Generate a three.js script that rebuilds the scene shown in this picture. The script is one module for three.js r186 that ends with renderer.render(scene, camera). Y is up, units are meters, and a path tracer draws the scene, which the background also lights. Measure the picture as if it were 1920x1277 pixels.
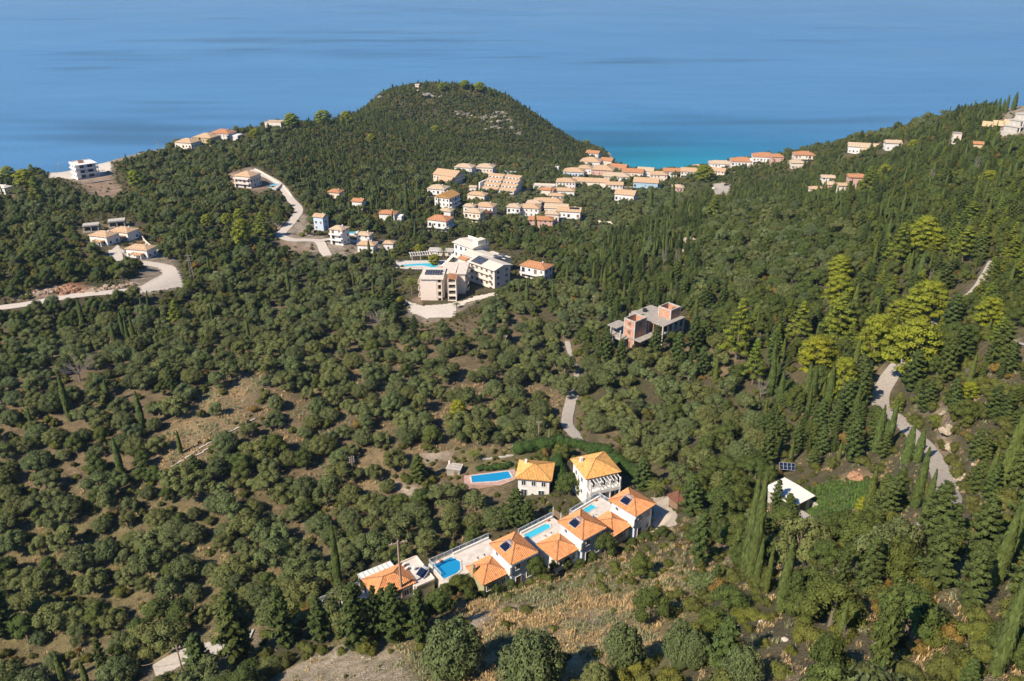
import * as THREE from 'three';
import { Sky } from 'three/addons/objects/Sky.js';
import { ImprovedNoise } from 'three/addons/math/ImprovedNoise.js';
import { mergeGeometries, mergeVertices, toCreasedNormals } from 'three/addons/utils/BufferGeometryUtils.js';

// ---------------------------------------------------------------- camera, sky, sun, exposure
const scene = new THREE.Scene();
const camera = new THREE.PerspectiveCamera(46.96, 1024 / 681, 1, 60000);
camera.position.set(0, 205, 0);
camera.rotation.x = -25 * Math.PI / 180;
camera.updateMatrixWorld(true); camera.updateProjectionMatrix();
scene.add(camera);
const renderer = new THREE.WebGLRenderer();
renderer.toneMapping = THREE.LinearToneMapping;
renderer.toneMappingExposure = 1.58;
renderer.shadowMap.enabled = true;
const SUN = new THREE.Vector3(-0.56, 0.69, 0.47).normalize();
const sky = new Sky(); sky.name = 'sky'; sky.scale.setScalar(50000);
Object.assign(sky.material.uniforms.turbidity, { value: 3 });
Object.assign(sky.material.uniforms.rayleigh, { value: 1.1 });
Object.assign(sky.material.uniforms.mieCoefficient, { value: 0.004 });
Object.assign(sky.material.uniforms.mieDirectionalG, { value: 0.8 });
sky.material.uniforms.sunPosition.value.copy(SUN);
if (sky.material.uniforms.cloudCoverage) sky.material.uniforms.cloudCoverage.value = 0;
sky.userData.kind = 'structure';
scene.add(sky);
scene.environmentIntensity = 0.1;
const sun = new THREE.DirectionalLight(0xffebd2, 4.4);
sun.position.copy(SUN).multiplyScalar(900).add(new THREE.Vector3(0, 80, -300));
sun.target.position.set(0, 80, -300);
sun.castShadow = true; sun.shadow.mapSize.set(4096, 4096);
Object.assign(sun.shadow.camera, { left: -500, right: 500, top: 500, bottom: -500, near: 50, far: 2200 });
scene.add(sun, sun.target);
scene.fog = new THREE.FogExp2(0xacd0f4, 0.00007);

// ---------------------------------------------------------------- small tools
function rngOf(seed) { let s = seed >>> 0; return () => { s = (s + 0x6d2b79f5) | 0; let t = Math.imul(s ^ (s >>> 15), 1 | s); t = (t + Math.imul(t ^ (t >>> 7), 61 | t)) ^ t; return ((t ^ (t >>> 14)) >>> 0) / 4294967296; }; }
const NZ = new ImprovedNoise();
const noise = (x, y, z = 3.7) => NZ.noise(x, y, z);
function fbm(x, z, o = 4, s = 3.7) { let a = 1, f = 1, t = 0, n = 0; for (let i = 0; i < o; i++) { t += a * noise(x * f, z * f, s + i * 7.3); n += a; a *= .55; f *= 2.03; } return t / n; }
const clamp = (v, a = 0, b = 1) => Math.min(b, Math.max(a, v));
const smooth = (t) => { t = clamp(t); return t * t * (3 - 2 * t); };
const R = (d) => d * Math.PI / 180;
const V = (x, y, z) => new THREE.Vector3(x, y, z);
const used = new Map();
function numbered(n) { const k = used.get(n) || 0; used.set(n, k + 1); return k ? n + '_' + String(k).padStart(3, '0') : n; }
function tag(o, label, category, group, kind) { if (label) o.userData.label = label; if (category) o.userData.category = category; if (group) o.userData.group = group; if (kind) o.userData.kind = kind; return o; }
function thing(name, label, category, [x, y, z], turn = 0, group) { const o = new THREE.Group(); o.name = numbered(name); o.position.set(x, y, z); o.rotation.y = turn; scene.add(o); return tag(o, label, category, group); }
function part(name, geo, mat, parent, pos) { const m = new THREE.Mesh(geo, mat); m.name = name; m.castShadow = m.receiveShadow = true; if (pos) m.position.set(...pos); parent.add(m); return m; }
function single(name, geo, mat, label, category, group, kind) { const m = new THREE.Mesh(geo, mat); m.name = numbered(name); m.castShadow = m.receiveShadow = true; scene.add(m); return tag(m, label, category, group, kind); }
function inPoly(p, x, z) { let c = false; for (let i = 0, j = p.length - 1; i < p.length; j = i++) { const [a, b] = p[i], [d, e] = p[j]; if ((b > z) !== (e > z) && x < (d - a) * (z - b) / (e - b) + a) c = !c; } return c; }
function polyBox(p) { const b = [1e9, 1e9, -1e9, -1e9]; for (const [x, z] of p) { b[0] = Math.min(b[0], x); b[1] = Math.min(b[1], z); b[2] = Math.max(b[2], x); b[3] = Math.max(b[3], z); } return b; }
class Area { constructor(p) { this.p = p; this.b = polyBox(p); } has(x, z) { const b = this.b; return x > b[0] && x < b[2] && z > b[1] && z < b[3] && inPoly(this.p, x, z); }
  edge(x, z) { let m = 1e9; const p = this.p; for (let i = 0, j = p.length - 1; i < p.length; j = i++) m = Math.min(m, segDist(x, z, p[j], p[i])[0]); return m; } }
function segDist(x, z, a, b) { const dx = b[0] - a[0], dz = b[1] - a[1], l = dx * dx + dz * dz; const t = l ? clamp(((x - a[0]) * dx + (z - a[1]) * dz) / l) : 0; return [Math.hypot(x - a[0] - dx * t, z - a[1] - dz * t), t]; }

// ---------------------------------------------------------------- lie of the land: a thin-plate surface through surveyed heights [east, south, height]
const SURVEY = [[0,-74.4,121],[7.5,-93,113.5],[22.5,-86.4,121],[-9.2,-91.8,112.5],[17.2,-62.9,134],[-29.1,-85.9,108],[-28,-103.4,102],[-64.4,-103.6,88],[-100,-110.7,80],[-113.6,-134.6,82],[-78.2,-135.7,84],[-45,-114.2,94],[-22,-113.5,100],[-6.1,-117.4,101],[8.5,-123.9,102],[23.9,-128.5,103],[31.9,-131.5,104],[18.4,-111.6,108],[-13.7,-133.7,96],[4.9,-146.8,96],[-41.6,-144.2,89],[-85.5,-155.5,88],[-125.1,-168,87],[-35.9,-169.9,89],[-13.9,-172.8,92],[18.6,-165.1,97],[5.2,-160.3,95.5],[17.8,-196.9,89],[21.7,-237.5,86],[-9.5,-203.2,89],[-41.6,-206.1,91],[-73.5,-196.2,93],[-117.8,-199.3,93],[-154.7,-209.1,93],[-166.5,-259.4,88],[-123.8,-273.7,86],[-73.1,-273.7,86],[-37.6,-250.2,88],[-2,-263.8,86],[-30.5,-297.4,84],[-7.1,-325.5,84],[-60.5,-350.7,80],[9.9,-345.1,82],[-39.8,-283.5,84],[34.9,-297.9,85],[41.6,-231,97],[56.2,-248.4,97],[45.6,-401.4,74],[77.9,-379.3,84],[66.1,-265.6,98],[76.5,-222.1,103],[128.2,-417.4,87],[96.7,-305.8,96],[90.3,-225.4,107],[159.6,-357.3,104],[144.6,-275.9,117],[212.3,-419.5,107],[196.1,-339.5,121],[148.2,-222.6,134],[211.9,-329.6,128],[99.7,-140.8,138],[101.3,-170.2,124],[89.2,-177.6,116],[85.6,-158.7,120],[79,-135.4,124],[66.8,-99.7,132],[64.6,-84,146],[47.7,-56.6,150],[40.1,-64.8,142],[53.8,-123.2,116],[61.6,-120.2,117],[48.5,-105.5,119],[32.6,-84.2,128],[33.3,-115.6,112],[42.2,-153.7,103],[63.3,-171.5,104],[74.3,-169.9,108],[34.3,-43.4,156],[24.1,-52.2,146],[-184,-274.9,91],[-144.2,-305.7,89],[-156.2,-280.2,91],[-207.5,-377.9,90],[-174.8,-350.5,88],[-208.2,-331.1,92],[-131.9,-325.5,84],[-153.5,-388.3,84],[-94.2,-366.2,80],[-89.9,-397.9,81],[-115.7,-400.9,83],[-74.5,-387.7,77],[-170.3,-520.4,87],[-164.3,-482.3,85],[-203.4,-483.5,82],[-293.3,-528.1,78],[-267.1,-521.4,76],[-321.7,-520.6,78],[-343.2,-520.6,78],[-269.9,-400.6,86],[-297.6,-620.1,77],[-286.8,-645.2,77],[-265.2,-640.2,78],[-250.6,-693.4,78],[-235.8,-676.4,78],[-216.9,-741,79],[-168.3,-591.1,79],[-132.4,-536.4,76],[-185,-872.1,64],[-95.6,-474.3,76],[-168.2,-697.3,75],[-166.3,-973.1,67.7],[-161.3,-996.3,70.1],[-140.7,-1024.3,70.8],[-119,-1040.7,70.6],[-88.9,-1045.9,69.9],[-55,-1050,66.8],[-23.9,-1042.4,62.5],[1.3,-1023.5,57.3],[26.5,-1002.4,47.5],[65.3,-975.9,26.3],[91.4,-969,11.5],[-117.4,-666.2,63],[-54,-802.9,50],[-5.2,-774.1,40],[-90.4,-546.4,66],[-95.8,-900.9,54.7],[-6,-898.4,49.3],[34.4,-847.8,30],[71.9,-845.8,19],[-42.2,-463.4,69],[-12.7,-614.9,55],[-47.4,-629.9,57],[-45.1,-543.2,63],[-21.7,-519,62],[25.1,-513,60],[74.1,-776.2,29],[44.2,-642.7,46],[16.7,-474.6,64],[107.6,-829.9,14],[136.3,-830.5,11],[148.4,-907.4,0.5],[110.2,-958.2,4],[189.5,-841.7,13],[251.6,-807,33],[279.6,-779.3,41],[163.8,-625.8,48],[211.9,-505.2,80],[86,-577.5,52],[321.2,-723.1,63],[340.5,-704.1,70],[345.7,-655.3,88],[360.2,-612.2,110],[356.5,-569.5,121],[289.3,-452.8,128],[226,-612.2,62],[125.6,-532.7,62],[-451.5,-647.4,20],[-497.3,-713,-12],[-628.8,-901.7,-30],[-409.7,-665.8,20],[-451.6,-733.9,-12],[-572.1,-929.8,-30],[-360.6,-700,20],[-397.2,-771.1,-12],[-502.5,-975.5,-30],[-340.9,-768.6,20],[-373.4,-841.8,-12],[-466.6,-1052,-30],[-289.1,-817.3,20],[-315.7,-892.7,-12],[-392.4,-1109.6,-30],[-246.6,-886.2,20],[-268.1,-963.3,-12],[-329.8,-1184.9,-30],[-212,-1001,15],[-228.5,-1079.3,-12],[-288.6,-1363,-30],[-176.9,-1127.8,15],[-189.3,-1206.8,-12],[-234.2,-1493.3,-30],[-122.3,-1173.2,15],[-130.6,-1252.7,-12],[-160.7,-1541.2,-30],[-46.3,-1181.3,15],[-49.5,-1261.2,-12],[-60.8,-1551,-30],[28.1,-1062.6,0],[31,-1172.6,-14],[37.9,-1432.5,-30],[70.3,-1051.2,0],[77.7,-1161,-14],[95.1,-1420.4,-30],[104.1,-1043.1,0],[115.1,-1152.6,-14],[140.9,-1411.3,-30],[131.7,-946.6,-2.5],[153.8,-1105.1,-10],[188.2,-1352.7,-25],[159.8,-938,-2.5],[186.6,-1095.8,-10],[228.6,-1342.2,-25],[210.3,-907.6,-2.5],[246.4,-1063.5,-10],[302.8,-1307,-25],[283.1,-907.9,1.2],[321.8,-1032,-10],[399.2,-1280.2,-30],[324.2,-888.4,6],[368.8,-1010.5,-10],[458,-1254.8,-30],[367.9,-829.4,13.2],[420.6,-948.2,-10],[526,-1185.9,-30],[395.2,-750.7,21],[455.7,-865.7,-10],[576.9,-1095.8,-30],[422.4,-682.8,30],[490.7,-793.4,-10],[627.5,-1014.5,-30],[449.3,-632.5,39],[524.6,-738.5,-10],[675.1,-950.4,-30],[0,-20,150],[60,-10,160],[-70,-20,118],[-150,-60,85],[130,-20,178],[0,60,175],[-160,60,110],[220,-60,185],[300,-200,172],[330,60,215],[-330,-200,84],[-330,-50,88],[400,-400,160],[-420,-420,84],[-520,-560,60],[-620,-480,20],[520,-520,150],[-700,-300,-15],[700,-640,60],[650,-300,190],[-500,100,90],[-800,0,-15]];
const landBase = (() => {
  const n = SURVEY.length, S = 100, N = n + 3, A = [];
  const ker = (r2) => r2 > 0 ? .5 * r2 * Math.log(r2) : 0;
  const X = SURVEY.map(([x, z]) => [x / S, z / S]);
  for (let i = 0; i < n; i++) { const row = new Float64Array(N + 1); for (let j = 0; j < n; j++) row[j] = ker((X[i][0] - X[j][0]) ** 2 + (X[i][1] - X[j][1]) ** 2) + (i === j ? .02 : 0); row[n] = 1; row[n + 1] = X[i][0]; row[n + 2] = X[i][1]; row[N] = SURVEY[i][2]; A.push(row); }
  for (let k = 0; k < 3; k++) { const row = new Float64Array(N + 1); for (let j = 0; j < n; j++) row[j] = k === 0 ? 1 : X[j][k - 1]; A.push(row); }
  for (let c = 0; c < N; c++) { let p = c; for (let r = c + 1; r < N; r++) if (Math.abs(A[r][c]) > Math.abs(A[p][c])) p = r; [A[c], A[p]] = [A[p], A[c]]; const pc = A[c]; for (let r = c + 1; r < N; r++) { const f = A[r][c] / pc[c]; if (f) { const ar = A[r]; for (let k = c; k <= N; k++) ar[k] -= f * pc[k]; } } }
  const w = new Float64Array(N); for (let r = N - 1; r >= 0; r--) { let s = A[r][N]; for (let k = r + 1; k < N; k++) s -= A[r][k] * w[k]; w[r] = s / A[r][r]; }
  const f = (x, z) => { x /= S; z /= S; let s = w[n] + w[n + 1] * x + w[n + 2] * z; for (let i = 0; i < n; i++) { const dx = x - X[i][0], dz = z - X[i][1]; s += w[i] * ker(dx * dx + dz * dz); } return s; };
  const x0 = -1000, z0 = -1800, st = 4, nx = 501, nz = 500, g = new Float32Array(nx * nz);
  for (let j = 0; j < nz; j++) for (let i = 0; i < nx; i++) g[j * nx + i] = f(x0 + i * st, z0 + j * st);
  return (x, z) => { const u = clamp((x - x0) / st, 0, nx - 1.001), v = clamp((z - z0) / st, 0, nz - 1.001), i = u | 0, j = v | 0, a = u - i, b = v - j, k = j * nx + i; return (g[k] * (1 - a) + g[k + 1] * a) * (1 - b) + (g[k + nx] * (1 - a) + g[k + nx + 1] * a) * b; };
})();

// roads [centre line, width], drawn on the ground they are cut into
const ROADS = [
  { n: 'road', w: 5.2, c: 'pale', p: [[-201.5,-267.3],[-193.3,-273.6],[-187.9,-275.7],[-182.7,-278.7],[-174.9,-283.4],[-166.4,-287.3],[-157.5,-290.6],[-150.6,-296.2],[-147.3,-306.9],[-148.3,-319.8],[-152.3,-328.6],[-158.3,-331.3],[-169.1,-332.1],[-174.9,-331.6],[-180.4,-340],[-184.8,-347.8]] },
  { n: 'road', w: 5, c: 'pale', p: [[-174.4,-526.8],[-165.3,-515.1],[-154.4,-504.1],[-144.9,-489.6],[-133.4,-464.1],[-123.5,-443.4],[-120.6,-423.7],[-119.9,-406.3],[-119.4,-390.3],[-112.3,-385],[-105.4,-386.4],[-99.6,-386.3],[-95,-377],[-91.2,-366.8]] },
  { n: 'road', w: 3.6, c: 'pale', p: [[-99.6,-386.3],[-94.6,-390.9],[-89.2,-393.8],[-83,-392.9],[-74.6,-388.9]] },
  { n: 'road', w: 5.5, c: 'pale', p: [[-540,-877.6],[-521.1,-898.7],[-504.1,-926.4],[-490.8,-958.7],[-484.3,-980.4],[-474.6,-996.4],[-287.7,-627.1],[-459.4,-1036.8]] },
  { n: 'road', w: 1.7, c: 'grey', p: [[19.6,-253.1],[20,-244.6],[20.4,-237.3],[21.1,-227.9],[20,-218.3],[18.6,-210.4]] },
  { n: 'road', w: 3.3, c: 'grey', p: [[18.9,-211.8],[17.9,-206.9],[16,-196.1],[15.5,-188.3],[16.7,-180.7],[17.2,-173.8],[18.2,-168.9]] },
  { n: 'road', w: 1.5, c: 'grey', p: [[136.4,-211.4],[128.9,-202],[122.3,-194.5],[115.5,-190.3],[109.7,-185.7],[104,-178.8],[97.5,-171.6]] },
  { n: 'road', w: 3.6, c: 'grey', p: [[95.9,-169.9],[90.9,-165.4],[86.5,-160.1],[82.6,-154.1],[79.6,-146.8],[78.8,-139.2],[77.5,-131.2],[76.5,-124.8],[75,-118],[72.7,-111.9],[70.4,-106.5],[64.9,-96],[59.8,-88.5],[56.1,-83.7],[53.8,-81]] },
  { n: 'road', w: 3.2, c: 'pale', p: [[104.9,-152.6],[102.5,-145.1],[102,-138.9]] },
  { n: 'path', w: 2.6, c: 'pale', p: [[51.7,-117.7],[51.8,-115.3],[52,-110.3],[51.7,-105.5],[50.6,-100.9]] },
  { n: 'road', w: 4, c: 'grey', p: [[-66.5,-106.1],[-61.9,-108.8],[-57.6,-108.8],[-53.4,-108.8],[-48.5,-108.6]] },
];
// level building plots: centre, turn (degrees), half sizes, height above the natural ground, softness of the edge
const PADS = [];
const rawLand = (x, z) => {
  const b = landBase(x, z); const far = clamp((-z - 200) / 500);
  return b + (b > 1 ? fbm(x / 34, z / 34, 3) * (1.6 + far * 2) + noise(x / 6.5, z / 6.5) * .35 * (1 - far) : 0);
};
function pad(x, z, a, hw, hd, lift = 0, m = 4, y) { PADS.push({ x, z, c: Math.cos(R(a)), s: Math.sin(R(a)), hw, hd, y: y ?? landBase(x, z) + lift, m, r: Math.hypot(hw, hd) + m }); }
for (const r of ROADS) {
  const q = []; const cv = new THREE.CatmullRomCurve3(r.p.map(([x, z]) => V(x, 0, z)), false, 'centripetal'); const L = cv.getLength(), n = Math.max(8, Math.round(L / 2.2));
  for (let i = 0; i <= n; i++) { const v = cv.getPointAt(i / n); q.push([v.x, v.z, landBase(v.x, v.z)]); }
  for (let k = 0; k < 3; k++) for (let i = 1; i < n; i++) q[i][2] = (q[i - 1][2] + q[i][2] * 2 + q[i + 1][2]) / 4;
  r.q = q;
}
const ROADBIN = new Map();
for (const r of ROADS) for (let i = 0; i + 1 < r.q.length; i++) { const a = r.q[i], b = r.q[i + 1]; const bx = Math.round((a[0] + b[0]) / 2 / 12), bz = Math.round((a[1] + b[1]) / 2 / 12); for (let u = -1; u <= 1; u++) for (let v = -1; v <= 1; v++) { const k = (bx + u) + ',' + (bz + v); if (!ROADBIN.has(k)) ROADBIN.set(k, []); ROADBIN.get(k).push([a, b, r.w]); } }
function roadAt(x, z) { const l = ROADBIN.get(Math.round(x / 12) + ',' + Math.round(z / 12)); if (!l) return null; let best = null; for (const [a, b, w] of l) { const [d, t] = segDist(x, z, a, b); if (!best || d - w / 2 < best.e) best = { e: d - w / 2, y: a[2] + (b[2] - a[2]) * t }; } return best; }
function land(x, z) {
  let y = rawLand(x, z);
  const r = roadAt(x, z); if (r && r.e < 4) y += (r.y - .12 - y) * smooth(1 - (r.e - .4) / 3.6);
  for (const p of PADS) { const dx = x - p.x, dz = z - p.z; if (Math.abs(dx) > p.r || Math.abs(dz) > p.r) continue; const u = Math.abs(dx * p.c - dz * p.s) - p.hw, v = Math.abs(dx * p.s + dz * p.c) - p.hd, d = Math.hypot(Math.max(u, 0), Math.max(v, 0)); if (d < p.m) y += (p.y - y) * smooth(1 - d / p.m); }
  return y;
}
const at = (x, z, up = 0) => [x, land(x, z) + up, z];
const _v = new THREE.Vector3();
function inFrame(x, y, z, m = 1.1) { _v.set(x, y, z).project(camera); return _v.z < 1 && Math.abs(_v.x) < m && Math.abs(_v.y) < m; }
function hiddenByLand(x, y, z) { for (let i = 1; i < 40; i++) { const t = .3 + .7 * i / 40 - .012; if (205 + (y - 205) * t < landBase(x * t, z * t) - 1.5) return true; } return false; }

// ---------------------------------------------------------------- surfaces
function tex(n, fn, srgb = true, rx = 1, ry = 1) {
  const d = new Uint8Array(n * n * 4);
  for (let j = 0; j < n; j++) for (let i = 0; i < n; i++) { const c = fn(i / n, j / n, i, j); const k = (j * n + i) * 4; for (let q = 0; q < 3; q++) d[k + q] = clamp(Array.isArray(c) ? c[q] : c) * 255; d[k + 3] = 255; }
  const t = new THREE.DataTexture(d, n, n); t.wrapS = t.wrapT = THREE.RepeatWrapping; t.magFilter = THREE.LinearFilter; t.minFilter = THREE.LinearMipmapLinearFilter; if (srgb) t.colorSpace = THREE.SRGBColorSpace; t.repeat.set(rx, ry); t.needsUpdate = true; return t;
}
// noise that tiles over u, v in 0..1
function tnoise(u, v, f, s) { const a = (x, y) => noise(x * f, y * f, s); const U = u * 1, W = v * 1; return (a(U, W) * (1 - u) + a(U - 1, W) * u) * (1 - v) + (a(U, W - 1) * (1 - u) + a(U - 1, W - 1) * u) * v; }
function tn2(u, v, fu, fv, s) { const a = (x, y) => noise(x * fu, y * fv, s); return (a(u, v) * (1 - u) + a(u - 1, v) * u) * (1 - v) + (a(u, v - 1) * (1 - u) + a(u - 1, v - 1) * u) * v; }
const hash = (i, j, k = 0) => { let h = Math.imul(i, 374761393) ^ Math.imul(j, 668265263) ^ Math.imul(k + 11, 2147483647 ^ 40503); h = Math.imul(h ^ (h >>> 13), 1274126177); return ((h ^ (h >>> 16)) >>> 0) / 4294967296; };
const texGround = tex(512, (u, v, i, j) => .78 + .22 * tnoise(u, v, 9, 1) + .26 * tnoise(u, v, 31, 2) + .42 * tnoise(u, v, 70, 3) + .2 * (hash(i >> 1, j >> 1) - .5));
const texPlaster = tex(256, (u, v, i, j) => .95 + .05 * tnoise(u, v, 5, 4) + .04 * tnoise(u, v, 22, 5) + .03 * (hash(i, j) - .5));
const texConcrete = tex(256, (u, v, i, j) => .88 + .12 * tnoise(u, v, 4, 6) + .1 * tnoise(u, v, 17, 7) + .08 * (hash(i, j) - .5));
// barrel tiles: 12 across, 8 courses up; each fired to its own tone
const tileAt = (u, v) => { const c = Math.floor(u * 12), r = Math.floor(v * 8); return [c, r, u * 12 - c, v * 8 - r]; };
const texTile = tex(256, (u, v) => { const [c, r, a, b] = tileAt(u, v); const t = .86 + .26 * (hash(c, r) - .5) + .12 * tnoise(u, v, 5, 8) + (hash(c, r, 5) > .93 ? -.2 : 0); const gap = (a < .1 || a > .9 ? .8 : 1) * (b < .09 ? .82 : 1); return [t * gap, t * gap * (.97 + .06 * hash(c, r, 2)), t * gap * (.94 + .12 * hash(c, r, 3))]; });
const bumpTile = tex(256, (u, v) => { const [, , a, b] = tileAt(u, v); return .15 + .7 * Math.sin(Math.PI * a) + .15 * (1 - b); }, false);
const texRoad = tex(256, (u, v, i, j) => .88 + .1 * tnoise(u, v, 6, 9) + .1 * tnoise(u, v, 26, 10) + .1 * (hash(i, j, 4) - .5));
const rgb = (r, g, b) => new THREE.Color().setRGB(r, g, b);
const mat = (r, g, b, o = {}) => new THREE.MeshStandardMaterial({ color: rgb(r, g, b), roughness: .85, ...o });
const M = {
  white: mat(.86, .85, .82, { map: texPlaster }), cream: mat(.85, .77, .65, { map: texPlaster }), pink: mat(.70, .45, .38, { map: texPlaster }), blue: mat(.42, .60, .72, { map: texPlaster }),
  paleblue: mat(.62, .73, .85, { map: texPlaster }), olive: mat(.44, .42, .24, { map: texPlaster }), beige: mat(.84, .73, .64, { map: texPlaster }), ochre: mat(.72, .55, .33, { map: texPlaster }),
  concrete: mat(.46, .43, .38, { map: texConcrete }), paleconcrete: mat(.62, .59, .53, { map: texConcrete }), terrazzo: mat(.80, .75, .68, { map: texConcrete }),
  tileOrange: mat(.76, .37, .175, { map: texTile, bumpMap: bumpTile, bumpScale: .05 }), tileGold: mat(.74, .42, .14, { map: texTile, bumpMap: bumpTile, bumpScale: .05 }),
  tilePale: mat(.88, .70, .48, { map: texTile, bumpMap: bumpTile, bumpScale: .05 }), tileSand: mat(.87, .61, .37, { map: texTile, bumpMap: bumpTile, bumpScale: .05 }), tileRust: mat(.64, .30, .15, { map: texTile, bumpMap: bumpTile, bumpScale: .05 }),
  roofWhite: mat(.86, .79, .68, { map: texConcrete }), metalWhite: mat(.80, .78, .72, { roughness: .45 }), brownRoof: mat(.22, .10, .06, { map: texTile }),
  pane: mat(.035, .05, .06, { roughness: .12 }), frame: mat(.55, .52, .46), shutter: mat(.20, .15, .11), shutterWhite: mat(.78, .78, .76), doorBrown: mat(.16, .08, .04), railWhite: mat(.58, .64, .68, { roughness: .5 }), railGrey: mat(.34, .38, .42, { roughness: .5 }),
  panel: mat(.012, .022, .055, { roughness: .18, metalness: .2 }), panelLine: mat(.45, .48, .52, { roughness: .4 }), steel: mat(.62, .64, .66, { roughness: .3, metalness: .8 }),
  wood: mat(.24, .16, .10), poleWood: mat(.38, .28, .21), brick: mat(.70, .38, .25, { map: texConcrete }), stone: mat(.46, .42, .35, { map: texConcrete }),
  tarmac: mat(.54, .50, .44, { map: texRoad }), paleroad: mat(.74, .68, .59, { map: texRoad }), gravel: mat(.82, .76, .66, { map: texRoad }), poolTile: mat(.10, .58, .72, { roughness: .5 }), poolDeep: mat(.02, .30, .55, { roughness: .5 }),
  drive: mat(.58, .51, .42, { map: texRoad }), black: mat(.03, .03, .03, { roughness: .4 }), terracotta: mat(.52, .18, .08), bark: mat(.15, .12, .09), greyBark: mat(.30, .27, .23), canvas: mat(.72, .68, .60), red: mat(.5, .06, .04), green: mat(.05, .2, .12),
};
const poolWater = new THREE.MeshPhysicalMaterial({ color: rgb(.75, .95, 1), roughness: .04, transmission: 1, thickness: 0, ior: 1.33, bumpMap: tex(128, (u, v) => .5 + .3 * tnoise(u, v, 6, 31) + .25 * tnoise(u, v, 15, 32), false), bumpScale: .06 });

// ---------------------------------------------------------------- building plots that the ground is levelled for
// villas of the row: centre of the two-storey block, turn, base lift
const VILLAS = [
  { x: 24.1, z: -128.8, a: 42, k: 3 }, { x: 13.5, z: -122.2, a: 38, k: 2 }, { x: .3, z: -116.9, a: 35, k: 1 },
];
for (const v of VILLAS) { v.y = landBase(v.x, v.z) + [0, -1.2, -.6, -.2][v.k]; const c = Math.cos(R(v.a)), s = Math.sin(R(v.a)); pad(v.x - 2.8 * c - 1 * s, v.z + 2.8 * s - 1 * c, v.a, 6.2, 4.6, 0, 3.5, v.y); }
const LEFTVILLA = { x: -22.3, z: -113.2, a: 33, y: landBase(-22.3, -113.2) - .2 };
pad(-21.6, -113.4, 33, 6.5, 4.5, 0, 3, LEFTVILLA.y);
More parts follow.
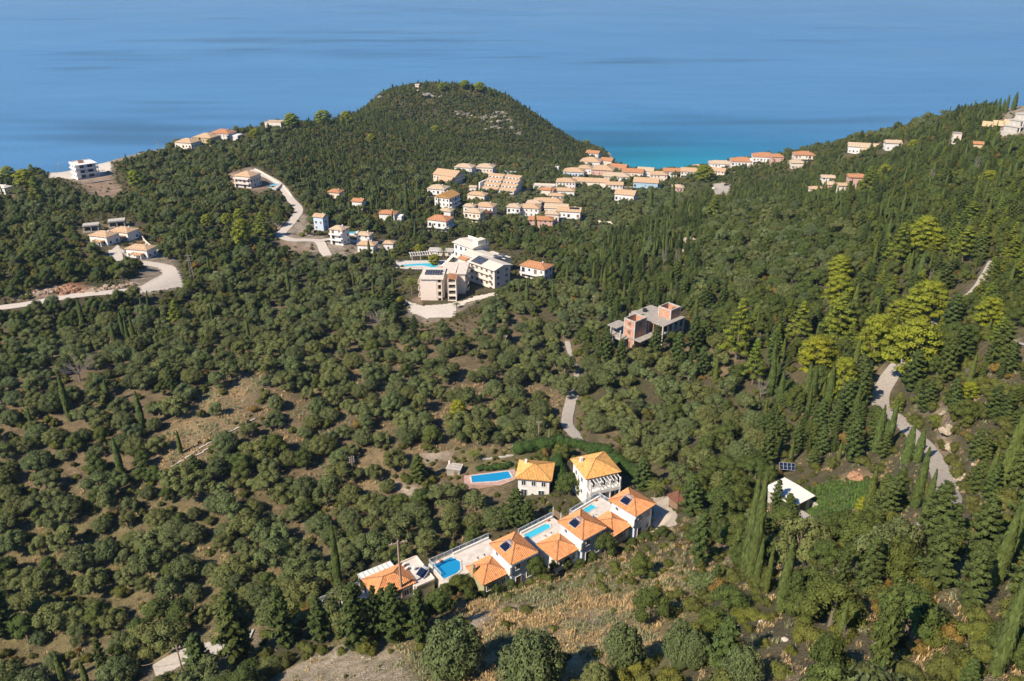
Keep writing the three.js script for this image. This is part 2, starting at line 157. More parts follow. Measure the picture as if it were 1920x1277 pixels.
// houses: what it looks like, [centre east, south, width], wall height, depth as a share of the width, turn, roof, colours, storeys
const H = (l, p, h, d, a, rt, rc, wc, st = 2, o = {}) => ({ l, p, h, d, a, rt, rc, wc, st, ...o });
const HOUSES = [
  H('sand-roofed house with two roof tiers beside a dark cypress at the hill foot', [-39.3,-655.9,13.4], 5.5, .7, 20, 'hip', 'tilePale', 'white'),
  H('long pale house with two stepped gable roofs at the upper left village edge', [-49,-607.8,17.4], 5.5, .75, -28, 'gable', 'tileSand', 'cream', 2, { tier: 1 }),
  H('square pale-roofed house directly behind the terraced hotel', [-22.2,-666.8,12.7], 6, .8, 15, 'hip', 'tilePale', 'cream'),
  H('white house with pale hip roof partly behind the big yellow-roofed house', [-51.9,-546.1,11.3], 5.5, .8, 20, 'hip', 'tilePale', 'white', 2, { balc: 1 }),
  H('tall white house under one large yellow gable roof facing left', [-42.7,-507,11.2], 8, .9, 62, 'gable', 'tileGold', 'white', 3, { balc: 1 }),
  H('small white house with pale roof between yellow-roofed house and balcony house', [-40.9,-476.9,6.6], 4, .8, 20, 'hip', 'tilePale', 'white', 1),
  H('white house with orange hip roof and wide wraparound balcony among olives', [-41.2,-439.3,10.5], 6, .8, 28, 'hip', 'tileOrange', 'white', 2, { balc: 2 }),
  H('low orange-roofed house right below the terraced hotel', [-24.1,-545.3,11.3], 3.5, .6, 25, 'hip', 'tileSand', 'cream', 1),
  H('narrow house with a small square roof above the brown awning', [-27.1,-494.6,6.2], 5.5, .9, 20, 'hip', 'tilePale', 'white'),
  H('cream house with hip roof left of the brown awning', [-23.2,-475.9,9.3], 5.5, .8, 25, 'hip', 'tilePale', 'cream', 2, { balc: 1 }),
  H('house with broad pale roof right of the brown awning', [-16.7,-499.5,10.1], 5.5, .8, 20, 'hip', 'tileSand', 'white'),
  H('tiny hut with pale roof at lower left corner of the terraced hotel', [-29,-577.9,4.4], 2.8, .8, 10, 'gable', 'tilePale', 'white', 1),
  H('leftmost white house with hip roof in the middle village cluster', [1.8,-503.9,7.7], 5.5, .9, 18, 'hip', 'tilePale', 'white', 2, { balc: 1 }),
  H('white house with wide sand roof second from left in the middle cluster', [12,-505.8,11.3], 5, .7, 15, 'hip', 'tileSand', 'white'),
  H('house with pale roof behind the second house of the middle cluster', [15.2,-522.7,8.7], 5, .7, 15, 'hip', 'tilePale', 'cream'),
  H('long house with three joined sand roofs at the back of the middle cluster', [25,-530.6,17.6], 5, .45, 12, 'hip', 'tileSand', 'cream', 2, { tier: 1 }),
  H('small rounded roof house topmost in the middle cluster', [32.4,-558,9.3], 4.5, .6, 12, 'hip', 'tileSand', 'white'),
  H('cream house with flat-pitched pale roof in front of the three joined roofs', [29.4,-503.7,13.3], 5.5, .6, 12, 'gable', 'tilePale', 'cream'),
  H('white house with dark solar panels on its ridge in the middle cluster', [36.7,-487.2,12.9], 6, .6, -12, 'gable', 'tileSand', 'white', 2, { balc: 1, solar: 1 }),
  H('cream box house with arched windows at the front of the middle cluster', [25.2,-475.4,7.3], 6.2, .8, 10, 'hip', 'tilePale', 'cream'),
  H('pink house with orange roof at the front edge of the village', [17.7,-467,13.1], 4.2, .5, 8, 'hip', 'tileOrange', 'pink', 1),
  H('pale blue house with sand hip roof above the flat white roof', [56.2,-704.4,16.3], 6, .7, 15, 'hip', 'tileSand', 'paleblue', 2, { balc: 1 }),
  H('white house with sand roof touching the pale blue house', [69.3,-737.6,11], 6, .9, 15, 'hip', 'tileSand', 'white'),
  H('house with broad orange-sand roof left of the long low roof', [44.6,-637.7,14], 5, .7, 12, 'hip', 'tileSand', 'white'),
  H('long low building under one sand-coloured roof in the village middle', [66.8,-657.8,27.1], 4, .35, 14, 'gable', 'tileSand', 'cream', 1),
  H('single house with sand roof standing above the olive trees near the blue house', [83.9,-635.8,12.2], 4.8, .6, -8, 'gable', 'tileSand', 'white'),
  H('white house with gabled sand roof alone among olives in front of the blue house', [83,-561.6,12.4], 6.2, .8, -22, 'gable', 'tileSand', 'white', 2, { balc: 1 }),
  H('bright blue house with sand roof and long balcony', [111.8,-647.1,17.7], 6.2, .65, -14, 'gable', 'tileSand', 'blue', 2, { balc: 2 }),
  H('small pink house half behind a cypress right of the blue house', [130.9,-612,7.6], 5.5, .9, 10, 'hip', 'tilePale', 'pink'),
  H('topmost orange-roofed house against the dark headland slope', [96.3,-932.2,13.8], 4.5, .7, -25, 'gable', 'tileOrange', 'white'),
  H('large house with ridged orange roof below the topmost house', [86.5,-856.3,19.7], 6.5, .8, 22, 'hip', 'tileSand', 'white', 2),
  H('house with small peaked orange roof beside the sea, above the pink house', [108.6,-894.9,12.1], 6, .9, -25, 'gable', 'tileOrange', 'cream'),
  H('pink house with joined sand roofs on the slope to the beach', [85.4,-728.8,16.9], 7, .8, 18, 'hip', 'tileSand', 'pink', 2),
  H('sand-roofed house on the waterfront right of the pink house', [116.4,-855.2,16.3], 5.5, .8, -20, 'gable', 'tileOrange', 'cream'),
  H('wide pale-roofed house below the pink house', [92.5,-693.6,20.9], 5, .5, 12, 'hip', 'tilePale', 'white'),
  H('orange-roofed house between pink house and white seafront house', [112.6,-727.3,16.9], 5.5, .6, -12, 'gable', 'tileOrange', 'cream'),
  H('white seafront house with a low pale gable', [125.3,-732.1,13], 6, .8, 20, 'gable', 'tilePale', 'white', 2, { balc: 1 }),
  H('orange-roofed seafront house between white gable house and beach trees', [131.9,-702.4,13.4], 5, .7, 10, 'hip', 'tileSand', 'cream'),
  H('long seafront house with pale orange roof above the tall cypress', [148.1,-721.5,14.8], 5, .6, -6, 'gable', 'tileOrange', 'white'),
  H('long flat pale-roofed store left of the long low roof', [25.6,-611.1,15.1], 3.2, .4, 10, 'flat', 'roofWhite', 'white', 1),
  H('orange-roofed house beneath the flat pale store', [26.7,-586.6,9.7], 3.8, .6, 20, 'hip', 'tileOrange', 'cream', 1),
  H('house with wavy sand roof above the middle olive trees', [39.9,-590.4,13.8], 3.8, .5, 8, 'hip', 'tileSand', 'white', 1),
  H('small red-roofed cottage among cypresses at the foot of the left slope', [-92.9,-467,5.8], 4, .9, 20, 'gable', 'tileOrange', 'white', 1),
  H('orange-roofed house with white flat annex among olives', [-72.2,-445.8,8.7], 3.8, .7, 15, 'hip', 'tileOrange', 'white', 1, { annex: 1 }),
  H('tall narrow white villa with a small tiled roof above the road junction', [-101.7,-405.2,5.1], 6.5, .9, 25, 'gable', 'tileSand', 'paleblue', 2),
  H('white three-storey villa with blue shaded side by small pool', [-88.4,-387.6,6.5], 7.2, .9, 25, 'hip', 'tilePale', 'white', 3, { balc: 1 }),
  H('low white villa with small pale roof right of the pool villa', [-76.7,-393.4,6.1], 4.2, .8, 15, 'hip', 'tilePale', 'white', 2),
  H('white bungalow with orange hip roof in front of the low white villa', [-73.4,-381.5,7.6], 3.2, .7, 12, 'hip', 'tileSand', 'white', 1),
  H('small orange-roofed hut left of the hotel pool among trees', [-63.2,-387.2,4.4], 3, .9, 10, 'hip', 'tileSand', 'white', 1),
  H('bit of an orange roof showing through trees on the left slope', [-111.8,-490,7.4], 3, .8, 20, 'hip', 'tileOrange', 'cream', 1),
  H('white cottage cut by the left edge of the frame', [-320.8,-488.4,7.4], 3.6, .7, 20, 'hip', 'roofWhite', 'white', 1),
  H('white seaside house with sand roof left of the round green pine', [160.9,-706.3,14.4], 5, .7, 15, 'gable', 'tileSand', 'white', 2, { balc: 1 }),
  H('seaside house with sand roof just behind the round green pine', [219.4,-915.1,16.2], 4.8, .7, 15, 'hip', 'tileSand', 'white'),
  H('long seaside house with three white bays under sand roofs', [193.1,-727.5,18.8], 5.2, .5, 12, 'hip', 'tilePale', 'white', 2, { balc: 1 }),
  H('small sand-roofed house right beside the round green pine', [181.3,-687.3,11.2], 4.2, .8, -25, 'gable', 'tileSand', 'cream'),
  H('white seaside house with two joined orange roofs, third from the right', [207.3,-709.2,17.3], 5.6, .7, 10, 'hip', 'tileOrange', 'white', 2, { balc: 1 }),
  H('big white seaside house with ridged orange roof, second from the right', [224.4,-701.5,18], 6, .65, -10, 'hip', 'tileOrange', 'white', 2, { balc: 2 }),
  H('house with small orange hip roof attached to the big white seaside house', [229.2,-681.7,9.2], 5.5, .9, 10, 'hip', 'tileOrange', 'pink'),
  H('rightmost seaside house with orange hip roof and shaded porch', [242.6,-656.3,14.2], 5, .7, 8, 'hip', 'tileOrange', 'cream', 2, { balc: 1 }),
  H('low cream house below the rightmost seaside house', [232.8,-641.1,9.6], 3.8, .8, 8, 'hip', 'tilePale', 'cream', 1),
  H('house with two crossing sand roofs alone on the right coastal rise', [264.5,-596.8,18.5], 4, .5, 24, 'gable', 'tilePale', 'white', 1, { tier: 1 }),
  H('small white house with sand roof behind thin cypresses on the right rise', [268.6,-560.1,9], 4.2, .7, 12, 'gable', 'tilePale', 'white', 1),
  H('narrow weathered white tower house high on the right slope', [269.8,-483.3,3.9], 5.5, .9, 20, 'flat', 'concrete', 'beige', 2),
  H('tiny orange-roofed chapel deep in the trees of the right slope', [250.6,-426.5,3.7], 3.4, 1, 30, 'gable', 'tileOrange', 'ochre', 1),
  H('white house with pale roof at the back of the pink cluster on right slope', [215.3,-531.4,7.3], 4.2, .7, 14, 'gable', 'tilePale', 'white', 1),
  H('pale pink house with sand roof in the middle of the right slope cluster', [184.7,-450.6,6.8], 4.8, .8, 22, 'hip', 'tilePale', 'pink', 1),
  H('low sand-roofed house leftmost in the right slope cluster', [176.8,-449.6,6.8], 3.6, .7, 10, 'hip', 'tileSand', 'cream', 1),
  H('tall pink house with orange roof rightmost in the right slope cluster', [189.3,-430.1,6.5], 6.5, .8, 10, 'gable', 'tileOrange', 'pink', 2),
  H('narrow cream house half behind a dark conifer in the right slope cluster', [174.6,-410.3,3.7], 5.5, 1, 10, 'gable', 'tileSand', 'cream', 2),
  H('first cream ridge house with orange hip roof above the white terrace', [-254.5,-623.7,13.4], 6.2, .8, 22, 'hip', 'tileSand', 'cream', 2, { balc: 1 }),
  H('second cream ridge house with orange roof, in the middle of the three', [-251,-654.4,14.5], 6, .8, 18, 'hip', 'tileSand', 'ochre', 2),
  H('third ridge house with orange roof and white annex by the pines', [-245.2,-677.3,15.4], 5.4, .75, 15, 'hip', 'tileOrange', 'white', 2, { annex: 1 }),
  H('pale ridge house half hidden by pines on the skyline', [-214.9,-727,13.5], 4, .6, 10, 'flat', 'tilePale', 'cream', 1),
  H('cream villa with orange hip roof and twin pillared porch on left slope', [-165.3,-486.9,10.6], 6.4, .9, 24, 'hip', 'tileSand', 'beige', 2, { balc: 1 }),
  H('left bungalow of three with sand roof and shaded porch', [-192.8,-356.9,9.1], 3.6, .75, 24, 'hip', 'tileSand', 'white', 1, { porch: 1 }),
  H('middle bungalow of three with sand roof and white gable wall', [-188,-367.1,9.3], 3.6, .7, 24, 'hip', 'tileSand', 'white', 1, { porch: 1 }),
  H('right bungalow of three with sand roof beside the paved yard', [-169.7,-342.8,9.8], 3.4, .6, 18, 'hip', 'tileSand', 'white', 1, { porch: 1 }),
  H('house with orange hip roof and white balcony right of the hotel', [10.8,-326.9,10.8], 5, .6, -32, 'hip', 'tileOrange', 'white', 2, { balc: 1 }),
  H('tiny white chapel on top of the wooded headland', [-113.7,-986,4.5], 1.5, .8, 20, 'gable', 'tilePale', 'cream', 1),
];
for (const h of HOUSES) { const [x, z, w] = h.p; if (h.a >= 5 && h.a <= 30) h.a = -h.a * .8; h.w = w * 1.13; h.h += .9; h.dd = Math.max(3.2, h.w * h.d); pad(x, z, h.a, h.w / 2 + 1, h.dd / 2 + 1, 0, 4); }
const SITES = { // larger buildings: centre, turn, half sizes of their plots
  apartment: { x: -296, z: -541, a: 43, hw: 9, hd: 9 }, frameA: { p: [-208.1,-375.2,7.9], a: 22 }, frameB: { p: [-201.3,-387.4,8.7], a: 22 },
  terraced: { p: [-8.8,-585.9,28.1], a: -26 }, concrete: { p: [279.8,-445.6,11.8], a: 20 },
};
pad(-296, -541, 43, 10, 10, .3, 6); for (const k of ['frameA', 'frameB']) pad(SITES[k].p[0], SITES[k].p[1], SITES[k].a, 5.5, 5, 0, 3);
pad(-31, -304, 0, 10, 7, -.4, 4); pad(-24, -315, 0, 7, 8, 0, 4); pad(-9, -321, -45, 9, 12, 0, 4); pad(-19, -348, -45, 9, 9, 0, 5); pad(-15, -338, -45, 8, 8, 0, 5);
pad(45, -234, 42, 11, 8, 0, 4); pad(SITES.terraced.p[0], SITES.terraced.p[1], SITES.terraced.a, 16, 12, 0, 6);
pad(51.6, -120.4, 33, 3, 3.6, 0, 2);

// ---------------------------------------------------------------- ground
const COL = { under: [.105, .105, .042], soil: [.36, .27, .15], dry: [.52, .39, .21], gold: [.56, .41, .19], lime: [.74, .62, .48], earth: [.62, .44, .31], green: [.10, .17, .03], red: [.58, .27, .14], greendry: [.30, .265, .11], cut: [.62, .46, .33], rock: [.36, .32, .25] };
// stretches of open ground: [kind of soil, outline, how much the edge wanders in metres, strength]
const SOILS = [
  ['soil', [[-213.7,-245.3],[-134.3,-275.2],[-88.6,-302.3],[-36.9,-276.1],[8.5,-286.8],[31.4,-246.1],[18.7,-165.9],[0,-167.7],[4.7,-141.6],[-35.3,-127],[-44.5,-105.9],[-97.8,-107.2],[-121.1,-110.9]], 12, .8],
  ['greendry', [[-131.9,-167.8],[-89.1,-165],[-38.9,-143.3],[-38.6,-106.5],[-64,-103],[-106.3,-110.8]], 10, .7],
  ['dry', [[-92.8,-192.2],[-92.3,-203.7],[-87.1,-214.4],[-80.9,-220.9],[-74.2,-209.3],[-75.1,-186.1],[-81.5,-174.7],[-87.1,-166.8],[-94.3,-173.1],[-95.4,-181.6]], 5, .9],
  ['dry', [[-70.1,-231],[-54.6,-223.4],[-45.9,-212.7],[-57,-204.3],[-69.9,-217.4]], 5, .7], ['soil', [[-54.6,-192.9],[-29.2,-183.6],[-18.2,-174],[-27.3,-168.1],[-45.4,-176.5]], 5, .8],
  ['dry', [[-48.2,-176.4],[-34.4,-178.7],[-25.3,-162.8],[-30.1,-150],[-41.6,-156.5],[-50.1,-165.4]], 4, .9], ['lime', [[-33.2,-163.2],[-29.5,-164.2],[-22.2,-158.5],[-20.2,-152.1],[-24.1,-153.1],[-28,-157.5]], 2, .95], ['lime', [[-24.7,-175.2],[-15.4,-174],[-15,-169.1],[-21.9,-169]], 2, .9],
  ['greendry', [[-17,-176.6],[4.2,-173.3],[5.2,-160.7],[-13.3,-162.5]], 4, .8], ['dry', [[-51.9,-268.3],[-34.6,-256.8],[-30.8,-239.1],[-37.5,-235.4],[-46.8,-249.5]], 3, .85],
  ['dry', [[-14.7,-210.5],[0,-200.6],[0,-188.8],[-12.1,-192.3]], 4, .75], ['dry', [[-35.2,-245.6],[-23.9,-242.9],[-10.5,-227.9],[-18.5,-217.9]], 4, .5], ['soil', [[20.6,-185.8],[34.8,-183.9],[36.2,-167.6],[22.6,-164.9]], 4, .9],
  ['dry', [[54.6,-227.2],[71.5,-215.7],[62.8,-194.1],[53.7,-206.2]], 5, .5],
  ['greendry', [[-13.2,-105.7],[0,-108.7],[10,-115.1],[18.8,-114.9],[30.7,-108.1],[26.5,-80.1],[18.1,-57.9],[-47.1,-87.4],[-35.1,-94.7],[-27.1,-99.3]], 5, 1],
  ['dry', [[-10,-102.2],[1.8,-104.5],[11.7,-102.1],[22.3,-93.1],[20.4,-74.6],[11.9,-66.5],[-8,-76.9],[-13.3,-90.9]], 6, .95],
  ['gold', [[-3.9,-98],[4.5,-101.3],[8.3,-92.2],[9.3,-85.3],[3.8,-82.8],[-2.4,-87.5]], 4, .9], ['gold', [[6.4,-103],[12.6,-101.7],[13.5,-94.2],[8.5,-94.3]], 3, .7], ['gold', [[-10.4,-107.1],[-2.9,-108.4],[-3.6,-102.5],[-8.1,-100.4]], 3, .7],
  ['lime', [[-39.5,-91.2],[-30.8,-95.5],[-23.4,-94.8],[-16.2,-87.9],[-11.6,-76.4],[-36.8,-83.7]], 4, .7], ['lime', [[-10.9,-96.9],[-5.3,-99.5],[-2.6,-97.6],[-5,-90.9],[-9.1,-91.1]], 3, .75], ['lime', [[-2.7,-101.1],[2.7,-101.9],[3.5,-97.1],[-0.9,-97.1]], 2, .7], ['lime', [[6.3,-80.8],[9.2,-80.3],[9.1,-75.5],[6.4,-76.2]], 2, .6],
  ['dry', [[25,-106.8],[29.5,-103.3],[28.4,-89.3],[23.3,-86.9]], 4, .7], ['dry', [[43.8,-65],[45,-61.6],[37.6,-48.3],[34.5,-47.3],[37.9,-56.2]], 4, .7], ['earth', [[28.9,-61.8],[29.2,-56.5],[26.2,-49.4],[24.2,-51.1]], 3, .6], ['lime', [[38.3,-48],[40.4,-47.9],[37.7,-43.3],[35.7,-43.8]], 2, .6],
  ['earth', [[38.5,-120.3],[41.4,-115.2],[35.9,-96.5],[32.1,-94.2]], 3, .7], ['dry', [[45.5,-71.4],[48,-66],[45,-61.6],[43.1,-65.8]], 4, .6],
  ['green', [[55.1,-123.6],[61.3,-124.5],[65.9,-118.3],[61.4,-108.6],[56.5,-108.9],[52.5,-114.1]], 3, 1], ['dry', [[62.5,-127.7],[68.2,-123.3],[65.9,-118.3],[61.2,-123.2]], 2, .8], ['red', [[64.5,-126],[66.6,-125.7],[65.7,-120.6],[63.9,-119.3]], 1.5, .9], ['dry', [[53.4,-139.9],[56.7,-136.8],[51.7,-124.9],[49.8,-128.2]], 2, .7],
  ['cut', [[85.4,-142],[84.7,-133.2],[79,-117.7],[70.7,-104.1],[74,-113.4],[79,-126.7]], 3, .9], ['lime', [[74.8,-115.9],[77,-113.9],[72.2,-105.4],[71.8,-108.6]], 2, .9], ['cut', [[80.9,-116.7],[79.3,-111.1],[72.5,-101],[75.1,-107.9]], 2, .8], ['lime', [[106.8,-156.1],[107.6,-150.2],[100.5,-135.7],[99.9,-143.2]], 2, .9], ['dry', [[88.8,-170.8],[89.7,-167.7],[85.5,-160.8],[82.9,-157.5]], 2, .9],
  ['dry', [[102.3,-410.5],[109.3,-399.4],[99.4,-354.9],[94.7,-372]], 3, .8], ['cut', [[100.9,-298.7],[105.4,-275.6],[98.9,-262.1],[96.2,-277.1]], 4, .7],
  ['cut', [[-196,-285.4],[-183.2,-296.9],[-163.2,-295.1],[-155.3,-303.8],[-152.1,-299.8],[-160.6,-289.6],[-176.7,-284.3],[-190.2,-278.8]], 2.5, .95], ['red', [[-184.3,-298.1],[-176.2,-300],[-168.3,-290.4],[-176.7,-286.3]], 2, .9],
  ['lime', [[-185.8,-345.5],[-178.2,-358.4],[-156.9,-348.5],[-135.4,-304],[-148.6,-285.8],[-172.6,-322.2]], 4, .7], ['lime', [[-128.7,-409.2],[-118.3,-434.6],[-93.8,-389.6],[-68.3,-402.1],[-65.7,-384],[-87.1,-357.3],[-105.8,-371.1],[-122,-387.5]], 4, .85], ['earth', [[-121.3,-382],[-108.4,-381.9],[-98.3,-373],[-104,-363.8],[-113.2,-369.5]], 2, .9],
  ['earth', [[-295.4,-528.6],[-282.1,-546.8],[-229.9,-474.6],[-260,-481.7]], 3, .95], ['lime', [[-541.2,-890.7],[-502.7,-977.2],[-276.1,-544.3],[-293.8,-521.8]], 4, .8], ['dry', [[-336.7,-510],[-316.7,-511.7],[-287.3,-465.3],[-293.2,-438.3]], 6, .8], ['earth', [[-191.4,-519.3],[-174.9,-535.4],[-150,-496.6],[-152.2,-468.9],[-178.8,-491.3]], 3, .8],
  ['lime', [[-547.3,-890.7],[-503.4,-993.2],[-460.9,-1054.6],[-271.6,-619.3],[-295.4,-579.7],[-321.4,-532.9]], 4, .6], ['dry', [[-288.5,-430.7],[-277.3,-439.7],[-262.1,-411.2],[-274.5,-407.9]], 4, .8], ['dry', [[-225.6,-392],[-202.6,-407.8],[-168.5,-353],[-175.1,-340.3],[-210,-367.2]], 5, .6],
  ['rock', [[-36.2,-908.9],[-12.4,-940.3],[15.4,-923.4],[5.9,-884.4],[-17.7,-885.7]], 8, .8], ['rock', [[-70.6,-930.3],[-55.3,-931.2],[-36.2,-908.9],[-54,-903.3]], 6, .7], ['rock', [[-114,-969.2],[-75.5,-961.1],[-81.1,-950.4],[-106.1,-952.3]], 6, .5],
  ['lime', [[55.3,-813.3],[110.3,-958.6],[178.7,-904.1],[129.8,-675.1],[58.3,-603.2]], 14, .8], ['lime', [[-66.9,-704.8],[20.8,-766.8],[15.8,-571.6],[-37.8,-492.6],[-54.2,-521.1]], 14, .5], ['lime', [[-3.9,-563.1],[55.3,-617.1],[45.3,-460.8],[0,-455.5]], 12, .5], ['lime', [[209.1,-932.2],[259.1,-685.6],[232.1,-656.7],[158.6,-659.9]], 10, .6], ['lime', [[171,-664.9],[184.5,-656.8],[161.7,-573.4],[149.4,-575.9]], 3, .9],
  ['gravel', [[-44.9,-282.7],[-38.7,-292.1],[-22,-300],[-5.5,-302.4],[-13,-296.4],[-22.7,-278.7],[-32.1,-269.5]], 3, .6], ['earth', [[-43.1,-301.8],[-37.9,-304.7],[-35.8,-295],[-41.3,-292.3]], 2, .8],
  ['lime', [[319.6,-524.9],[906.7,-1420.6],[275.7,-412.6],[269.5,-441.9]], 4, .8],
].map(([k, p, w, s]) => ({ c: COL[k] || COL.lime, a: new Area(p), w, s, k }));
function groundColor(x, z, y, out) {
  const n1 = fbm(x / 22, z / 22, 3, 9), n2 = noise(x / 5, z / 5, 2), n3 = noise(x / 1.7, z / 1.7, 5), n4 = noise(x / 60, z / 60, 8);
  let c = COL.under, m = clamp(.35 + n1 * .9); let r = c[0] + (COL.soil[0] - c[0]) * m * .55, g = c[1] + (COL.soil[1] - c[1]) * m * .55, b = c[2] + (COL.soil[2] - c[2]) * m * .55;
  for (const s of SOILS) {
    const wx = x + n1 * s.w * .8 + n2 * s.w * .3, wz = z + n4 * s.w * .6 + n3 * s.w * .15;
    if (!s.a.has(wx, wz)) continue;
    const e = s.a.edge(wx, wz); const t = s.s * smooth(.2 + e / (s.w * .6 + .5)) * clamp(.85 + n2 * .6 + n3 * .35, .15, 1);
    r += (s.c[0] - r) * t; g += (s.c[1] - g) * t; b += (s.c[2] - b) * t;
  }
  const rd = roadAt(x, z); if (rd && rd.e < 3) { const t = smooth(1 - rd.e / (.8 + n2 * .7)) * .6; r += (.40 - r) * t; g += (.33 - g) * t; b += (.25 - b) * t; }
  if (y < 3) { const t = smooth((3 - y) / 2.5); r += (.62 - r) * t; g += (.55 - g) * t; b += (.44 - b) * t; }
  const k = 1 + n2 * .16 + n3 * .14; out[0] = clamp(r * k, .01, .8); out[1] = clamp(g * k, .01, .8); out[2] = clamp(b * k, .01, .8);
}
{
  const axis = (a, b, f) => { const o = [a]; while (o[o.length - 1] < b) o.push(o[o.length - 1] + f(o[o.length - 1])); return o; };
  const xs = axis(-900, 900, (x) => { const d = Math.max(0, x < 0 ? -x - 70 : x - 80); return 1.0 + d * .016; });
  const zs = axis(-1500, 60, (z) => { const d = -z; return d < 60 ? 2.2 : d < 170 ? .95 : .95 + (d - 170) * .0075; });
  const nx = xs.length, nz = zs.length, pos = new Float32Array(nx * nz * 3), col = new Float32Array(nx * nz * 3), uv = new Float32Array(nx * nz * 2), idx = [], o = [0, 0, 0];
  for (let j = 0; j < nz; j++) for (let i = 0; i < nx; i++) { const k = j * nx + i, x = xs[i], z = zs[j], y = land(x, z); pos.set([x, y, z], k * 3); groundColor(x, z, y, o); col.set(o, k * 3); uv.set([x / 14, z / 14], k * 2); }
  for (let j = 0; j + 1 < nz; j++) for (let i = 0; i + 1 < nx; i++) { const a = j * nx + i, b = a + 1, c = a + nx, d = c + 1; if (Math.max(pos[a * 3 + 1], pos[b * 3 + 1], pos[c * 3 + 1], pos[d * 3 + 1]) < -14) continue; idx.push(a, c, b, b, c, d); }
  const g = new THREE.BufferGeometry(); g.setAttribute('position', new THREE.BufferAttribute(pos, 3)); g.setAttribute('color', new THREE.BufferAttribute(col, 3)); g.setAttribute('uv', new THREE.BufferAttribute(uv, 2)); g.setIndex(idx); g.computeVertexNormals();
  single('hillside_terrain', g, new THREE.MeshStandardMaterial({ vertexColors: true, map: texGround, roughness: 1, bumpMap: texGround, bumpScale: .25 }), null, null, null, 'structure');
  console.log('terrain', nx, nz, idx.length / 3);
}
// roads: a sheet along each centre line, just above the ground it is cut into
for (const r of ROADS) {
  const n = r.q.length, W = 4, pos = [], uv = [], idx = []; let s = 0;
  for (let i = 0; i < n; i++) {
    const a = r.q[Math.max(0, i - 1)], b = r.q[Math.min(n - 1, i + 1)], l = Math.hypot(b[0] - a[0], b[1] - a[1]) || 1, tx = (b[1] - a[1]) / l, tz = -(b[0] - a[0]) / l;
    if (i) s += Math.hypot(r.q[i][0] - r.q[i - 1][0], r.q[i][1] - r.q[i - 1][1]);
    for (let k = 0; k <= W; k++) { const o = (k / W - .5) * (r.w + .5 * noise(i * .37, k > 2 ? 9 : 2)); pos.push(r.q[i][0] + tx * o, r.q[i][2] + .06 + .05 * (1 - Math.abs(k / W - .5) * 2), r.q[i][1] + tz * o); uv.push(o / 5, s / 5); }
    if (i) for (let k = 0; k < W; k++) { const c = (i - 1) * (W + 1) + k; idx.push(c, c + W + 1, c + 1, c + 1, c + W + 1, c + W + 2); }
  }
  const g = new THREE.BufferGeometry(); g.setAttribute('position', new THREE.Float32BufferAttribute(pos, 3)); g.setAttribute('uv', new THREE.Float32BufferAttribute(uv, 2)); g.setIndex(idx); g.computeVertexNormals();
  single(r.n, g, r.c === 'grey' ? M.tarmac : M.paleroad, null, null, null, 'structure');
}
// a paved or gravelled place: a draped sheet with a ragged edge
const COURTS = [];
function court(name, poly, m, step = 1.2, lift = .08, ragged = .8) {
  const A = new Area(poly), [x0, z0, x1, z1] = A.b; COURTS.push(A); const pos = [], uv = [], idx = [], map = new Map();
  const vert = (i, j) => { const k = i + ',' + j; if (!map.has(k)) { const x = x0 + i * step, z = z0 + j * step; map.set(k, pos.length / 3); pos.push(x, land(x, z) + lift, z); uv.push(x / 6, z / 6); } return map.get(k); };
  for (let i = 0; x0 + i * step < x1; i++) for (let j = 0; z0 + j * step < z1; j++) { const x = x0 + (i + .5) * step, z = z0 + (j + .5) * step; if (A.has(x + noise(x / 2, z / 2) * ragged, z + noise(x / 2, z / 2, 8) * ragged)) { const a = vert(i, j), b = vert(i + 1, j), c = vert(i, j + 1), d = vert(i + 1, j + 1); idx.push(a, c, b, b, c, d); } }
  const g = new THREE.BufferGeometry(); g.setAttribute('position', new THREE.Float32BufferAttribute(pos, 3)); g.setAttribute('uv', new THREE.Float32BufferAttribute(uv, 2)); g.setIndex(idx); g.computeVertexNormals();
  return single(name, g, m, null, null, null, 'structure');
}
court('gravel_yard', [[-44.1,-300.6],[-35.4,-291.9],[-21.9,-298.7],[-6.7,-306.8],[-5.3,-302.4],[-17.4,-296],[-22.3,-287.8],[-22.7,-278.1],[-32.9,-277.3],[-39.3,-282.8]], M.gravel, 1, .1);
court('road_apron', [[-149.9,-289.8],[-140.1,-300.7],[-136,-304.4],[-146.9,-324.8],[-153.9,-333.6],[-156.3,-328.3],[-151,-318.2],[-151.3,-298]], M.paleroad, 1.2, .13, .4);
court('paved_yard', [[-185.8,-345.5],[-185.4,-353.3],[-175.8,-341.9],[-166.8,-332.1],[-171.1,-327.4]], M.paleroad, 1, .13, .3);
court('parking_place', [[169.2,-651.7],[179.3,-639.7],[167.3,-597.1],[155.8,-590.4]], M.tarmac, 1.5, .15, .3);
court('driveway', [[30.1,-137],[32.2,-137.7],[33.6,-130.2],[32.2,-123.8],[29.3,-123.8],[28,-126.9]], M.drive, .3, .1, .5);
court('paved_yard', [[29.8,-139.6],[34.6,-138.5],[34.4,-134.5],[31.5,-134.9]], M.drive, .3, .13, .5);
court('paved_yard', [[-545.4,-909.6],[-507.1,-986.7],[-286.8,-561.2],[-286.4,-544],[-302.3,-531.4],[-322.3,-544.6]], M.paleroad, 1.5, .12, 1);

